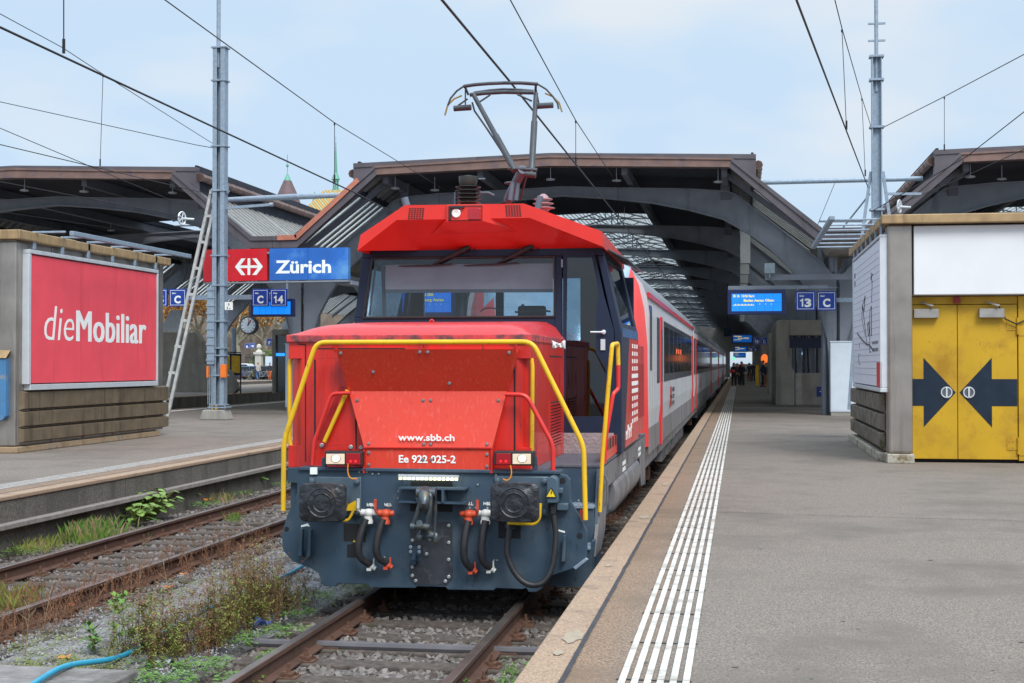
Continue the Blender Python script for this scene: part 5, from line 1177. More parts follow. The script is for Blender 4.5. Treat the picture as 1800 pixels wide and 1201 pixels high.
# ---------------------------------------------------------------- passenger coaches
m_cw = mat('coach_pale_grey', (.5, .51, .53), .42, var=.06, vs=2, dirt=(.36, .34, .33), ds=3, da=.45, streak=True)
m_cskirt = mat('coach_skirt_grey', (.2, .19, .195), .5, .1, var=.12, vs=3, dirt=(.12, .1, .09), ds=3, da=.5, streak=True)
m_croof = mat('coach_roof_silver', (.3, .32, .35), .35, .4, var=.12, vs=3)
m_cband = mat('coach_window_band', (.03, .032, .042), .3, var=.1, coat=.3)
m_cglass = mat('coach_window_glass', (.012, .016, .022), .06, var=.1, spec=.8)
m_cred = mat('coach_red', (.58, .018, .022), .4, var=.05, coat=.2)
m_nose = mat('coach_nose_red', (.74, .055, .05), .35, var=.04, coat=.3)
def coach(y0, y1, first, label):
    t = thing('passenger_coach', label, 'coach', (0, (y0 + y1) / 2, 0), 'passenger coaches standing behind the locomotive')
    hw = 1.405
    sec = [(hw - .03, 1.2), (hw, 1.5), (hw, 2.95), (hw - .03, 3.22)]
    roof = [(hw - .03, 3.22), (hw - .1, 3.42), (hw - .32, 3.68), (.75, 3.9), (.3, 4.0), (-.3, 4.0), (-.75, 3.9), (-hw + .32, 3.68), (-hw + .1, 3.42), (-hw + .03, 3.22)]
    pr = [(-x, z) for x, z in sec] + roof[::-1][1:-1] + sec[::-1]
    body = part(MB().prism([(x, y0, z) for x, z in pr], (0, y1 - y0, 0)), 'body', m_cw, t)
    b = MB(); b.prism([(x * 1.003, y0 + .01, z + .004) for x, z in roof], (0, y1 - y0 - .02, 0)); part(b, 'roof', m_croof, t, smooth=30)
    b = MB(); b.m = 0; b.box(hw - .03, y0 + .02, 3.215, hw + .004, y1 - .02, 3.29); part(b, 'red_stripe' if first else 'eaves_strip', m_cred if first else m_croof, t)
    b = MB(); b.box(-hw + .1, y0 + .1, .62, hw - .06, y1 - .1, 1.2); b.box(hw - .06, y0 + .02, .82, hw - .012, y1 - .02, 1.215)
    y = y0 + 5.5
    while y < y1 - 6: b.box(hw - .25, y, .35, hw - .1, y + 1.5, .62); y += 2.1
    part(b, 'skirt', m_cskirt, t)
    d0 = y0 + 3.1 if first else y0 + .9
    wb0 = d0 + 1.15; wb1 = y1 - 2.2
    b = MB(); b.box(hw - .02, wb0, 1.88, hw + .003, wb1, 2.98); b.box(hw - .02, d0 - 1.0, 1.88, hw + .003, d0 - .12, 2.98)
    if first: b.box(hw - .02, y0 + .25, 2.1, hw + .003, y0 + .75, 3.1)
    bd = part(b, 'window_band', m_cband, t)
    n = max(3, int((wb1 - wb0) / 1.75)); st = (wb1 - wb0) / n
    for k in range(n): part(MB().box(hw, wb0 + k * st + .12, 2.02, hw + .008, wb0 + (k + 1) * st - .12, 2.88), 'window', m_cglass, t, bevel=.004)
    for yy in (d0, y1 - 1.9):
        dr_ = part(MB().box(hw - .04, yy, .8, hw + .02, yy + .45, 3.02), 'door', m_cred, t, bevel=.012)
        part(MB().box(hw + .02, yy + .13, 1.9, hw + .024, yy + .34, 2.8), 'door_window', m_cglass, dr_)
    b = MB(); b.box(hw, y0 + 6.6, 1.36, hw + .003, y0 + 7.3, 1.75); lg = part(b, 'logo_plate', m_cred, t)
    if first:
        b = MB(); c = (y0 + 6.95, 1.555)
        for s_ in (-1, 1): b.box(hw + .003, c[0] - .02, c[1] - .14, hw + .006, c[0] + .02, c[1] + .14); b.box(hw + .003, c[0] - .24, c[1] - .022, hw + .006, c[0] + .24, c[1] + .022)
        part(b, 'emblem', m_signw, lg)
        for i, s_ in enumerate(('SBB', 'CFF', 'FFS')): text('lettering', s_, m_ink2, (hw + .004, y0 + 7.5, 1.64 - i * .14), .09, .95, '+x', t, bold=.02)
    for yy in (y0 + 3.3, y1 - 3.3):
        b = MB(); b.box(-1.1, yy - 1.6, .42, 1.12, yy + 1.6, .78); b.box(1.05, yy - .25, .2, 1.2, yy + .25, .6)
        for w_ in (-1.25, 1.25):
            for sx in (-1, 1): b.lathe([(.0, 0), (.4, .0), (.46, .05), (.46, .1)], (sx * .8, yy + w_, .46), (-sx, 0, 0), 24)
            b.lathe([(.12, 0), (.12, .12), (.06, .14)], (1.0, yy + w_, .46), (1, 0, 0), 12)
        part(b, 'bogie', m_iron, t)
    if first:
        S3 = [(y0 - .95, .95, 1.0, 2.3), (y0 - .75, 1.12, .95, 2.75), (y0 - .4, 1.28, .95, 3.3), (y0, 1.4, .95, 3.98)]
        b = MB(); vs = []; N = 14
        for (y, w_, z0, z1) in S3:
            for i in range(N + 1):
                a = PI * i / N; ca, sa = math.cos(a), math.sin(a); e = .45
                vs.append((w_ * abs(ca) ** e * (1 if ca > 0 else -1), y - .25 * sa ** 2 * (1 if y < y0 else 0), z0 + (z1 - z0) * max(0, sa) ** e))
        m = N + 1; z_ = lambda f: sum(vs[i][2] for i in f) / len(f); x_ = lambda f: sum(vs[i][0] for i in f) / len(f)
        b.add(vs, [(j * m + i, j * m + i + 1, (j + 1) * m + i + 1, (j + 1) * m + i) for j in range(3) for i in range(N)] + [list(range(m))])
        b.mi = [1 if (z_(f) > 3.3 or (z_(f) > 2.3 and abs(x_(f)) < .86)) else 0 for f in b.f]
        part(b, 'nose', [m_nose, mat('nose_windscreen', (.45, .55, .65), .12, .75, var=.1)], t, smooth=50)
        b = MB()
        for sx in (-.875, .875): b.tube([(sx, y0 - 1.0, 1.0), (sx, y0 - 1.5, 1.0)], .09, 12); b.lathe([(.24, 0), (.24, .04)], (sx, y0 - 1.5, 1.0), (0, -1, 0), 20)
        part(b, 'buffer', m_bufs, t)
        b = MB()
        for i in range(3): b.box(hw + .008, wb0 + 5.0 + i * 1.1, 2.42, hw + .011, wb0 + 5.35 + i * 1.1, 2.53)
        part(b, 'painted_reflection', mat('orange_reflection_glow', (.6, .1, .03), .4, emit=(1, .16, .05), es=.4), t)  # glowing plates on the glass paint in reflections of orange lights
    return t
for i, (a, c) in enumerate(((21.6, 43.2), (43.8, 68.4), (69.0, 93.6), (94.2, 118.8), (119.4, 144.0))):
    coach(a, c, i == 0, ('first coach behind the locomotive, with red nose and wide pale side', 'second coach in the train, dark windows above pale grey sides', 'third coach in the train, just inside the dark hall', 'fourth coach in the train, deep inside the dark hall', 'last visible coach in the train near the end wall')[i])

# ---------------------------------------------------------------- signs
def gsign(rect, Y_, small, big, label, depth=.08):
    (x0, y0, x1, y1) = rect; p, q = at(x0, y1, Y=Y_), at(x1, y0, Y=Y_); w_, h_ = q.x - p.x, q.z - p.z
    t = thing('track_sign', label, 'sign', ((p.x + q.x) / 2, Y_, p.z), 'blue square track and sector signs')
    part(MB().box(p.x, Y_, p.z, q.x, Y_ + depth, q.z), 'board', m_signblue, t, bevel=.01)
    b = MB(); i = w_ * .07; th = w_ * .022; yy = Y_ - .002
    b.box(p.x + i, yy, p.z + i, q.x - i, yy + .002, p.z + i + th); b.box(p.x + i, yy, q.z - i - th, q.x - i, yy + .002, q.z - i)
    b.box(p.x + i, yy, p.z + i + th, p.x + i + th, yy + .002, q.z - i - th); b.box(q.x - i - th, yy, p.z + i + th, q.x - i, yy + .002, q.z - i - th)
    part(b, 'border', m_signw, t)
    if big[0] == '1':
        s_ = h_ * .42; x0_ = p.x + w_ * .2; z0_ = p.z + h_ * .2
        part(MB().prism([V((x0_ + s_ * a, yy - .001, z0_ + s_ * c)) for a, c in ((.24, 0), (.43, 0), (.43, 1), (.29, 1), (.22, .88), (.04, .8), (.04, .66), (.24, .68))], (0, .002, 0)), 'number', m_signw, t)
        text('number', big[1:], m_signw, (p.x + w_ * .45, yy, z0_), s_, w_ * .34, '-y', t, bold=.045)
    else: text('number', big, m_signw, (((p.x + q.x) / 2), yy, p.z + h_ * .2), h_ * .42, w_ * .38, '-y', t, bold=.045, align='CENTER')
    if small: text('caption', small, m_signw, (p.x + w_ * .18, yy, p.z + h_ * .72), h_ * .085, w_ * .24, '-y', t, bold=.03)
    return t
YS = 46.0
gsign((1399, 512, 1433, 546), YS, 'Gleis', '13', 'blue 13 sign beside the nearest blue departure display')
gsign((1436, 512, 1470, 546), YS, 'Sektor', 'C', 'blue C sign between the 13 sign and the white poster')
gsign((443, 508, 472, 539), 43.0, 'Sektor', 'C', 'blue C sign above the round station clock')
gsign((475, 508, 504, 539), 43.0, 'Gleis', '14', 'blue 14 sign above the blue display')
gsign((297, 508, 327, 539), 43.0, 'Sektor', 'C', 'blue C sign between billboard and leaning strut')
gsign((265, 508, 294, 539), 43.0, 'Gleis', '15', 'blue 15 sign half hidden by the billboard')
gsign((1324, 593, 1336, 606), 92, 'Gleis', '13', 'small distant 13 sign under the hall roof')
gsign((1337, 593, 1350, 606), 92, 'Sektor', 'C', 'small distant C sign nearest the concrete pillar')
gsign((1314, 609, 1324, 618), 125, 'Gleis', '13', 'tiny far 13 sign deep in the hall')
gsign((1324, 609, 1333, 618), 125, 'Sektor', 'B', 'tiny far B sign deep in the hall')
gsign((430, 604, 439, 613), 100, None, 'B', 'tiny B sign before the autumn tree trunk')
gsign((439, 603, 448, 612), 100, None, '18', 'tiny 18 sign before the autumn trees')
gsign((468, 595, 478, 608), 96, None, '17', 'tiny 17 sign left of the glass lift shaft')
def arms(l, label):
    b = MB()
    for s_ in l: b.box(*s_)
    return tag(b.build('sign_bracket', m_steel), label, 'sign bracket')
p = at(1399, 512, Y=YS); q = at(1505, 525, Y=YS)
arms([(p.x + .04, YS + .09, p.z + .02, p.x + .07, YS + .12, p.z + .12), (p.x, YS + .09, p.z + .1, p.x + 1.3, YS + .12, p.z + .12), (p.x - .02, YS + .1, q.z - .1, 6.3, YS + .2, q.z + .03)], 'grey arm holding the 13 and C signs')
p = at(297, 508, Y=43); q = at(504, 523, Y=43)
arms([(p.x, 43.1, q.z - .05, q.x, 43.18, q.z + .1), (q.x - .05, 43.1, q.z + .1, q.x, 43.14, q.z + .6)], 'grey arm holding the C and 14 signs')
def display(rect, Y_, lines, label, m_s=m_scr, txt=True, depth=.2):
    (x0, y0, x1, y1) = rect; p, q = at(x0, y1, Y=Y_), at(x1, y0, Y=Y_); w_, h_ = q.x - p.x, q.z - p.z
    t = thing('departure_display', label, 'display', ((p.x + q.x) / 2, Y_, p.z), 'blue departure displays')
    part(MB().box(p.x, Y_, p.z, q.x, Y_ + depth, q.z), 'case', mat('display_case_blue', (.008, .02, .1), .3), t, bevel=.01)
    s_ = part(MB().box(p.x + w_ * .07, Y_ - .006, p.z + h_ * .13, q.x - w_ * .07, Y_, q.z - h_ * .16), 'screen', m_s, t)
    b = MB()
    for i in range(1, 6): x = p.x + w_ * (.07 + .86 * i / 6); b.box(x - .004, Y_ - .007, p.z + h_ * .13, x + .004, Y_ - .006, q.z - h_ * .16)
    b.box(p.x + w_ * .07, Y_ - .007, p.z + h_ * .47, q.x - w_ * .07, Y_ - .006, p.z + h_ * .48); part(b, 'cell_line', m_scrd, s_)
    for i, (s2, dx, ww) in enumerate(lines):
        if s2: text('screen_text', s2, m_ytext, (p.x + w_ * dx, Y_ - .008, p.z + h_ * (.7 - .18 * i)), h_ * .1, w_ * ww, '-y', s_, bold=.03)
    b = MB(); r_ = random.Random(len(label))
    for i in range(13): b.box(p.x + w_ * (.1 + .028 * i), Y_ - .009, p.z + h_ * .36, p.x + w_ * (.12 + .028 * i), Y_ - .007, p.z + h_ * (.39 + .03 * (i % 2)))
    for i in range(3): b.box(p.x + w_ * (.55 + .1 * i), Y_ - .009, p.z + h_ * .4, p.x + w_ * (.562 + .1 * i), Y_ - .007, p.z + h_ * .43)
    if txt: part(b, 'formation_marks', m_ytext, s_)
    return t
display((1279, 509, 1381, 553), YS, [('IR 16  13:06 Bern', .1, .36), ('Baden Aarau Olten', .28, .52)], 'lit blue departure display reading Bern left of the 13 sign')
display((440, 525, 516, 557), 43.3, [], 'blank blue display hanging below the C and 14 signs', txt=False)
display((700, 505, 800, 556), 44.5, [('13:06 Basel SBB', .2, .42), ('Lenzburg Aarau', .3, .5)], 'blue departure display seen through the locomotive windscreen')
display((1286, 587, 1324, 604), 92.5, [('13:06 Bern', .1, .36), ('Aarau Olten', .28, .52)], 'second blue display along the platform beside the small 13 sign', m_scrd)
display((1290, 608, 1314, 619), 125.3, [('13:06', .1, .3), ('Olten', .28, .5)], 'third blue display along the platform, far in the hall', m_scrd)
display((1289, 620, 1311, 629), 150, [('13:06', .1, .3)], 'farthest blue display along the platform', m_scrd)
b = MB(); p = at(1345, 487, Y=46.2); q = at(1560, 484, Y=46.2); b.box(p.x, 46.3, p.z - .1, q.x, 46.42, p.z + .08); p2 = at(1280, 507, Y=46.2); b.box(p2.x, 46.1, p2.z - .05, 5.6, 46.2, p2.z + .07)
tag(b.build('hanger_beam', m_girder), 'violet grey beam carrying the departure display and floodlight', 'beam')
b = MB(); c = at(1353, 472, Y=46.1); b.bc(c, (.33, .2, .33)); b.tube([c, c - V((0, 0, .3))], .03, 6); tag(b.build('floodlight', mat('grey_lamp_body', (.33, .4, .44), .4, .2), bevel=.07, seg=3), 'grey box floodlight standing on the violet beam', 'floodlight')
# row of white square duct pieces hanging along the platform
m_duct = mat('white_duct', (.55, .57, .57), .5, var=.1, vs=8, dirt=(.3, .28, .26), ds=8, da=.3)
k0 = None; c = at(1310, 436, Y=50)
for k in range(12):
    y = 50 + k * 6.2
    if k0 is None:
        b = MB(); b.box(c.x - .17, y - .25, c.z - .55, c.x + .17, y + .25, c.z + .55); b.box(c.x - .19, y - .27, c.z + .5, c.x + .19, y + .27, c.z + .56); b.tube([(c.x, y, c.z + .56), (c.x, y, 8.0)], .02, 6)
        k0 = b.build('hanging_lantern', m_duct, bevel=.02); tag(k0, 'first white box lantern of the row, nearest the open hall end', 'lantern', 'row of white box lanterns over the platform')
    else:
        r_ = k0.copy(); COL.objects.link(r_); r_['label'] = f"{('second third fourth fifth sixth seventh eighth ninth tenth eleventh last').split()[k - 1]} white box lantern of the row, counted from the open hall end"; r_.location = k0.location + V((0, 6.2 * k, 0))
# station name sign
t = thing('station_name_sign', 'long station sign, red emblem panel and blue panel with the town name', 'sign', (-11, 41.6, 4.7))
YZ = 41.6
b = MB(); P_ = lambda l: [at(x, y, Y=YZ) for x, y in l]
b.prism(P_([(357, 439), (388, 439), (388, 495), (357, 496)]), (0, .25, 0)); b.prism(P_([(388.4, 439), (469, 437), (469, 493), (388.4, 495)]), (0, .25, 0)); part(b, 'red_panel', m_signred, t)
b = MB(); b.prism(P_([(474, 437), (541, 436), (541, 492), (474, 493)]), (0, .25, 0)); b.prism(P_([(541.5, 436), (612, 435), (612, 491), (541.5, 492)]), (0, .25, 0)); part(b, 'blue_panel', mat('sky_sheen_blue', (.01, .12, .48), .22, var=.25, vs=.9, dirt=(.1, .3, .62), ds=.8, da=.4, coat=.4), t)  # paler blue blotches paint the sheen of the sky into the panel
b = MB(); b.prism(P_([(469.5, 443), (473.5, 443), (473.5, 446), (469.5, 446)]), (0, .2, 0)); b.prism(P_([(357, 497), (612, 492.5), (612, 495), (357, 499)]), (0, .3, 0)); b.prism([at(x, y, Y=YZ + .3) for x, y in ((590, 493), (618, 493), (618, 500), (590, 500))], (0, 1.2, 0)); part(b, 'support_rail', m_girder, t)
p, q = at(484, 480, Y=YZ - .004), at(582, 480, Y=YZ - .004)
text('lettering', 'Zürich', m_signw, p, (at(484, 457.5, Y=YZ).z - p.z), q.x - p.x, '-y', t, bold=.03)
c, s_ = at(437.5, 469, Y=YZ - .003), .42 / 1.75 * .98
s_ = (at(462, 469, Y=YZ).x - at(413, 469, Y=YZ).x) / 2 / 1.75
b = MB(); e = lambda l, b=b: b.prism([c + V((x * s_, 0, z * s_)) for x, z in l], (0, .003, 0))
e([(-1.3, -.16), (1.3, -.16), (1.3, .16), (-1.3, .16)]); e([(-.17, .162), (.17, .162), (.17, 1), (-.17, 1)]); e([(-.17, -1), (.17, -1), (.17, -.162), (-.17, -.162)])
for sx in (-1, 1):
    for sz in (-1, 1): e([(sx * 1.75, 0), (sx * .95, sz * 1), (sx * .42, sz * 1), (sx * 1.1, sz * .163), (sx * 1.301, sz * .163), (sx * 1.301, 0)])
part(b, 'emblem', m_signw, t)
# clock
t = thing('station_clock', 'round station clock with white face hanging on the left platform', 'clock', (-12.9, 44, 3)); c = at(436, 572, Y=43.8); r_ = .27
b = MB(); b.lathe([(r_ * .9, 0), (r_ * 1.05, .0), (r_ * 1.1, .03), (r_ * 1.1, .22), (r_ * .9, .24)], c, (0, 1, 0), 32); b.tube([c + V((0, .12, r_)), c + V((0, .12, r_ + .3))], .03, 8); part(b, 'case', mat('clock_case', (.05, .055, .06), .4, .3), t, smooth=40)
part(MB().lathe([(r_ * .9, 0), (r_ * .9, .004)], c - V((0, .004, 0)), (0, 1, 0), 32), 'face', mat('clock_face', (.62, .7, .76), .4), t)
b = MB()
for i in range(12): a = i * PI / 6; b.bc(c + V((math.sin(a) * r_ * .76, -.006, math.cos(a) * r_ * .76)), (.018, .003, .055), Matrix.Rotation(a, 3, 'Y'))
def hand(a, l, w_, b): b.bc(c + V((math.sin(a) * l * .4, -.009, math.cos(a) * l * .4)), (w_, .003, l), Matrix.Rotation(a, 3, 'Y'))
hand(R(33), r_ * .75, .03, b); hand(R(10), r_ * .95, .02, b); part(b, 'hands', m_black, t)
b = MB(); hand(R(30), r_ * .8, .008, b); b.ball(c + V((math.sin(R(30)) * r_ * .6, -.012, math.cos(R(30)) * r_ * .6)), (.03, .004, .03)); part(b, 'second_hand', m_signred, t)
p, q = at(395, 545, Y=40.0), at(409, 531, Y=40.0)
t = thing('mast_plate', 'small white plate reading 0 and 3 beside the left mast', 'sign', ((p.x + q.x) / 2, 40, p.z)); part(MB().box(p.x, 40, p.z, q.x, 40.02, q.z), 'plate', m_white, t)
text('number', '0', m_ink2, (p.x + .1, 39.997, p.z + .13), .07, None, '-y', t, bold=.03); text('number', '3', m_ink2, (p.x + .06, 39.997, p.z + .025), .07, None, '-y', t, bold=.03); text('small_number', '50', m_ink2, (p.x + .13, 39.997, p.z + .025), .04, None, '-y', t)

# ---------------------------------------------------------------- overhead line masts
YM = 40.2
t = thing('line_mast', 'tall galvanised overhead line mast beside the red and blue station sign', 'mast', (-12.45, YM, PZ), 'overhead line masts')
x0, x1 = -12.62, -12.25
b = MB()
for (a, c) in ((x0, x0 + .13), (x1 - .13, x1)): b.box(a, YM - .15, 1.0, c, YM - .13, 11.6); b.box(a, YM + .13, 1.0, c, YM + .15, 11.6); b.box(a if a == x0 else c - .02, YM - .13, 1.0, a + .02 if a == x0 else c, YM + .13, 11.6)
b.box(x0 + .13, YM - .02, 1.0, x1 - .13, YM + .02, 11.6); part(b, 'column', m_steel, t)
part(MB().tube([(-12.5, YM, 11.0), (-12.5, YM, 15.2)], .06, 12), 'top_pole', m_steel, t)
b = MB(); b.prism([(x, YM - .3, z) for x, z in ((-12.95, .55), (-12.1, .55), (-12.2, .85), (-12.85, .85))], (0, .6, 0)); part(b, 'concrete_base', m_conc, t, bevel=.03)
b = MB(); b.box(x0 - .1, YM - .22, .9, x1 + .1, YM + .22, .94); b.box(x0 - .05, YM - .2, .98, x1 + .05, YM + .2, 1.01)
for sx in (x0 - .05, x1 + .05): b.tube([(sx, YM - .18, .85), (sx, YM - .18, 1.05)], .02, 6)
part(b, 'base_plate', m_steel, t)
for y in (85, 143, 258, 336, 450, 502, 565, 612, 625, 660): z = at(380, y, Y=YM).z; part(MB().box(x0 - .05, YM - .18, z - .02, x1 + .05, YM + .18, z + .02), 'clamp', m_steel, t)
b = MB(); p, q = at(365, 505, Y=YM - .2), at(374, 700, Y=YM - .2); b.box(p.x, YM - .25, q.z + 1.0, q.x + .05, YM - .16, p.z)
for i in range(4): b.tube([(p.x + .02 + i * .05, YM - .2, 1.0), (p.x + .02 + i * .05, YM - .2, q.z + 1.0)], .012, 6)
for i in range(10): b.box(p.x - .02, YM - .27, q.z + 1.1 + i * .23, q.x + .07, YM - .25, q.z + 1.16 + i * .23)
part(b, 'cable_cover', m_steel, t)
b = MB(); p, q = at(388, 664, Y=YM - .2), at(398, 641, Y=YM - .2); b.box(p.x, YM - .25, p.z, q.x, YM - .13, q.z); b.box(x0 - .12, YM - .28, p.z, x0 - .05, YM - .26, q.z - .05); part(b, 'orange_box', mat('orange_plastic', (.78, .17, .015), .45), t, bevel=.01)
m_lat = mat('weathered_strut', (.5, .5, .49), .5, .3, var=.2, vs=8)
b = MB(); A = at(372, 334, Y=YM); B_ = at(281, 724, Y=YM - .0)
for o in (0, .2): b.tube([A + V((o, 0, 0)), B_ + V((o, 0, -.35))], .06, 4)
for i in range(9): c = A * (1 - i / 8.5) + B_ * (i / 8.5); b.box(c.x, YM - .04, c.z - .04, c.x + .2, YM + .04, c.z + .04)
part(b, 'leaning_strut', m_lat, t)
b = MB(); b.tube([at(390, 352, Y=YM + .3), at(520, 346, Y=45.6), at(640, 342, Y=45.6)], .075, 12); b.box(x1, YM - .06, 7.25, x1 + .06, YM + .06, 7.5); p = at(520, 346, Y=45.6); part(b, 'cross_boom', m_steel, t)
b = MB(); b.tube([at(386, 367, Y=YM), at(474, 360, Y=YM)], .055, 4); b.tube([at(474, 360, Y=YM), at(480, 360, Y=YM)], .06, 8); part(b, 'side_bracket', m_steel, t)
YN = 41.5
t = thing('line_mast', 'tall galvanised overhead line mast behind the white poster kiosk', 'mast', (6.7, YN, PZ), 'overhead line masts')
xc = at(1541, 250, Y=YN).x; zt_ = at(1541, 100, Y=YN).z
b = MB(); b.box(xc - .14, YN - .14, .85, xc - .11, YN + .14, zt_); b.box(xc + .11, YN - .14, .85, xc + .14, YN + .14, zt_); b.box(xc - .11, YN - .01, .85, xc + .11, YN + .01, zt_); part(b, 'column', m_steel, t)
b = MB(); b.tube([(xc, YN, zt_ - 1), (xc, YN, 15.2)], .055, 12)
for y in (42, 72): p = at(1541, y, Y=YN); b.box(p.x - .24, YN - .03, p.z - .02, p.x + .24, YN + .03, p.z + .03)
part(b, 'top_pole', m_steel, t)
for y in (100, 141, 224, 369): z = at(1541, y, Y=YN).z; part(MB().box(xc - .2, YN - .17, z - .03, xc + .2, YN + .17, z + .03), 'clamp', m_steel, t)
b = MB()
for sx, q in ((-1, (1531, 302)), (1, (1552, 302))): p = at(*q, Y=YN); b.tube([p, V((xc + sx * .45, YN, 5.6)), V((xc + sx * .8, YN, .9))], .06, 4)
part(b, 'brace', m_steel, t)
b = MB(); b.prism([(xc + x, YN - .4, z) for x, z in ((-.5, .55), (.5, .55), (.4, .9), (-.4, .9))], (0, .8, 0)); part(b, 'concrete_base', m_conc, t)
b = MB(); p, q = at(1340, 321, Y=45), at(1622, 314, Y=45); b.tube([p, q], .075, 12); part(b, 'cross_boom', m_steel, t)
b = MB(); b.tube([at(1560, 341, Y=YN), at(1620, 341, Y=YN)], .05, 4); b.tube([at(1440, 388, Y=48), at(1523, 388, Y=48)], .06, 8); b.tube([at(1483, 399, Y=48), at(1530, 340, Y=44)], .03, 6); part(b, 'side_bracket', m_steel, t)
def pulley(px, py, Y_, label):
    c = at(px, py, Y=Y_); b = MB(); r_ = .17
    pts = [c + V((.35 * r_ * math.cos(a), r_ * .6 * math.cos(a), r_ * math.sin(a))) for a in [i * PI / 10 for i in range(21)]]
    b.tube(pts, .022, 6)
    for a in (0, PI / 2.5, PI / 1.25, PI * 1.2, PI * 1.6): b.tube([c, c + V((.35 * r_ * math.cos(a), r_ * .6 * math.cos(a), r_ * math.sin(a)))], .015, 5)
    b.tube([c - V((.08, 0, 0)), c + V((.3, .1, -.02))], .03, 6); return tag(b.build('tension_wheel', m_alu), label, 'tension wheel')
pulley(320, 384, 36, 'spoked tension wheel on the wire left of the mast'); pulley(1581, 363, 39, 'spoked tension wheel above the yellow door kiosk')

# ---------------------------------------------------------------- overhead wires
m_wire = mat('oxidised_wire', (.02, .02, .024), .5, .4)
def wire(pts, r, label, drops=(), sag=0.):
    pts = [V(p) for p in pts]
    t = thing('overhead_wire', label, 'wire', pts[0])
    part(MB().tube(pts, r, 6), 'conductor', m_wire, t)
    for (a, c) in drops: b = MB(); b.tube([a, c], .007, 5); b.tube([V(c) + V((0, 0, .16)), c], .018, 6); b.tube([a, V(a) - V((0, 0, .05))], .018, 6); part(b, 'dropper', m_wire, t)
    return t
zc = 5.62
wire([(-.05, 2, zc + .02), (-.05, 17.3, zc + .09), (-.06, 48, zc - .02), (.0, 130, zc - .1)], .014, 'thick contact wire resting on the raised pantograph',
     [(at(1012, 212, Z=6.9), at(1012, 291, Y=at(1012, 212, Z=6.9).y))])
A = at(897, 0, Z=7.05); B_ = at(1012, 212, Z=6.85); C_ = at(1086, 325, Y=46)
wire([A - (B_ - A) * 1.4, A, B_, C_, at(1145, 402, Y=62)], .009, 'thin carrier wire running above the pantograph into the hall', [(C_, at(1087, 381, Y=46)), (at(1141, 396, Y=61), at(1141, 447, Y=61))])
A = at(0, 48, Z=5.65); B_ = at(385, 228, Z=5.62)
wire([A - (B_ - A) * 1.2, A, B_, at(630, 342, Z=5.55), at(770, 415, Y=48)], .014, 'thick contact wire above the empty track crossing the left mast', [(at(112, -60, Y=14.7), at(112, 94, Y=14.7))])
A = at(290, 0, Z=7.1); B_ = at(588, 216, Z=6.9)
wire([A - (B_ - A), A, B_, at(775, 330, Y=44), at(900, 395, Y=62)], .009, 'thin carrier wire above the empty track', [(B_, at(588, 322, Y=B_.y)), (at(772, 328, Y=43.7), at(772, 372, Y=43.7))])
wire([at(-60, -8, Y=24), at(110, 84, Y=28.5), at(180, 130, Y=31), at(373, 252, Y=40.2)], .009, 'thin stay wire ending high on the left mast', [(at(181, 132, Y=31), at(176, 292, Y=31))])
wire([at(-60, 166, Y=36), at(345, 255, Y=39.6), at(373, 260, Y=40.1)], .01, 'single stay wire sloping gently to the left mast')
wire([at(-60, 200, Y=28), at(176, 300, Y=31), at(373, 382, Y=41)], .009, 'lower steep wire crossing before the left hall roof')
wire([at(-60, 240, Y=28), at(176, 296, Y=31), at(378, 344, Y=40.4)], .011, 'lower flat wire crossing before the left hall roof')
wire([at(-60, 308, Y=30), at(300, 377, Y=35.5), at(318, 383, Y=36)], .012, 'pale wire held by the left tension wheel')
wire([at(-60, 363, Y=36), at(240, 408, Y=44), at(420, 430, Y=50)], .008, 'faint wire inside the left hall')
wire([at(1378, -60, Y=13), at(1400, 0, Y=15), at(1487, 228, Y=26), at(1526, 330, Y=41)], .014, 'thick wire coming down to the right mast', [(at(1480, 52, Y=26), at(1488, 228, Y=26)), (at(1515, 173, Y=35), at(1521, 310, Y=35))])
wire([at(1455, -50, Y=23), at(1480, 50, Y=26), at(1515, 172, Y=35), at(1531, 222, Y=41)], .01, 'thin wire ending high on the right mast')
wire([at(1553, 224, Y=41), at(1660, 170, Y=37), at(1860, 64, Y=31)], .011, 'thin wire leaving the right mast toward the upper right', [(at(1660, 171, Y=37), at(1660, 265, Y=37))])
wire([at(1532, 372, Y=41), at(1700, 275, Y=35), at(1860, 150, Y=30)], .012, 'steeper wire passing before the right hall roof')
wire([at(1585, 357, Y=40), at(1680, 318, Y=36), at(1860, 235, Y=31)], .01, 'flatter wire passing before the right hall roof')
wire([at(1469, 318, Y=45), at(1437, 396, Y=46)], .008, 'short hanging wire below the right cross boom')
# ---------------------------------------------------------------- cabinets and concrete structures
def cabinet(x0, y0, w_, d_, h_, label):
    t = thing('switch_cabinet', label, 'cabinet', (x0 + w_ / 2, y0, PZ), 'tall pale switch cabinets')
    part(MB().box(x0, y0, PZ + .12, x0 + w_, y0 + d_, PZ + h_ - .04), 'housing', m_cabinet, t, bevel=.015)
    part(MB().box(x0 - .02, y0 - .02, PZ + h_ - .04, x0 + w_ + .02, y0 + d_ + .02, PZ + h_), 'lid', m_cabinet, t, bevel=.01)
    part(MB().box(x0 + .02, y0 + .02, PZ, x0 + w_ - .02, y0 + d_, PZ + .12), 'plinth', m_conc, t)
    b = MB(); b.box(x0 + .03, y0 - .006, PZ + .16, x0 + w_ - .03, y0, PZ + h_ - .08); d = part(b, 'door', m_cabinet, t)
    b = MB()
    for i in range(20): b.box(x0 - .006, y0 + .06, PZ + h_ - 1.3 + i * .05, x0, y0 + d_ - .06, PZ + h_ - 1.27 + i * .05)
    part(b, 'vent', m_cabinet, t)
cabinet(5.62, 46.4, .86, .5, 2.38, 'pale blue cabinet standing left of the white poster kiosk')
cabinet(-13.1, 48.4, .86, .5, 2.38, 'pale blue cabinet beside the front of the locomotive on the left platform')
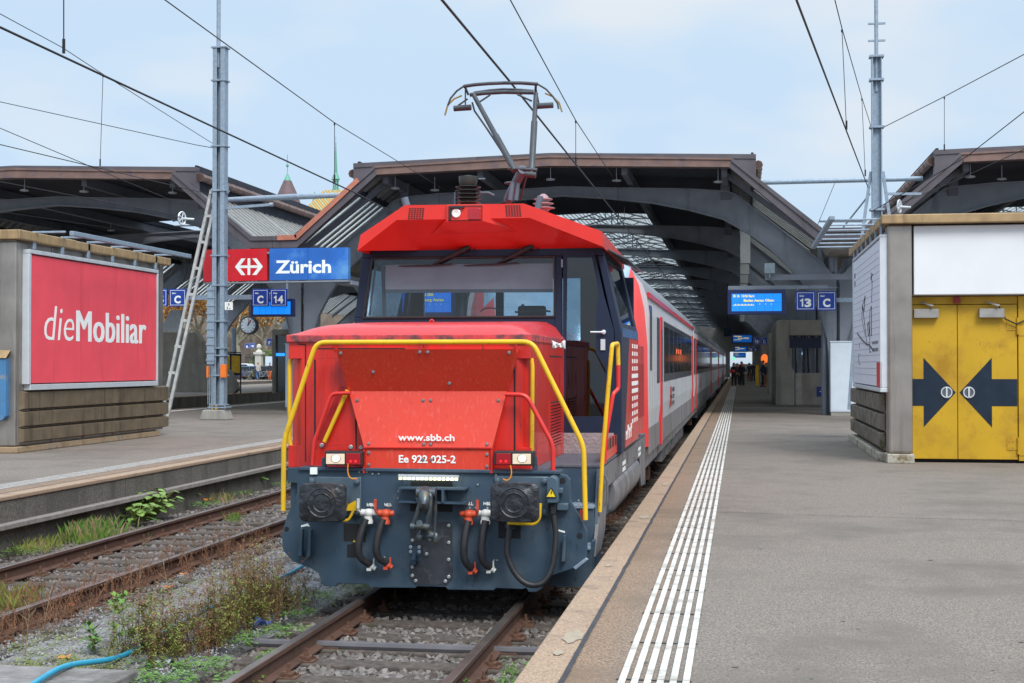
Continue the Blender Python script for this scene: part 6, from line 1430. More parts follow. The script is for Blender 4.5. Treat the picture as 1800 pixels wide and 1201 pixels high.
m_conc2 = mat('hall_concrete', (.36, .33, .285), .9, var=.15, vs=2, bump=.2, bs=40, dirt=(.22, .2, .17), ds=1.4, da=.4, streak=True)  # warm streaked concrete, a little paler than the plain one
def portal(Yp, label, px=(1363, 1396, 1458), depth=7):
    t = thing('stair_enclosure', label, 'stair enclosure', (6, Yp, PZ), 'concrete stair enclosures on the platforms')
    x0 = at(px[0], 600, Y=Yp).x; x1 = at(px[1], 600, Y=Yp).x; x2 = x0 + 4.4
    z0 = at(1400, 563, Y=58).z; z1 = at(1400, 590, Y=58).z; zw = at(1400, 656, Y=58).z
    b = MB(); b.prism([(x, Yp, z) for x, z in ((x0, PZ), (x1, PZ), (x1, zw + .02), (x1 - .25, zw + .55), (x1 - .28, zw + 1.2), (x1 - .2, z1), (x1 - .2, z0), (x0 + .1, z0), (x0, z0 - .1))], (0, depth, 0)); part(b, 'pillar', m_conc2, t, bevel=.03)
    part(MB().box(x1 - .198, Yp, z1, x2, Yp + .5, z0), 'beam', m_conc2, t, bevel=.03)
    part(MB().box(x1 + .06, Yp + .3, PZ, x2, Yp + .5, zw), 'parapet', m_conc2, t, bevel=.02)
    part(MB().box(x2 - .4, Yp + .51, PZ, x2, Yp + depth, z0), 'side_wall', m_conc2, t)
    b = MB(); b.box(x1 + .06, Yp + .28, PZ, x1 + .3, Yp + .3, zw); part(b, 'edge_strip', mat('pale_plate', (.42, .36, .33), .7), t)
    return t, x1, x2, zw, z1
PT, xa1, xa2, zw_, zl_ = portal(58, 'concrete stair enclosure with a blue direction sign right of the platform walkway')
t = thing('direction_sign', 'dark blue direction sign under the concrete beam', 'sign', (6, 58.6, 3))
p, q = at(1388, 612, Y=58.55), at(1456, 588, Y=58.55)
part(MB().box(p.x, 58.55, p.z, q.x, 58.7, q.z), 'board', mat('sign_navy', (.006, .018, .07), .3), t)
text('lettering', '14 - 18   41 - 44', mat('dim_sign_white', (.3, .33, .36), .5), at(1400, 594, Y=58.54), .11, 1.3, '-y', t, bold=.03)
b = MB(); c = at(1394, 592, Y=58.54); b.tube([c + V((.06, 0, .06)), c - V((.06, 0, .06))], .012, 4); b.tube([c + V((-.06, 0, .02)), c - V((.06, 0, .06)), c + V((.02, 0, -.06))], .012, 4); part(b, 'arrow', mat('dim_sign_white', (.3, .33, .36), .5), t)
t = thing('no_smoking_sign', 'blue smoking rule sign on the concrete parapet', 'sign', (6, 58.2, 1)); p, q = at(1436, 697, Y=58.25), at(1456, 680, Y=58.25)
part(MB().box(p.x, 58.25, p.z, q.x, 58.3, q.z), 'board', m_signblue, t); b = MB(); b.tube([at(1440, 684, Y=58.24), at(1454, 695, Y=58.24)], .012, 4); part(b, 'stroke', m_signred, t)
b = MB(); b.box(p.x + .1, 58.24, p.z + .18, q.x - .1, 58.25, p.z + .21); part(b, 'cigarette', m_signw, t)
t = thing('lit_sign', 'small lit blue sign behind the stair enclosure', 'sign', (6.6, 75, 2.2)); p, q = at(1400, 626, Y=75), at(1426, 617, Y=75); part(MB().box(p.x, 75, p.z, q.x, 75.1, q.z), 'panel', m_scr, t); b = MB()
for i in range(4): b.box(p.x + .1 + i * .17, 74.99, p.z + .08, p.x + .2 + i * .17, 75, q.z - .08)
part(b, 'symbols', m_wtext, t)
b = MB(); 
for y_, h in ((80, 2.85),): b.prism([(4.35, y_, PZ), (5.6, y_, PZ), (5.6, y_, 3.9), (4.35, y_, 3.9)], (0, 3, 0))
tag(b.build('concrete_pillar', m_conc2, bevel=.04), 'broad concrete pillar just beyond the stair enclosure', 'pillar')
b = MB(); b.box(4.6, 118, PZ, 7.4, 130, 4.0); tag(b.build('concrete_block', m_conc2, bevel=.04), 'far concrete block behind the two men', 'concrete block')
b = MB(); b.box(4.3, 165, PZ, 8, 178, 4.4); tag(b.build('concrete_block', m_conc2, bevel=.04), 'farthest concrete block at the end of the platform', 'concrete block')
# end wall of the train shed with a bright opening
m_endw = mat('end_wall', (.3, .29, .27), .9, var=.1)
b = MB(); b.box(-60, 236, 0, 1.2, 238, 12); b.box(6.6, 236, 0, 60, 238, 12); b.box(1.21, 236.1, 4.2, 6.59, 237.9, 12); tag(b.build('end_wall', m_endw), 'pale wall closing the far end of the train shed', 'wall')
# left platform structures
t = thing('stair_wall', 'sloped grey concrete stair wall behind the left mast', 'concrete wall', (-24, 70, PZ)); YW = 64.0
b = MB(); b.prism([at(x, y, Y=YW) for x, y in ((280, 584), (344, 584), (354, 600), (367, 690), (280, 690))], (0, .6, 0)); b.prism([at(x, y, Y=YW) for x, y in ((367, 690), (358, 640), (402, 651), (418, 684), (410, 692))], (0, .5, 0)); part(b, 'wall', m_conc2, t, bevel=.04)
t = thing('lift_shaft', 'glass lift shaft with concrete frame left of the locomotive', 'lift shaft', (-20, 66, PZ)); YW = 66
P_ = lambda l, o=0: [at(x, y, Y=YW + o) for x, y in l]
b = MB(); b.prism(P_([(478, 579), (540, 579), (540, 589), (478, 589)]), (0, 3, 0)); b.prism(P_([(478, 589), (484, 589), (484, 692), (478, 692)]), (0, .4, 0)); part(b, 'frame', m_conc2, t, bevel=.03)
part(MB().prism(P_([(484.2, 590), (540, 590), (540, 690), (484.2, 690)], .2), (0, .03, 0)), 'glazing', mat('dark_teal_glass', (.02, .06, .075), .1, spec=.8), t)
part(MB().prism(P_([(485, 621), (500, 621), (500, 626), (485, 626)], .1), (0, .05, 0)), 'lit_sign', mat('bright_blue_sign', (.02, .12, .5), .4, emit=(.02, .25, .9), es=1), t)
t = thing('timetable_board', 'yellow timetable panels in a blue frame behind the mast', 'timetable board', (-26, 72, PZ)); YW = 72
b = MB(); b.prism(P_([(389, 621), (423, 622), (423, 660), (389, 660)]), (0, .12, 0)); b.tube([at(389, 622, Y=72), at(389, 690, Y=72)], .04, 6); b.tube([at(423, 622, Y=72), at(423, 692, Y=72)], .04, 6); b.tube([at(389, 619, Y=72), at(423, 620, Y=72)], .03, 6); part(b, 'frame', m_navy, t)
b = MB(); b.prism(P_([(391, 625), (404, 625), (404, 652), (391, 650)], -.01), (0, .01, 0)); b.prism(P_([(407, 625), (422, 626), (422, 656), (407, 655)], -.01), (0, .01, 0)); part(b, 'yellow_sheet', mat('timetable_yellow', (.5, .3, .015), .7), t)
b = MB(); YW = 60
b.prism(P_([(283, 575), (300, 545), (318, 545), (318, 583), (283, 583)], 14), (0, .3, 0)); tag(b.build('roof_panel', mat('pale_corrugated_sheet', (.45, .47, .5), .5, .1, var=.1)), 'pale corrugated panel beyond the leaning strut', 'panel')
b = MB(); p = at(325, 716, Z=PZ); b.tube(rounded([V((-15.2, 47.2, PZ - .5)), V((-15.2, 47.2, 1.2)), V((-15.12, 47.2, 1.3)), V((-15.02, 47.2, 1.22)), V((-15.02, 47.2, 1.05))], .05), .04, 8); b.tube([(-15.35, 47.2, PZ - .5), (-15.35, 47.2, 1.0)], .03, 6); tag(b.build('water_hydrant', m_yel), 'yellow standpipe at the far edge of the left platform', 'standpipe')
# far wall and quay behind
b = MB(); b.box(-17.52, -10, -.3, -17.5, 200, .1); 
# ---------------------------------------------------------------- museum towers
def cone4(c, r0, z0, r1, z1, b, n=4, rot=PI / 4):
    vs = [(c.x + r * math.cos(rot + 2 * PI * i / n), c.y + r * math.sin(rot + 2 * PI * i / n), z) for r, z in ((r0, z0), (r1, z1)) for i in range(n)]
    b.add(vs, [(i, (i + 1) % n, (i + 1) % n + n, i + n) for i in range(n)] + [list(range(n - 1, -1, -1)), list(range(n, 2 * n))])
YT = 230
t = thing('museum_tower', 'violet brown pointed tower roof left of the tiled roof', 'tower', (at(503, 600, Y=YT).x, YT, 0)); c = at(505, 400, Y=YT)
zA = lambda y: at(505, y, Y=YT).z
b = MB(); cone4(c, 3.0, zA(380), 1.9, zA(345), b, 8, 0); cone4(c, 1.9, zA(345) + .001, .7, zA(318), b, 8, 0); part(b, 'roof', mat('violet_roof_tile', (.13, .085, .09), .7, var=.3, vs=3), t)
b = MB(); b.box(c.x - 2, YT - 2, 0, c.x + 2, YT + 2, zA(380)); part(b, 'shaft', m_conc, t)
m_verd = mat('green_copper', (.12, .36, .27), .6, var=.2)
b = MB(); cone4(c, .7, zA(318), .15, zA(306), b, 8, 0); b.tube([V((c.x, YT, zA(307))), V((c.x, YT, zA(272)))], .06, 6); b.ball(V((c.x, YT, zA(291))), (.25, .25, .3)); part(b, 'finial', m_verd, t)
t = thing('museum_tower', 'green and yellow tiled tower roof with a slim green spire', 'tower', (at(590, 600, Y=YT).x, YT, 0)); c = at(590, 400, Y=YT)
def tiles():
    M = mat('patterned_tile', (.1, .2, .12), .6); n = M.node_tree.nodes; l = M.node_tree.links.new
    g = n.new('ShaderNodeNewGeometry'); s = n.new('ShaderNodeSeparateXYZ'); l(g.outputs['Position'], s.inputs[0])
    a = n.new('ShaderNodeMath'); a.operation = 'ABSOLUTE'; o = n.new('ShaderNodeMath'); o.operation = 'SUBTRACT'; o.inputs[1].default_value = c.x; l(s.outputs['X'], o.inputs[0]); l(o.outputs[0], a.inputs[0])
    m_ = n.new('ShaderNodeMath'); m_.operation = 'SUBTRACT'; l(s.outputs['Z'], m_.inputs[0]); l(a.outputs[0], m_.inputs[1])
    f = n.new('ShaderNodeMath'); f.operation = 'PINGPONG'; f.inputs[1].default_value = .5; l(m_.outputs[0], f.inputs[0])
    r = n.new('ShaderNodeValToRGB'); e = r.color_ramp.elements; r.color_ramp.interpolation = 'CONSTANT'; e[0].color = (.55, .26, .05, 1); e[1].position = .2; e[1].color = (.08, .2, .12, 1)
    k = r.color_ramp.elements.new(.36); k.color = (.5, .4, .18, 1)
    l(f.outputs[0], r.inputs[0]); l(r.outputs[0], n['Principled BSDF'].inputs['Base Color']); return M
b = MB(); cone4(c, 8.5, zA(400), 2.3, zA(338), b, 4, PI / 4); part(b, 'roof', tiles(), t)
b = MB(); b.box(c.x - 6, YT - 6, 0, c.x + 6, YT + 6, zA(400)); part(b, 'shaft', m_conc, t)
b = MB()
for i in range(6): a = i * PI / 3; b.tube([V((c.x + .42 * math.cos(a), YT + .42 * math.sin(a), zA(336))), V((c.x + .42 * math.cos(a), YT + .42 * math.sin(a), zA(318)))], .09, 6)
cone4(c, .62, zA(343), .62, zA(334), b, 8, 0); cone4(c, .55, zA(321), .55, zA(317), b, 8, 0); cone4(c, .75, zA(317.5), .3, zA(306), b, 8, 0); cone4(c, .3, zA(306), .08, zA(258), b, 8, 0); b.tube([V((c.x, YT, zA(258))), V((c.x, YT, zA(242)))], .04, 6); b.ball(V((c.x, YT, zA(255))), (.12, .12, .15)); part(b, 'spire', m_verd, t)
t = thing('museum_tower', 'thin green spire between the two tower roofs', 'tower', (at(553, 600, Y=YT).x, YT + 8, 0)); c = at(553, 400, Y=YT)
b = MB(); cone4(c, .75, zA(390), .62, zA(365), b, 8, 0); cone4(c, .62, zA(365), .08, zA(338), b, 8, 0); b.box(c.x - .5, YT - .5, 0, c.x + .5, YT + .5, zA(390)); part(b, 'spire', m_verd, t)
# ---------------------------------------------------------------- street scene behind the left platforms
m_bark = mat('plane_bark', (.3, .27, .2), .9, var=.4, vs=5)
m_leafA = mat('autumn_leaves_gold', (.4, .2, .03), .7, var=.5, vs=1.2); m_leafB = mat('autumn_leaves_brown', (.25, .11, .03), .7, var=.5, vs=1.2); m_leafG = mat('shrub_leaves', (.16, .24, .04), .7, var=.5, vs=2)
def leaves(b, c, d, n, s, r_):
    for _ in range(n):
        while True:
            q = V((r_.uniform(-1, 1), r_.uniform(-1, 1), r_.uniform(-1, 1)))
            if q.length < 1: break
        if noise.noise(q * 2.3 + V(c)) < -.18: continue
        p = V(c) + V((q.x * d[0], q.y * d[1], q.z * d[2])); a = V((r_.gauss(0, 1), r_.gauss(0, 1), r_.gauss(0, 1))).normalized(); u = a.orthogonal().normalized(); v = a.cross(u); k = s * r_.uniform(.6, 1.4)
        b.face([p - u * k, p - v * k * .6, p + u * k, p + v * k * .6])
def tree(px, Y_, h_, label, seed, cols):
    r_ = random.Random(seed); base = at(px, 668, Y=Y_); base.z = PZ
    t = thing('plane_tree', label, 'tree', base, 'autumn trees behind the station')
    b = MB(); top = base + V((r_.uniform(-.3, .3), 0, h_ * .45)); b.tube([base, base * .5 + top * .5 + V((.1, 0, 0)), top], [.42, .34, .28], 10); tips = []
    for k in range(7):
        a = k * .9 + r_.random(); e = top + V((math.cos(a) * h_ * .28, math.sin(a) * h_ * .28, h_ * r_.uniform(.12, .4))); st = base + (top - base) * r_.uniform(.6, 1)
        b.tube([st, st * .5 + e * .5 + V((0, 0, -.3)), e], [.2, .13, .05], 7); tips.append(e)
        for m_ in range(2): e2 = e + V((r_.uniform(-1, 1), r_.uniform(-1, 1), r_.uniform(-.2, 1))) * h_ * .14; b.tube([e, e2], [.06, .02], 5); tips.append(e2)
    part(b, 'trunk', m_bark, t, smooth=60)
    b = MB()
    for e in tips: leaves(b, e, (h_ * .13, h_ * .13, h_ * .1), 170, .17, r_)
    b.mi = [r_.choice((0, 0, 1)) for _ in b.f]; part(b, 'crown', cols, t)
tree(418, 156, 12, 'plane tree with pale mottled trunk and golden leaves behind the clock', 1, [m_leafA, m_leafB]); tree(462, 164, 13, 'golden tree right of the clock above the stone gate pillar', 2, [m_leafA, m_leafB])
tree(352, 160, 13, 'rust gold tree behind the left mast', 3, [m_leafB, m_leafA]); tree(300, 158, 12, 'brown gold tree behind the leaning strut', 4, [m_leafB, m_leafA]); tree(500, 175, 14, 'golden tree behind the glass lift shaft', 5, [m_leafA, m_leafB]); tree(330, 178, 15, 'tall brown tree in the second row behind the strut', 7, [m_leafB, m_leafA]); tree(445, 182, 15, 'tall golden tree in the second row behind the clock', 8, [m_leafA, m_leafB])
b = MB(); r_ = random.Random(9); c = at(468, 640, Y=152); leaves(b, c, (2.2, 1.2, 1.6), 1500, .13, r_); c2 = V((c.x, 152, PZ)); b.tube([c2, c2 + V((0, 0, 1.2))], .06, 6); tag(b.build('shrub', m_leafG), 'yellow green shrub behind the iron fence', 'shrub')
b = MB(); 
for i in range(60): x = at(431, 640, Y=150).x + i * .11; b.tube([(x, 150, PZ), (x, 150, PZ + 2.6 + .5 * abs(math.sin(i * .09)))], .025, 4)
b.box(at(431, 640, Y=150).x, 149.98, PZ + .3, at(431, 640, Y=150).x + 6.5, 150.02, PZ + .36); b.box(at(431, 640, Y=150).x, 149.98, PZ + 2.3, at(431, 640, Y=150).x + 6.5, 150.02, PZ + 2.36); tag(b.build('iron_fence', m_navy), 'dark iron fence behind the parked cars', 'fence')
c = at(455, 668, Y=149.5); c.z = PZ; b = MB(); b.box(c.x - .35, 149.2, PZ, c.x + .35, 149.9, PZ + 2.7); b.box(c.x - .5, 149.05, PZ + 2.7, c.x + .5, 150.05, PZ + 2.95); b.lathe([(.4, 0), (.3, .15), (.15, .3), (.28, .5), (.25, .75), (.05, .9)], (c.x, 149.5, PZ + 2.95), n=14); tag(b.build('gate_pillar', mat('pale_stone', (.5, .48, .43), .9, var=.1)), 'pale stone gate pillar with urn on top', 'pillar')
c = at(475, 668, Y=147); b = MB(); b.box(c.x - .5, 146.8, PZ, c.x + .5, 147.2, 3.0); t = tag(b.build('street_kiosk', m_cabinet, bevel=.03), 'pale blue information pillar at the right end of the fence', 'information pillar')
b = MB(); b.tube([at(412, 680, Y=74), at(411, 577, Y=74)], .13, 10); tag(b.build('lamp_post', m_steel), 'slim pale lamp post behind the yellow timetables', 'post')
b = MB(); b.box(-90, 190, PZ, -30, 200, 14); tag(b.build('street_building', mat('brown_facade', (.2, .16, .13), .9, var=.3, vs=.6)), 'brown facade behind the autumn trees', 'building')
def car(px, Y_, col, label, h_=1.45, heading=0):
    c = at(px, 668, Y=Y_); t = thing('parked_car', label, 'car', (c.x, Y_, PZ), 'cars parked by the fence')
    pr = [(-2.1, .3), (2.1, .3), (2.15, .75), (1.3, .9), (.6, h_), (-1.2, h_), (-1.9, .95), (-2.15, .85)]
    part(MB().prism([(c.x + x, Y_ - .85, PZ + z) for x, z in pr], (0, 1.7, 0)), 'body', mat('car_paint', col, .3, coat=.5), t, bevel=.08, seg=3)
    b = MB(); b.prism([(c.x + x, Y_ - .858, PZ + z) for x, z in ((1.1, .92), (.5, h_ - .1), (-.2, h_ - .1), (-.2, .92))], (0, 1.716, 0)); b.prism([(c.x + x, Y_ - .858, PZ + z) for x, z in ((-.28, .92), (-.28, h_ - .1), (-1.1, h_ - .1), (-1.6, .92))], (0, 1.716, 0)); part(b, 'side_window', m_cglass, t)
    for sx in (-1.35, 1.35):
        for sy in (-.8, .8): w_ = part(MB().lathe([(.15, 0), (.3, .0), (.32, .05), (.32, .15), (.3, .2)], (c.x + sx, Y_ + sy - .1 * (1 if sy > 0 else 1), PZ + .32), (0, 1, 0), 18), 'wheel', m_black, t)
car(430, 147, (.6, .6, .62), 'white parked car left of the walker', 1.7); car(447, 146, (.05, .12, .2), 'blue parked car behind the walking man'); car(478, 145, (.03, .035, .05), 'dark parked car right of the orange trousers')
def bike(px, Y_, label, col):
    c = at(px, 668, Y=Y_); c.z = PZ; t = thing('bicycle', label, 'bicycle', c, 'bicycles parked in a row')
    for s in (-.5, .5):
        o = c + V((s, 0, .34)); w_ = MB(); w_.tube([o + V((.32 * math.cos(a), 0, .32 * math.sin(a))) for a in [i * PI / 8 for i in range(17)]], .022, 5)
        for i in range(6): w_.tube([o, o + V((.32 * math.cos(i * PI / 3), 0, .32 * math.sin(i * PI / 3)))], .005, 3)
        part(w_, 'wheel', m_black, t)
    b = MB(); A, B2, C2, D2 = c + V((-.5, 0, .34)), c + V((-.05, 0, .32)), c + V((-.2, 0, .85)), c + V((.38, 0, .85))
    for p, q in ((A, B2), (A, C2), (B2, C2), (C2, D2), (B2, D2), (D2, c + V((.5, 0, .34)))): b.tube([p, q], .022, 5)
    part(b, 'frame', mat('bike_paint', col, .4), t); b = MB(); b.tube([D2, D2 + V((-.03, 0, .15))], .018, 5); b.tube([D2 + V((-.03, -.25, .17)), D2 + V((-.03, .25, .17))], .018, 5); part(b, 'handlebar', m_steel, t); part(MB().bc(C2 + V((0, 0, .07)), (.25, .12, .05)), 'saddle', m_black, t)
for px, Y_, l, cc in ((421, 141, 'leftmost bicycle by the timetable', (.05, .05, .06)), (428, 141.6, 'bicycle second from the timetable', (.2, .02, .06)), (437, 142, 'bicycle left of the walking man', (.4, .35, .03)), (448, 142.3, 'bicycle just behind the walking man', (.05, .06, .1)), (463, 142, 'bicycle between the two walkers', (.3, .32, .33)), (470, 142.5, 'bicycle right of the dark jacket', (.1, .1, .12))): bike(px, Y_, l, cc)

# ---------------------------------------------------------------- people
def person(px, Y_, label, jacket, legs, hair, h=1.72, turn=0., coat=.0, arms=(0, 0), step=.1, Xs=None, feet=PZ):
    c = at(px, 660, Y=Y_); c = V((c.x if Xs is None else Xs, Y_, feet)); k = h / 1.75
    J = {}; E_ = []
    def j(n, x, y, z, r): J[n] = ((x * k, y * k, z * k), r * k)
    j('pel', 0, 0, .95, .15); j('waist', 0, 0, 1.12, .14); j('chest', 0, .01, 1.32, .165); j('neck', 0, .01, 1.5, .065); j('head0', 0, -.01, 1.58, .085); j('head1', 0, -.015, 1.68, .09); j('head2', 0, 0, 1.73, .06)
    for s, n, a in ((-1, 'l', arms[0]), (1, 'r', arms[1])):
        j('sh' + n, s * .17, .01, 1.42, .075); j('el' + n, s * (.24), .02 - .12 * a, 1.16 + .06 * a, .055); j('wr' + n, s * (.25 - .14 * a), -.02 - .3 * a, .93 + .2 * a, .038); j('hd' + n, s * (.25 - .2 * a), -.04 - .36 * a, .86 + .24 * a, .036)
        j('hip' + n, s * .09, 0, .88, .105); j('kn' + n, s * .1, -s * step * .5, .5, .075); j('an' + n, s * .11, s * step * .3, .09, .055); j('to' + n, s * .12, s * step * .3 - .15, .04, .04)
    names = list(J)
    ed = [('pel', 'waist'), ('waist', 'chest'), ('chest', 'neck'), ('neck', 'head0'), ('head0', 'head1'), ('head1', 'head2')]
    for n in 'lr': ed += [('chest', 'sh' + n), ('sh' + n, 'el' + n), ('el' + n, 'wr' + n), ('wr' + n, 'hd' + n), ('pel', 'hip' + n), ('hip' + n, 'kn' + n), ('kn' + n, 'an' + n), ('an' + n, 'to' + n)]
    me = bpy.data.meshes.new('sk'); me.from_pydata([J[n][0] for n in names], [(names.index(a), names.index(b_)) for a, b_ in ed], [])
    o = bpy.data.objects.new('sk', me); COL.objects.link(o); o.modifiers.new('skin', 'SKIN'); sv = me.skin_vertices[0].data
    for i, n in enumerate(names): sv[i].radius = (J[n][1], J[n][1] * (.78 if n in ('waist', 'chest', 'pel') else 1)); sv[i].use_root = n == 'pel'
    sb = o.modifiers.new('sub', 'SUBSURF'); sb.levels = 2; bpy.context.view_layer.update()
    m2 = bpy.data.meshes.new_from_object(o.evaluated_get(bpy.context.evaluated_depsgraph_get())); bpy.data.objects.remove(o); bpy.data.meshes.remove(me)
    t = thing('person', label, 'person', c)
    b = MB(); Rz = Matrix.Rotation(turn, 3, 'Z')
    b.v = [c + Rz @ v.co for v in m2.vertices]; b.f = [list(p.vertices) for p in m2.polygons]
    for p in m2.polygons:
        z = p.center.z / k; x = abs(p.center.x) / k; a_ = max(arms)
        hand_ = min((p.center - V(J['hd' + n][0])).length for n in 'lr') < .075 * k
        b.mi.append(0 if z > 1.5 or hand_ else 3 if z < .1 else 1 if (z > .93 - coat or x > .2) else 2)
    for n in 'lr':
        hd = V(J['hd' + n][0]); wr = V(J['wr' + n][0]); d = (hd - wr).normalized(); u = d.orthogonal().normalized(); s = -1 if n == 'l' else 1
        for i in range(4):
            o_ = hd + u * (.014 * (i - 1.5)); b.m = 0; b.tube([c + Rz @ p for p in (o_, o_ + d * .045, o_ + d * (.07 + .006 * (1.5 - abs(i - 1.5))) + V((0, -.012, 0)))], .008, 5)
        b.tube([c + Rz @ p for p in (hd - d * .03 + u * .03, hd + u * .05 + d * .01)], .009, 5)
    hc = c + Rz @ V((0, -.1 * k, 1.64 * k)); b.m = 0; b.ball(hc, (.012, .022, .02))
    part(b, 'body', [m_skin, mat('jacket', jacket, .8), mat('trousers', legs, .8), m_black], t, smooth=180); bpy.data.meshes.remove(m2)
    b = MB(); hp = c + Rz @ V((0, .022 * k, 1.705 * k)); b.ball(hp, (.1 * k, .108 * k, .1 * k), 12); b.v = [p if (p.z > hp.z - .03 or (Rz.transposed() @ (p - c)).y > .03) else V((hp.x, hp.y, hp.z)) for p in b.v]; part(b, 'hair', mat('hair', hair, .7), t, smooth=60)
    return t
dk = (.02, .022, .03)
p1_ = person(1290, 106.5, 'person in dark coat with a red bag at the waist, nearer the train', dk, (.012, .012, .016), (.03, .02, .015), 1.7, arms=(.25, .3), coat=.05)
b = MB(); q = at(1287, 653, Y=106.2); b.ball(q, (.2, .1, .13)); tag(b.build('red_bag', m_signred, smooth=60), 'bright red bag held at the waist on the platform', 'bag')
person(1305, 106.8, 'person with red scarf and long dark coat beside the red bag', dk, dk, (.35, .22, .1), 1.68, arms=(.1, .6), coat=.25, step=.3)
b = MB(); q = at(1303, 642, Y=106.7); b.tube([q + V((.1 * math.cos(a), .1 * math.sin(a), .02 * math.sin(2 * a))) for a in [i * PI / 6 for i in range(13)]], .045, 6); tag(b.build('red_scarf', m_signred), 'red scarf around the neck of the person in the long coat', 'scarf')
person(1303.5, 112, 'black haired person standing behind the red scarf', (.02, .03, .05), dk, (.01, .01, .01), 1.8); person(1296, 113, 'person in red jacket behind the couple', (.4, .03, .03), dk, (.2, .12, .06), 1.68)
person(1317, 135, 'distant person in brown trousers walking away', dk, (.18, .07, .06), (.02, .02, .02), 1.72, turn=PI); person(1324, 135, 'distant person in dark clothes walking away', dk, dk, (.02, .02, .02), 1.78, turn=PI)
person(1341, 103, 'tall person in dark blue coat facing left by the pillar', (.02, .035, .06), dk, (.02, .018, .015), 1.85, turn=-1.2, arms=(.5, .1), coat=.2); person(1346, 102, 'bald person with brown trousers by the concrete pillar', (.025, .03, .045), (.3, .15, .09), (.4, .24, .17), 1.7, turn=-1.9)
b = MB(); c = at(1344, 631, Y=110); b.ball(c, (.28, .28, .36), 16); b.tube([c - V((0, 0, .36)), V((c.x, c.y, PZ))], .03, 6); tag(b.build('warning_lamp', mat('orange_glow', (.7, .12, .02), .3, emit=(1, .2, .03), es=.5), smooth=60), 'glowing orange lamp behind the two men at the pillar', 'lamp')
b = MB(); c = at(1331, 650, Y=112); b.box(c.x - .12, 111.9, PZ, c.x + .12, 112.1, 2.1); tag(b.build('notice_stand', m_yel), 'yellow notice stand beside the far concrete block', 'stand')
person(454, 140.6, 'person in grey top and blue jeans walking past bicycles', (.4, .38, .36), (.07, .16, .32), (.1, .06, .04), 1.75, arms=(.3, .3), turn=.8, step=.3)
person(474, 140.2, 'person with orange trousers and dark jacket by the bicycles', (.03, .03, .04), (.5, .12, .03), (.02, .12, .15), 1.75, turn=-.3)
# small distant clutter inside the hall: signals, lit panels
b = MB(); c = at(1290, 630, Y=140); b.ball(c, (.16, .1, .16)); tag(b.build('signal_light', mat('green_signal', (.1, .5, .3), .4, emit=(.2, 1, .6), es=.5)), 'small green signal light far down the platform', 'signal')
t = thing('hanging_box', 'dark box hanging over the platform edge in the hall', 'box', (2.4, 98, 4.6)); c = at(1279, 584, Y=95); part(MB().bc(c, (.5, .4, .55)), 'box', m_navy, t); part(MB().tube([c, V((c.x, 95, 8))], .02, 6), 'hanger', m_black, t)
b = MB(); c = at(1305, 647, Y=228); b.box(c.x - 1.6, 228, PZ, c.x + 1.6, 230, 2.2); tag(b.build('white_van', m_white, bevel=.2), 'white vehicle in the bright opening at the far end', 'van')
# ---------------------------------------------------------------- weeds, hose and litter on the track bed
m_clover = mat('clover_green', (.10, .21, .03), .7, var=.45, vs=6); m_moss = mat('moss_yellow_green', (.19, .24, .035), .9, var=.4, vs=8)
m_weed = mat('weed_green', (.17, .2, .035), .75, var=.45, vs=4); m_dry = mat('dry_weed_brown', (.21, .1, .05), .85, var=.4, vs=5); m_burd = mat('broad_leaf_green', (.16, .27, .05), .6, var=.3, vs=5); m_drys = mat('straw_stem', (.32, .23, .13), .85, var=.3, vs=5)
GZ = -.1
def leafq(b, p, a, l, w_, tilt):
    d = V((math.cos(a) * math.cos(tilt), math.sin(a) * math.cos(tilt), math.sin(tilt))); s = V((-math.sin(a), math.cos(a), 0))
    b.face([p, p + d * l * .5 + s * w_, p + d * l + V((0, 0, -l * .12)), p + d * l * .5 - s * w_])
def cover(name, spots, m, seed, ls=.022, n=60):
    r_ = random.Random(seed); b = MB()
    for (x, y, rad, k) in spots:
        for _ in range(int(n * k)):
            a = r_.uniform(0, 6.28); q = rad * r_.random() ** .6; p = V((x + q * math.cos(a), y + q * 1.3 * math.sin(a), GZ - .06 + .02 * r_.random() + .03 * (1 - q / rad) * r_.random()))
            if noise.noise(p * 7) < -.15: continue
            st = p + V((0, 0, r_.uniform(.01, .06)))
            for j in range(3): leafq(b, st, a + j * 2.1, ls * r_.uniform(.7, 1.4), ls * .5, r_.uniform(-.2, .5))
    return stuff(b.build(name, m, origin=(0, 0, -.2)))
def gp(px, py): return at(px, py, Z=GZ)
G = lambda px, py, r_, k: (gp(px, py).x, gp(px, py).y, r_, k)
cover('clover', [G(300, 1190, .2, 5), G(360, 1165, .22, 6), G(410, 1120, .25, 5), G(500, 1105, .22, 4), G(560, 1050, .3, 3), G(520, 1075, .2, 3), G(600, 1040, .3, 2), G(230, 1190, .2, 3), G(480, 1150, .14, 3), G(420, 1190, .18, 4), G(270, 1165, .2, 3), G(640, 1030, .2, 2), G(455, 1060, .2, 3), (-6.05, 16.5, .3, 3), (-6.0, 18.5, .3, 4), (-6.05, 20, .3, 3), (-6.0, 22.5, .3, 3), (-6.05, 24.5, .3, 3), (-6, 26.5, .3, 3), (-6.0, 15, .3, 3), (1.45, 12.1, .22, 3), (1.4, 16, .3, 2), (1.35, 19, .3, 2)], m_clover, 5)
cover('moss', [G(60, 1150, .5, 4), G(110, 1120, .4, 3), G(230, 1070, .3, 2), G(265, 1060, .25, 2), G(130, 1160, .4, 4), G(30, 1180, .4, 3), G(300, 1040, .25, 1.5), G(180, 1165, .4, 4), G(340, 1020, .3, 1)], m_moss, 6, .012, 160)
b = MB(); r_ = random.Random(8)
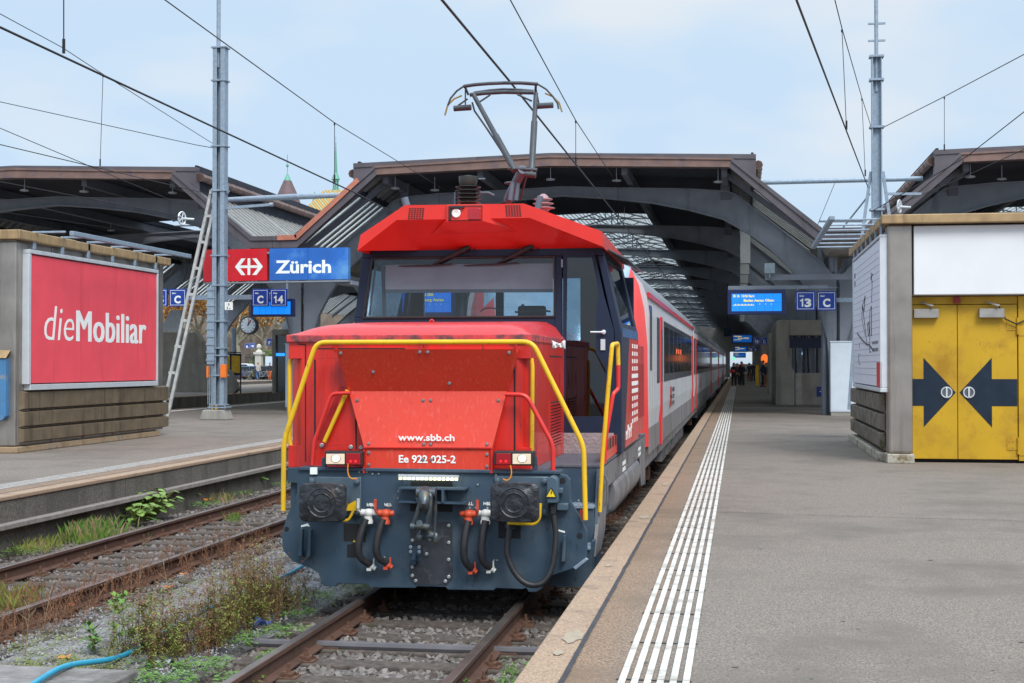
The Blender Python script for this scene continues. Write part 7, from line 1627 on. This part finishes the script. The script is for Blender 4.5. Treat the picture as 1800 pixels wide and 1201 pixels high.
def stemplant(b, p, h, nb, r_, lean=.25, leaf=0, ls=.03, th=.004):
    d = V((r_.uniform(-lean, lean), r_.uniform(-lean, lean), 1)); pts = [p + d * h * t + V((r_.uniform(-.01, .01), r_.uniform(-.01, .01), 0)) for t in (0, .35, .7, 1)]
    b.m = 0; b.tube(pts, [th, th * .8, th * .6, th * .3], 4)
    for i in range(nb):
        t = r_.uniform(.25, 1); q = p + d * h * t; a = r_.uniform(0, 6.28); l = h * r_.uniform(.1, .28)
        e = q + V((math.cos(a) * l * .6, math.sin(a) * l * .6, l * .8)); b.m = 0; b.tube([q, e], [th * .5, th * .25], 3)
        b.m = 1
        for j in range(leaf):
            k = r_.random(); leafq(b, q * (1 - k) + e * k, r_.uniform(0, 6.28), ls * r_.uniform(.6, 1.4), ls * .24, r_.uniform(-.3, .8))
    b.m = 0
for _ in range(380):
    px = r_.uniform(-60, 420); t_ = (px + 60) / 480; p = gp(px, 1105 - t_ * 165 + r_.uniform(-5, 60)); stemplant(b, p, r_.uniform(.1, .3), 5, r_, .5, 2, .02, .003)
stuff(b.build('dry_weeds', [m_dry, m_dry], origin=(0, 0, -.2)))
spots = [(440, 1092, .62, 0, 'tallest bushy green weed, beside the hose near the locomotive'), (466, 1078, .5, 1, 'brown feathery weed right behind the blue plastic scrap'), (405, 1108, .5, 0, 'green weed left of the tallest bushy weed'), (425, 1078, .68, 1, 'tall brown seed weed behind the tallest green weed'), (375, 1128, .4, 0, 'medium green weed in the middle of the weed row'), (345, 1140, .36, 1, 'low brown weed in the middle of the weed row'),
    (300, 1150, .36, 0, 'green weed just right of the hose bend'), (255, 1142, .4, 0, 'green weed standing left of the hose bend'), (215, 1135, .34, 3, 'dark leafy single weed nearest the concrete trough'), (492, 1070, .32, 0, 'small green weed closest to the locomotive plough'), (318, 1100, .55, 2, 'pale dry stalk rising behind the weed row'), (20, 1160, .7, 2, 'pale dry stalk in the bottom left corner'), (238, 1040, .5, 2, 'pale dry stalk near the empty track'), (130, 1090, .45, 2, 'dry branching stalk leaning over the near rail')]
for i, (px, py, h, kind, lab) in enumerate(spots):
    p = gp(px, py); r_ = random.Random(40 + i); t = thing('weed_plant', lab, 'weed', p, 'weeds in the gravel between the tracks'); b = MB()
    n = (48, 44, 1, 6)[kind]
    for k in range(n):
        q = p + V((r_.gauss(0, .11), r_.gauss(0, .17), -.03)); hh = h * 1.3 * r_.uniform(.35, 1)
        b.m = 0; d = V((r_.uniform(-.25, .25), r_.uniform(-.25, .25), 1)); th = (.0028, .0025, .005, .004)[kind]
        b.tube([q, q + d * hh * .5 + V((r_.uniform(-.02, .02), 0, 0)), q + d * hh], [th, th * .7, th * .4], 3)
        nb = (9, 9, 9, 6)[kind]
        for j in range(nb):
            t_ = r_.uniform(.06, 1); s0 = q + d * hh * t_; a = r_.uniform(0, 6.28); l = hh * r_.uniform(.08, .22); e = s0 + V((math.cos(a) * l, math.sin(a) * l, l * .8))
            b.m = 0; b.tube([s0, e], [th * .5, th * .3], 3)
            b.m = 1 if (kind != 0 or t_ < .8 or r_.random() < .4) else 0
            for m_ in range((5, 5, 0, 5)[kind]): c_ = r_.random(); leafq(b, s0 * (1 - c_) + e * c_, r_.uniform(0, 6.28), (.036, .016, .02, .07)[kind] * r_.uniform(.6, 1.4), (.007, .004, .004, .018)[kind], r_.uniform(-.3, .9))
    part(b, 'foliage', ([m_dry, m_weed], [m_dry, m_dry], [m_drys, m_drys], [m_weed, m_clover])[kind], t)
def broad(px, py, n, s, label, z=-.18):
    p = at(px, py, Z=z); r_ = random.Random(px); t = thing('broad_leaf_plant', label, 'plant', p); b = MB(); st = MB()
    for i in range(n):
        a = r_.uniform(0, 6.28); l = s * r_.uniform(.3, 1); e = p + V((math.cos(a) * l, math.sin(a) * l * .9, s * r_.uniform(.35, 1.1))); st.tube([p, p * .5 + e * .5 + V((0, 0, .06)), e], .005, 4)
        w_ = .09 * r_.uniform(.7, 1.3); d = V((math.cos(a), math.sin(a), -.35)).normalized(); sd_ = d.cross(V((0, 0, 1))).normalized()
        b.face([e - d * w_ * .2, e + sd_ * w_ * .55 - d * w_ * .1, e + sd_ * w_ * .45 + d * w_ * .5, e + d * w_ * 1.1, e - sd_ * w_ * .45 + d * w_ * .5, e - sd_ * w_ * .55 - d * w_ * .1])
    part(st, 'stem', m_weed, t); part(b, 'leaf_mass', m_burd, t)
broad(268, 912, 110, .42, 'large leafy plant against the left platform wall'); broad(318, 888, 40, .3, 'medium leafy plant beside the largest wall plant'); broad(240, 922, 50, .3, 'small leafy plant left of the largest wall plant'); broad(352, 878, 36, .24, 'low leafy plant under the ledge right of the medium one'); broad(443, 858, 46, .34, 'leafy plant at the wall nearest the locomotive'); 
def tuft(px, py, n, h, label, m1, m2, z=-.18, rad=.25):
    p = at(px, py, Z=z); r_ = random.Random(px); t = thing('grass_tuft', label, 'grass tuft', p); b = MB()
    for i in range(n):
        a = r_.uniform(0, 6.28); q = p + V((r_.gauss(0, rad * .5), r_.gauss(0, rad * .6), 0)); l = h * r_.uniform(.4, 1); o = V((math.cos(a), math.sin(a), 0)) * l * r_.uniform(.1, .6); s = V((-math.sin(a), math.cos(a), 0)) * .0022
        b.m = 0 if r_.random() < .6 else 1
        b.face([q - s, q + s, q + o * .45 + V((0, 0, l * .7)) + s * .7, q + o + V((0, 0, l)), q + o * .45 + V((0, 0, l * .7)) - s * .7])
    part(b, 'blades', [m1, m2], t)
tuft(135, 945, 900, .3, 'tall grass tuft with dry seed heads at the left wall', m_clover, m_drys, rad=.5); tuft(160, 950, 500, .16, 'low green tuft beside the tall wall grass', m_clover, m_weed, rad=.5); tuft(20, 965, 500, .2, 'grass tuft at the left picture edge', m_weed, m_moss, rad=.5); tuft(55, 968, 350, .16, 'yellowish tuft near the white paper scrap', m_moss, m_drys, rad=.4)
tuft(412, 918, 60, .18, 'tiny green tuft between the left rails', m_clover, m_moss, rad=.12); tuft(360, 880, 90, .3, 'thin weed tuft under the wall ledge', m_weed, m_drys, rad=.3); tuft(395, 885, 80, .22, 'thin brown tuft right of the wall plants', m_drys, m_weed, rad=.3); tuft(15, 1070, 260, .25, 'dark tuft between the left rails at the picture edge', m_weed, m_dry, rad=.3)
# bushy herb at the platform edge
p = V((1.28, 10.0, -.2)); r_ = random.Random(3); t = thing('herb_plant', 'bright green bushy herb growing under the platform edge', 'plant', p); b = MB()
for k in range(70):
    q = p + V((r_.gauss(0, .13), r_.gauss(0, .28), 0)); stemplant(b, q, r_.uniform(.1, .27), 5, r_, .4, 5, .03, .003)
part(b, 'foliage', [m_clover, m_clover], t)
# hose
m_hosb = mat('turquoise_hose', (.03, .3, .46), .4, var=.12, vs=10)
pts = [at(x, y, Z=GZ + z) for x, y, z in ((40, 1215, .09), (95, 1180, .1), (130, 1168, .08), (190, 1160, .03), (222, 1150, .0), (262, 1128, .05), (300, 1105, .07), (345, 1080, .07), (400, 1055, .08), (470, 1027, .05), (515, 1005, .02), (550, 985, .02), (590, 965, .0))]
sm = []
for i in range(len(pts) - 1):
    a = pts[max(0, i - 1)]; b0, c0 = pts[i], pts[i + 1]; d = pts[min(len(pts) - 1, i + 2)]
    for k in range(6): t_ = k / 6; sm.append(.5 * ((2 * b0) + (c0 - a) * t_ + (2 * a - 5 * b0 + 4 * c0 - d) * t_ * t_ + (3 * b0 - a - 3 * c0 + d) * t_ ** 3))
tag(MB().tube(sm, .022, 8).build('garden_hose', m_hosb, smooth=60), 'turquoise hose snaking through the weeds between the tracks', 'hose')
t = thing('cable_trough', 'flat grey concrete trough cover in the bottom left corner', 'trough cover', (gp(120, 1190).x, gp(120, 1190).y, GZ)); A = at(-40, 1166, Z=GZ + .06); B_ = at(243, 1178, Z=GZ + .06)
d = V((0, -1, 0)); m_slab = mat('trough_slab', (.22, .205, .2), .9, var=.25, vs=8, bump=.3, dirt=(.12, .11, .1), ds=3, da=.5)
for k in range(2):
    a, c = A + d * (.005 + k * .4), B_ + d * (.005 + k * .4); b = MB(); b.prism([a, c, c + d * .385, a + d * .385], (0, 0, -.14)); part(b, 'slab', m_slab, t, bevel=.012)
b = MB(); b.tube([(-1.35, 11.55, -.15), (1.5, 11.55, -.15)], .035, 8); tag(b.build('cable_pipe', mat('grey_pipe', (.1, .095, .105), .6, var=.2)), 'grey pipe laid across the track in front of the locomotive', 'pipe')
def scrap(px, py, s, col, label, n=9, z=-.14, nm='litter'):
    p = at(px, py, Z=z); r_ = random.Random(px); b = MB(); vs = []
    for i in range(5):
        for j in range(4): vs.append(p + V(((i - 2) * s * .3, (j - 1.5) * s * .35, .02 + r_.uniform(0, s * .45))))
    b.add(vs, [(i * 4 + j, (i + 1) * 4 + j, (i + 1) * 4 + j + 1, i * 4 + j + 1) for i in range(4) for j in range(3)]); tag(b.build(nm, mat(nm, col, .6), smooth=50), label, 'litter')
scrap(455, 1104, .15, (.06, .16, .6), 'crumpled blue plastic scrap among the weeds'); scrap(86, 955, .14, (.75, .75, .78), 'crumpled white paper beside the left rail', z=-.2); scrap(290, 1170, .1, (.5, .55, .55), 'pale scrap near the hose bend'); scrap(297, 1037, .07, (.5, .14, .03), 'fallen orange leaf on the gravel', nm='fallen_leaf'); scrap(113, 1163, .07, (.5, .2, .05), 'fallen orange leaf near the concrete trough', nm='fallen_leaf'); scrap(365, 882, .1, (.45, .17, .03), 'fallen orange leaf at the wall foot', nm='fallen_leaf'); scrap(322, 1014, .06, (.45, .16, .04), 'fallen leaf in the middle of the gravel', nm='fallen_leaf'); scrap(125, 1068, .06, (.5, .1, .03), 'fallen leaf by the near rail of the empty track', nm='fallen_leaf')
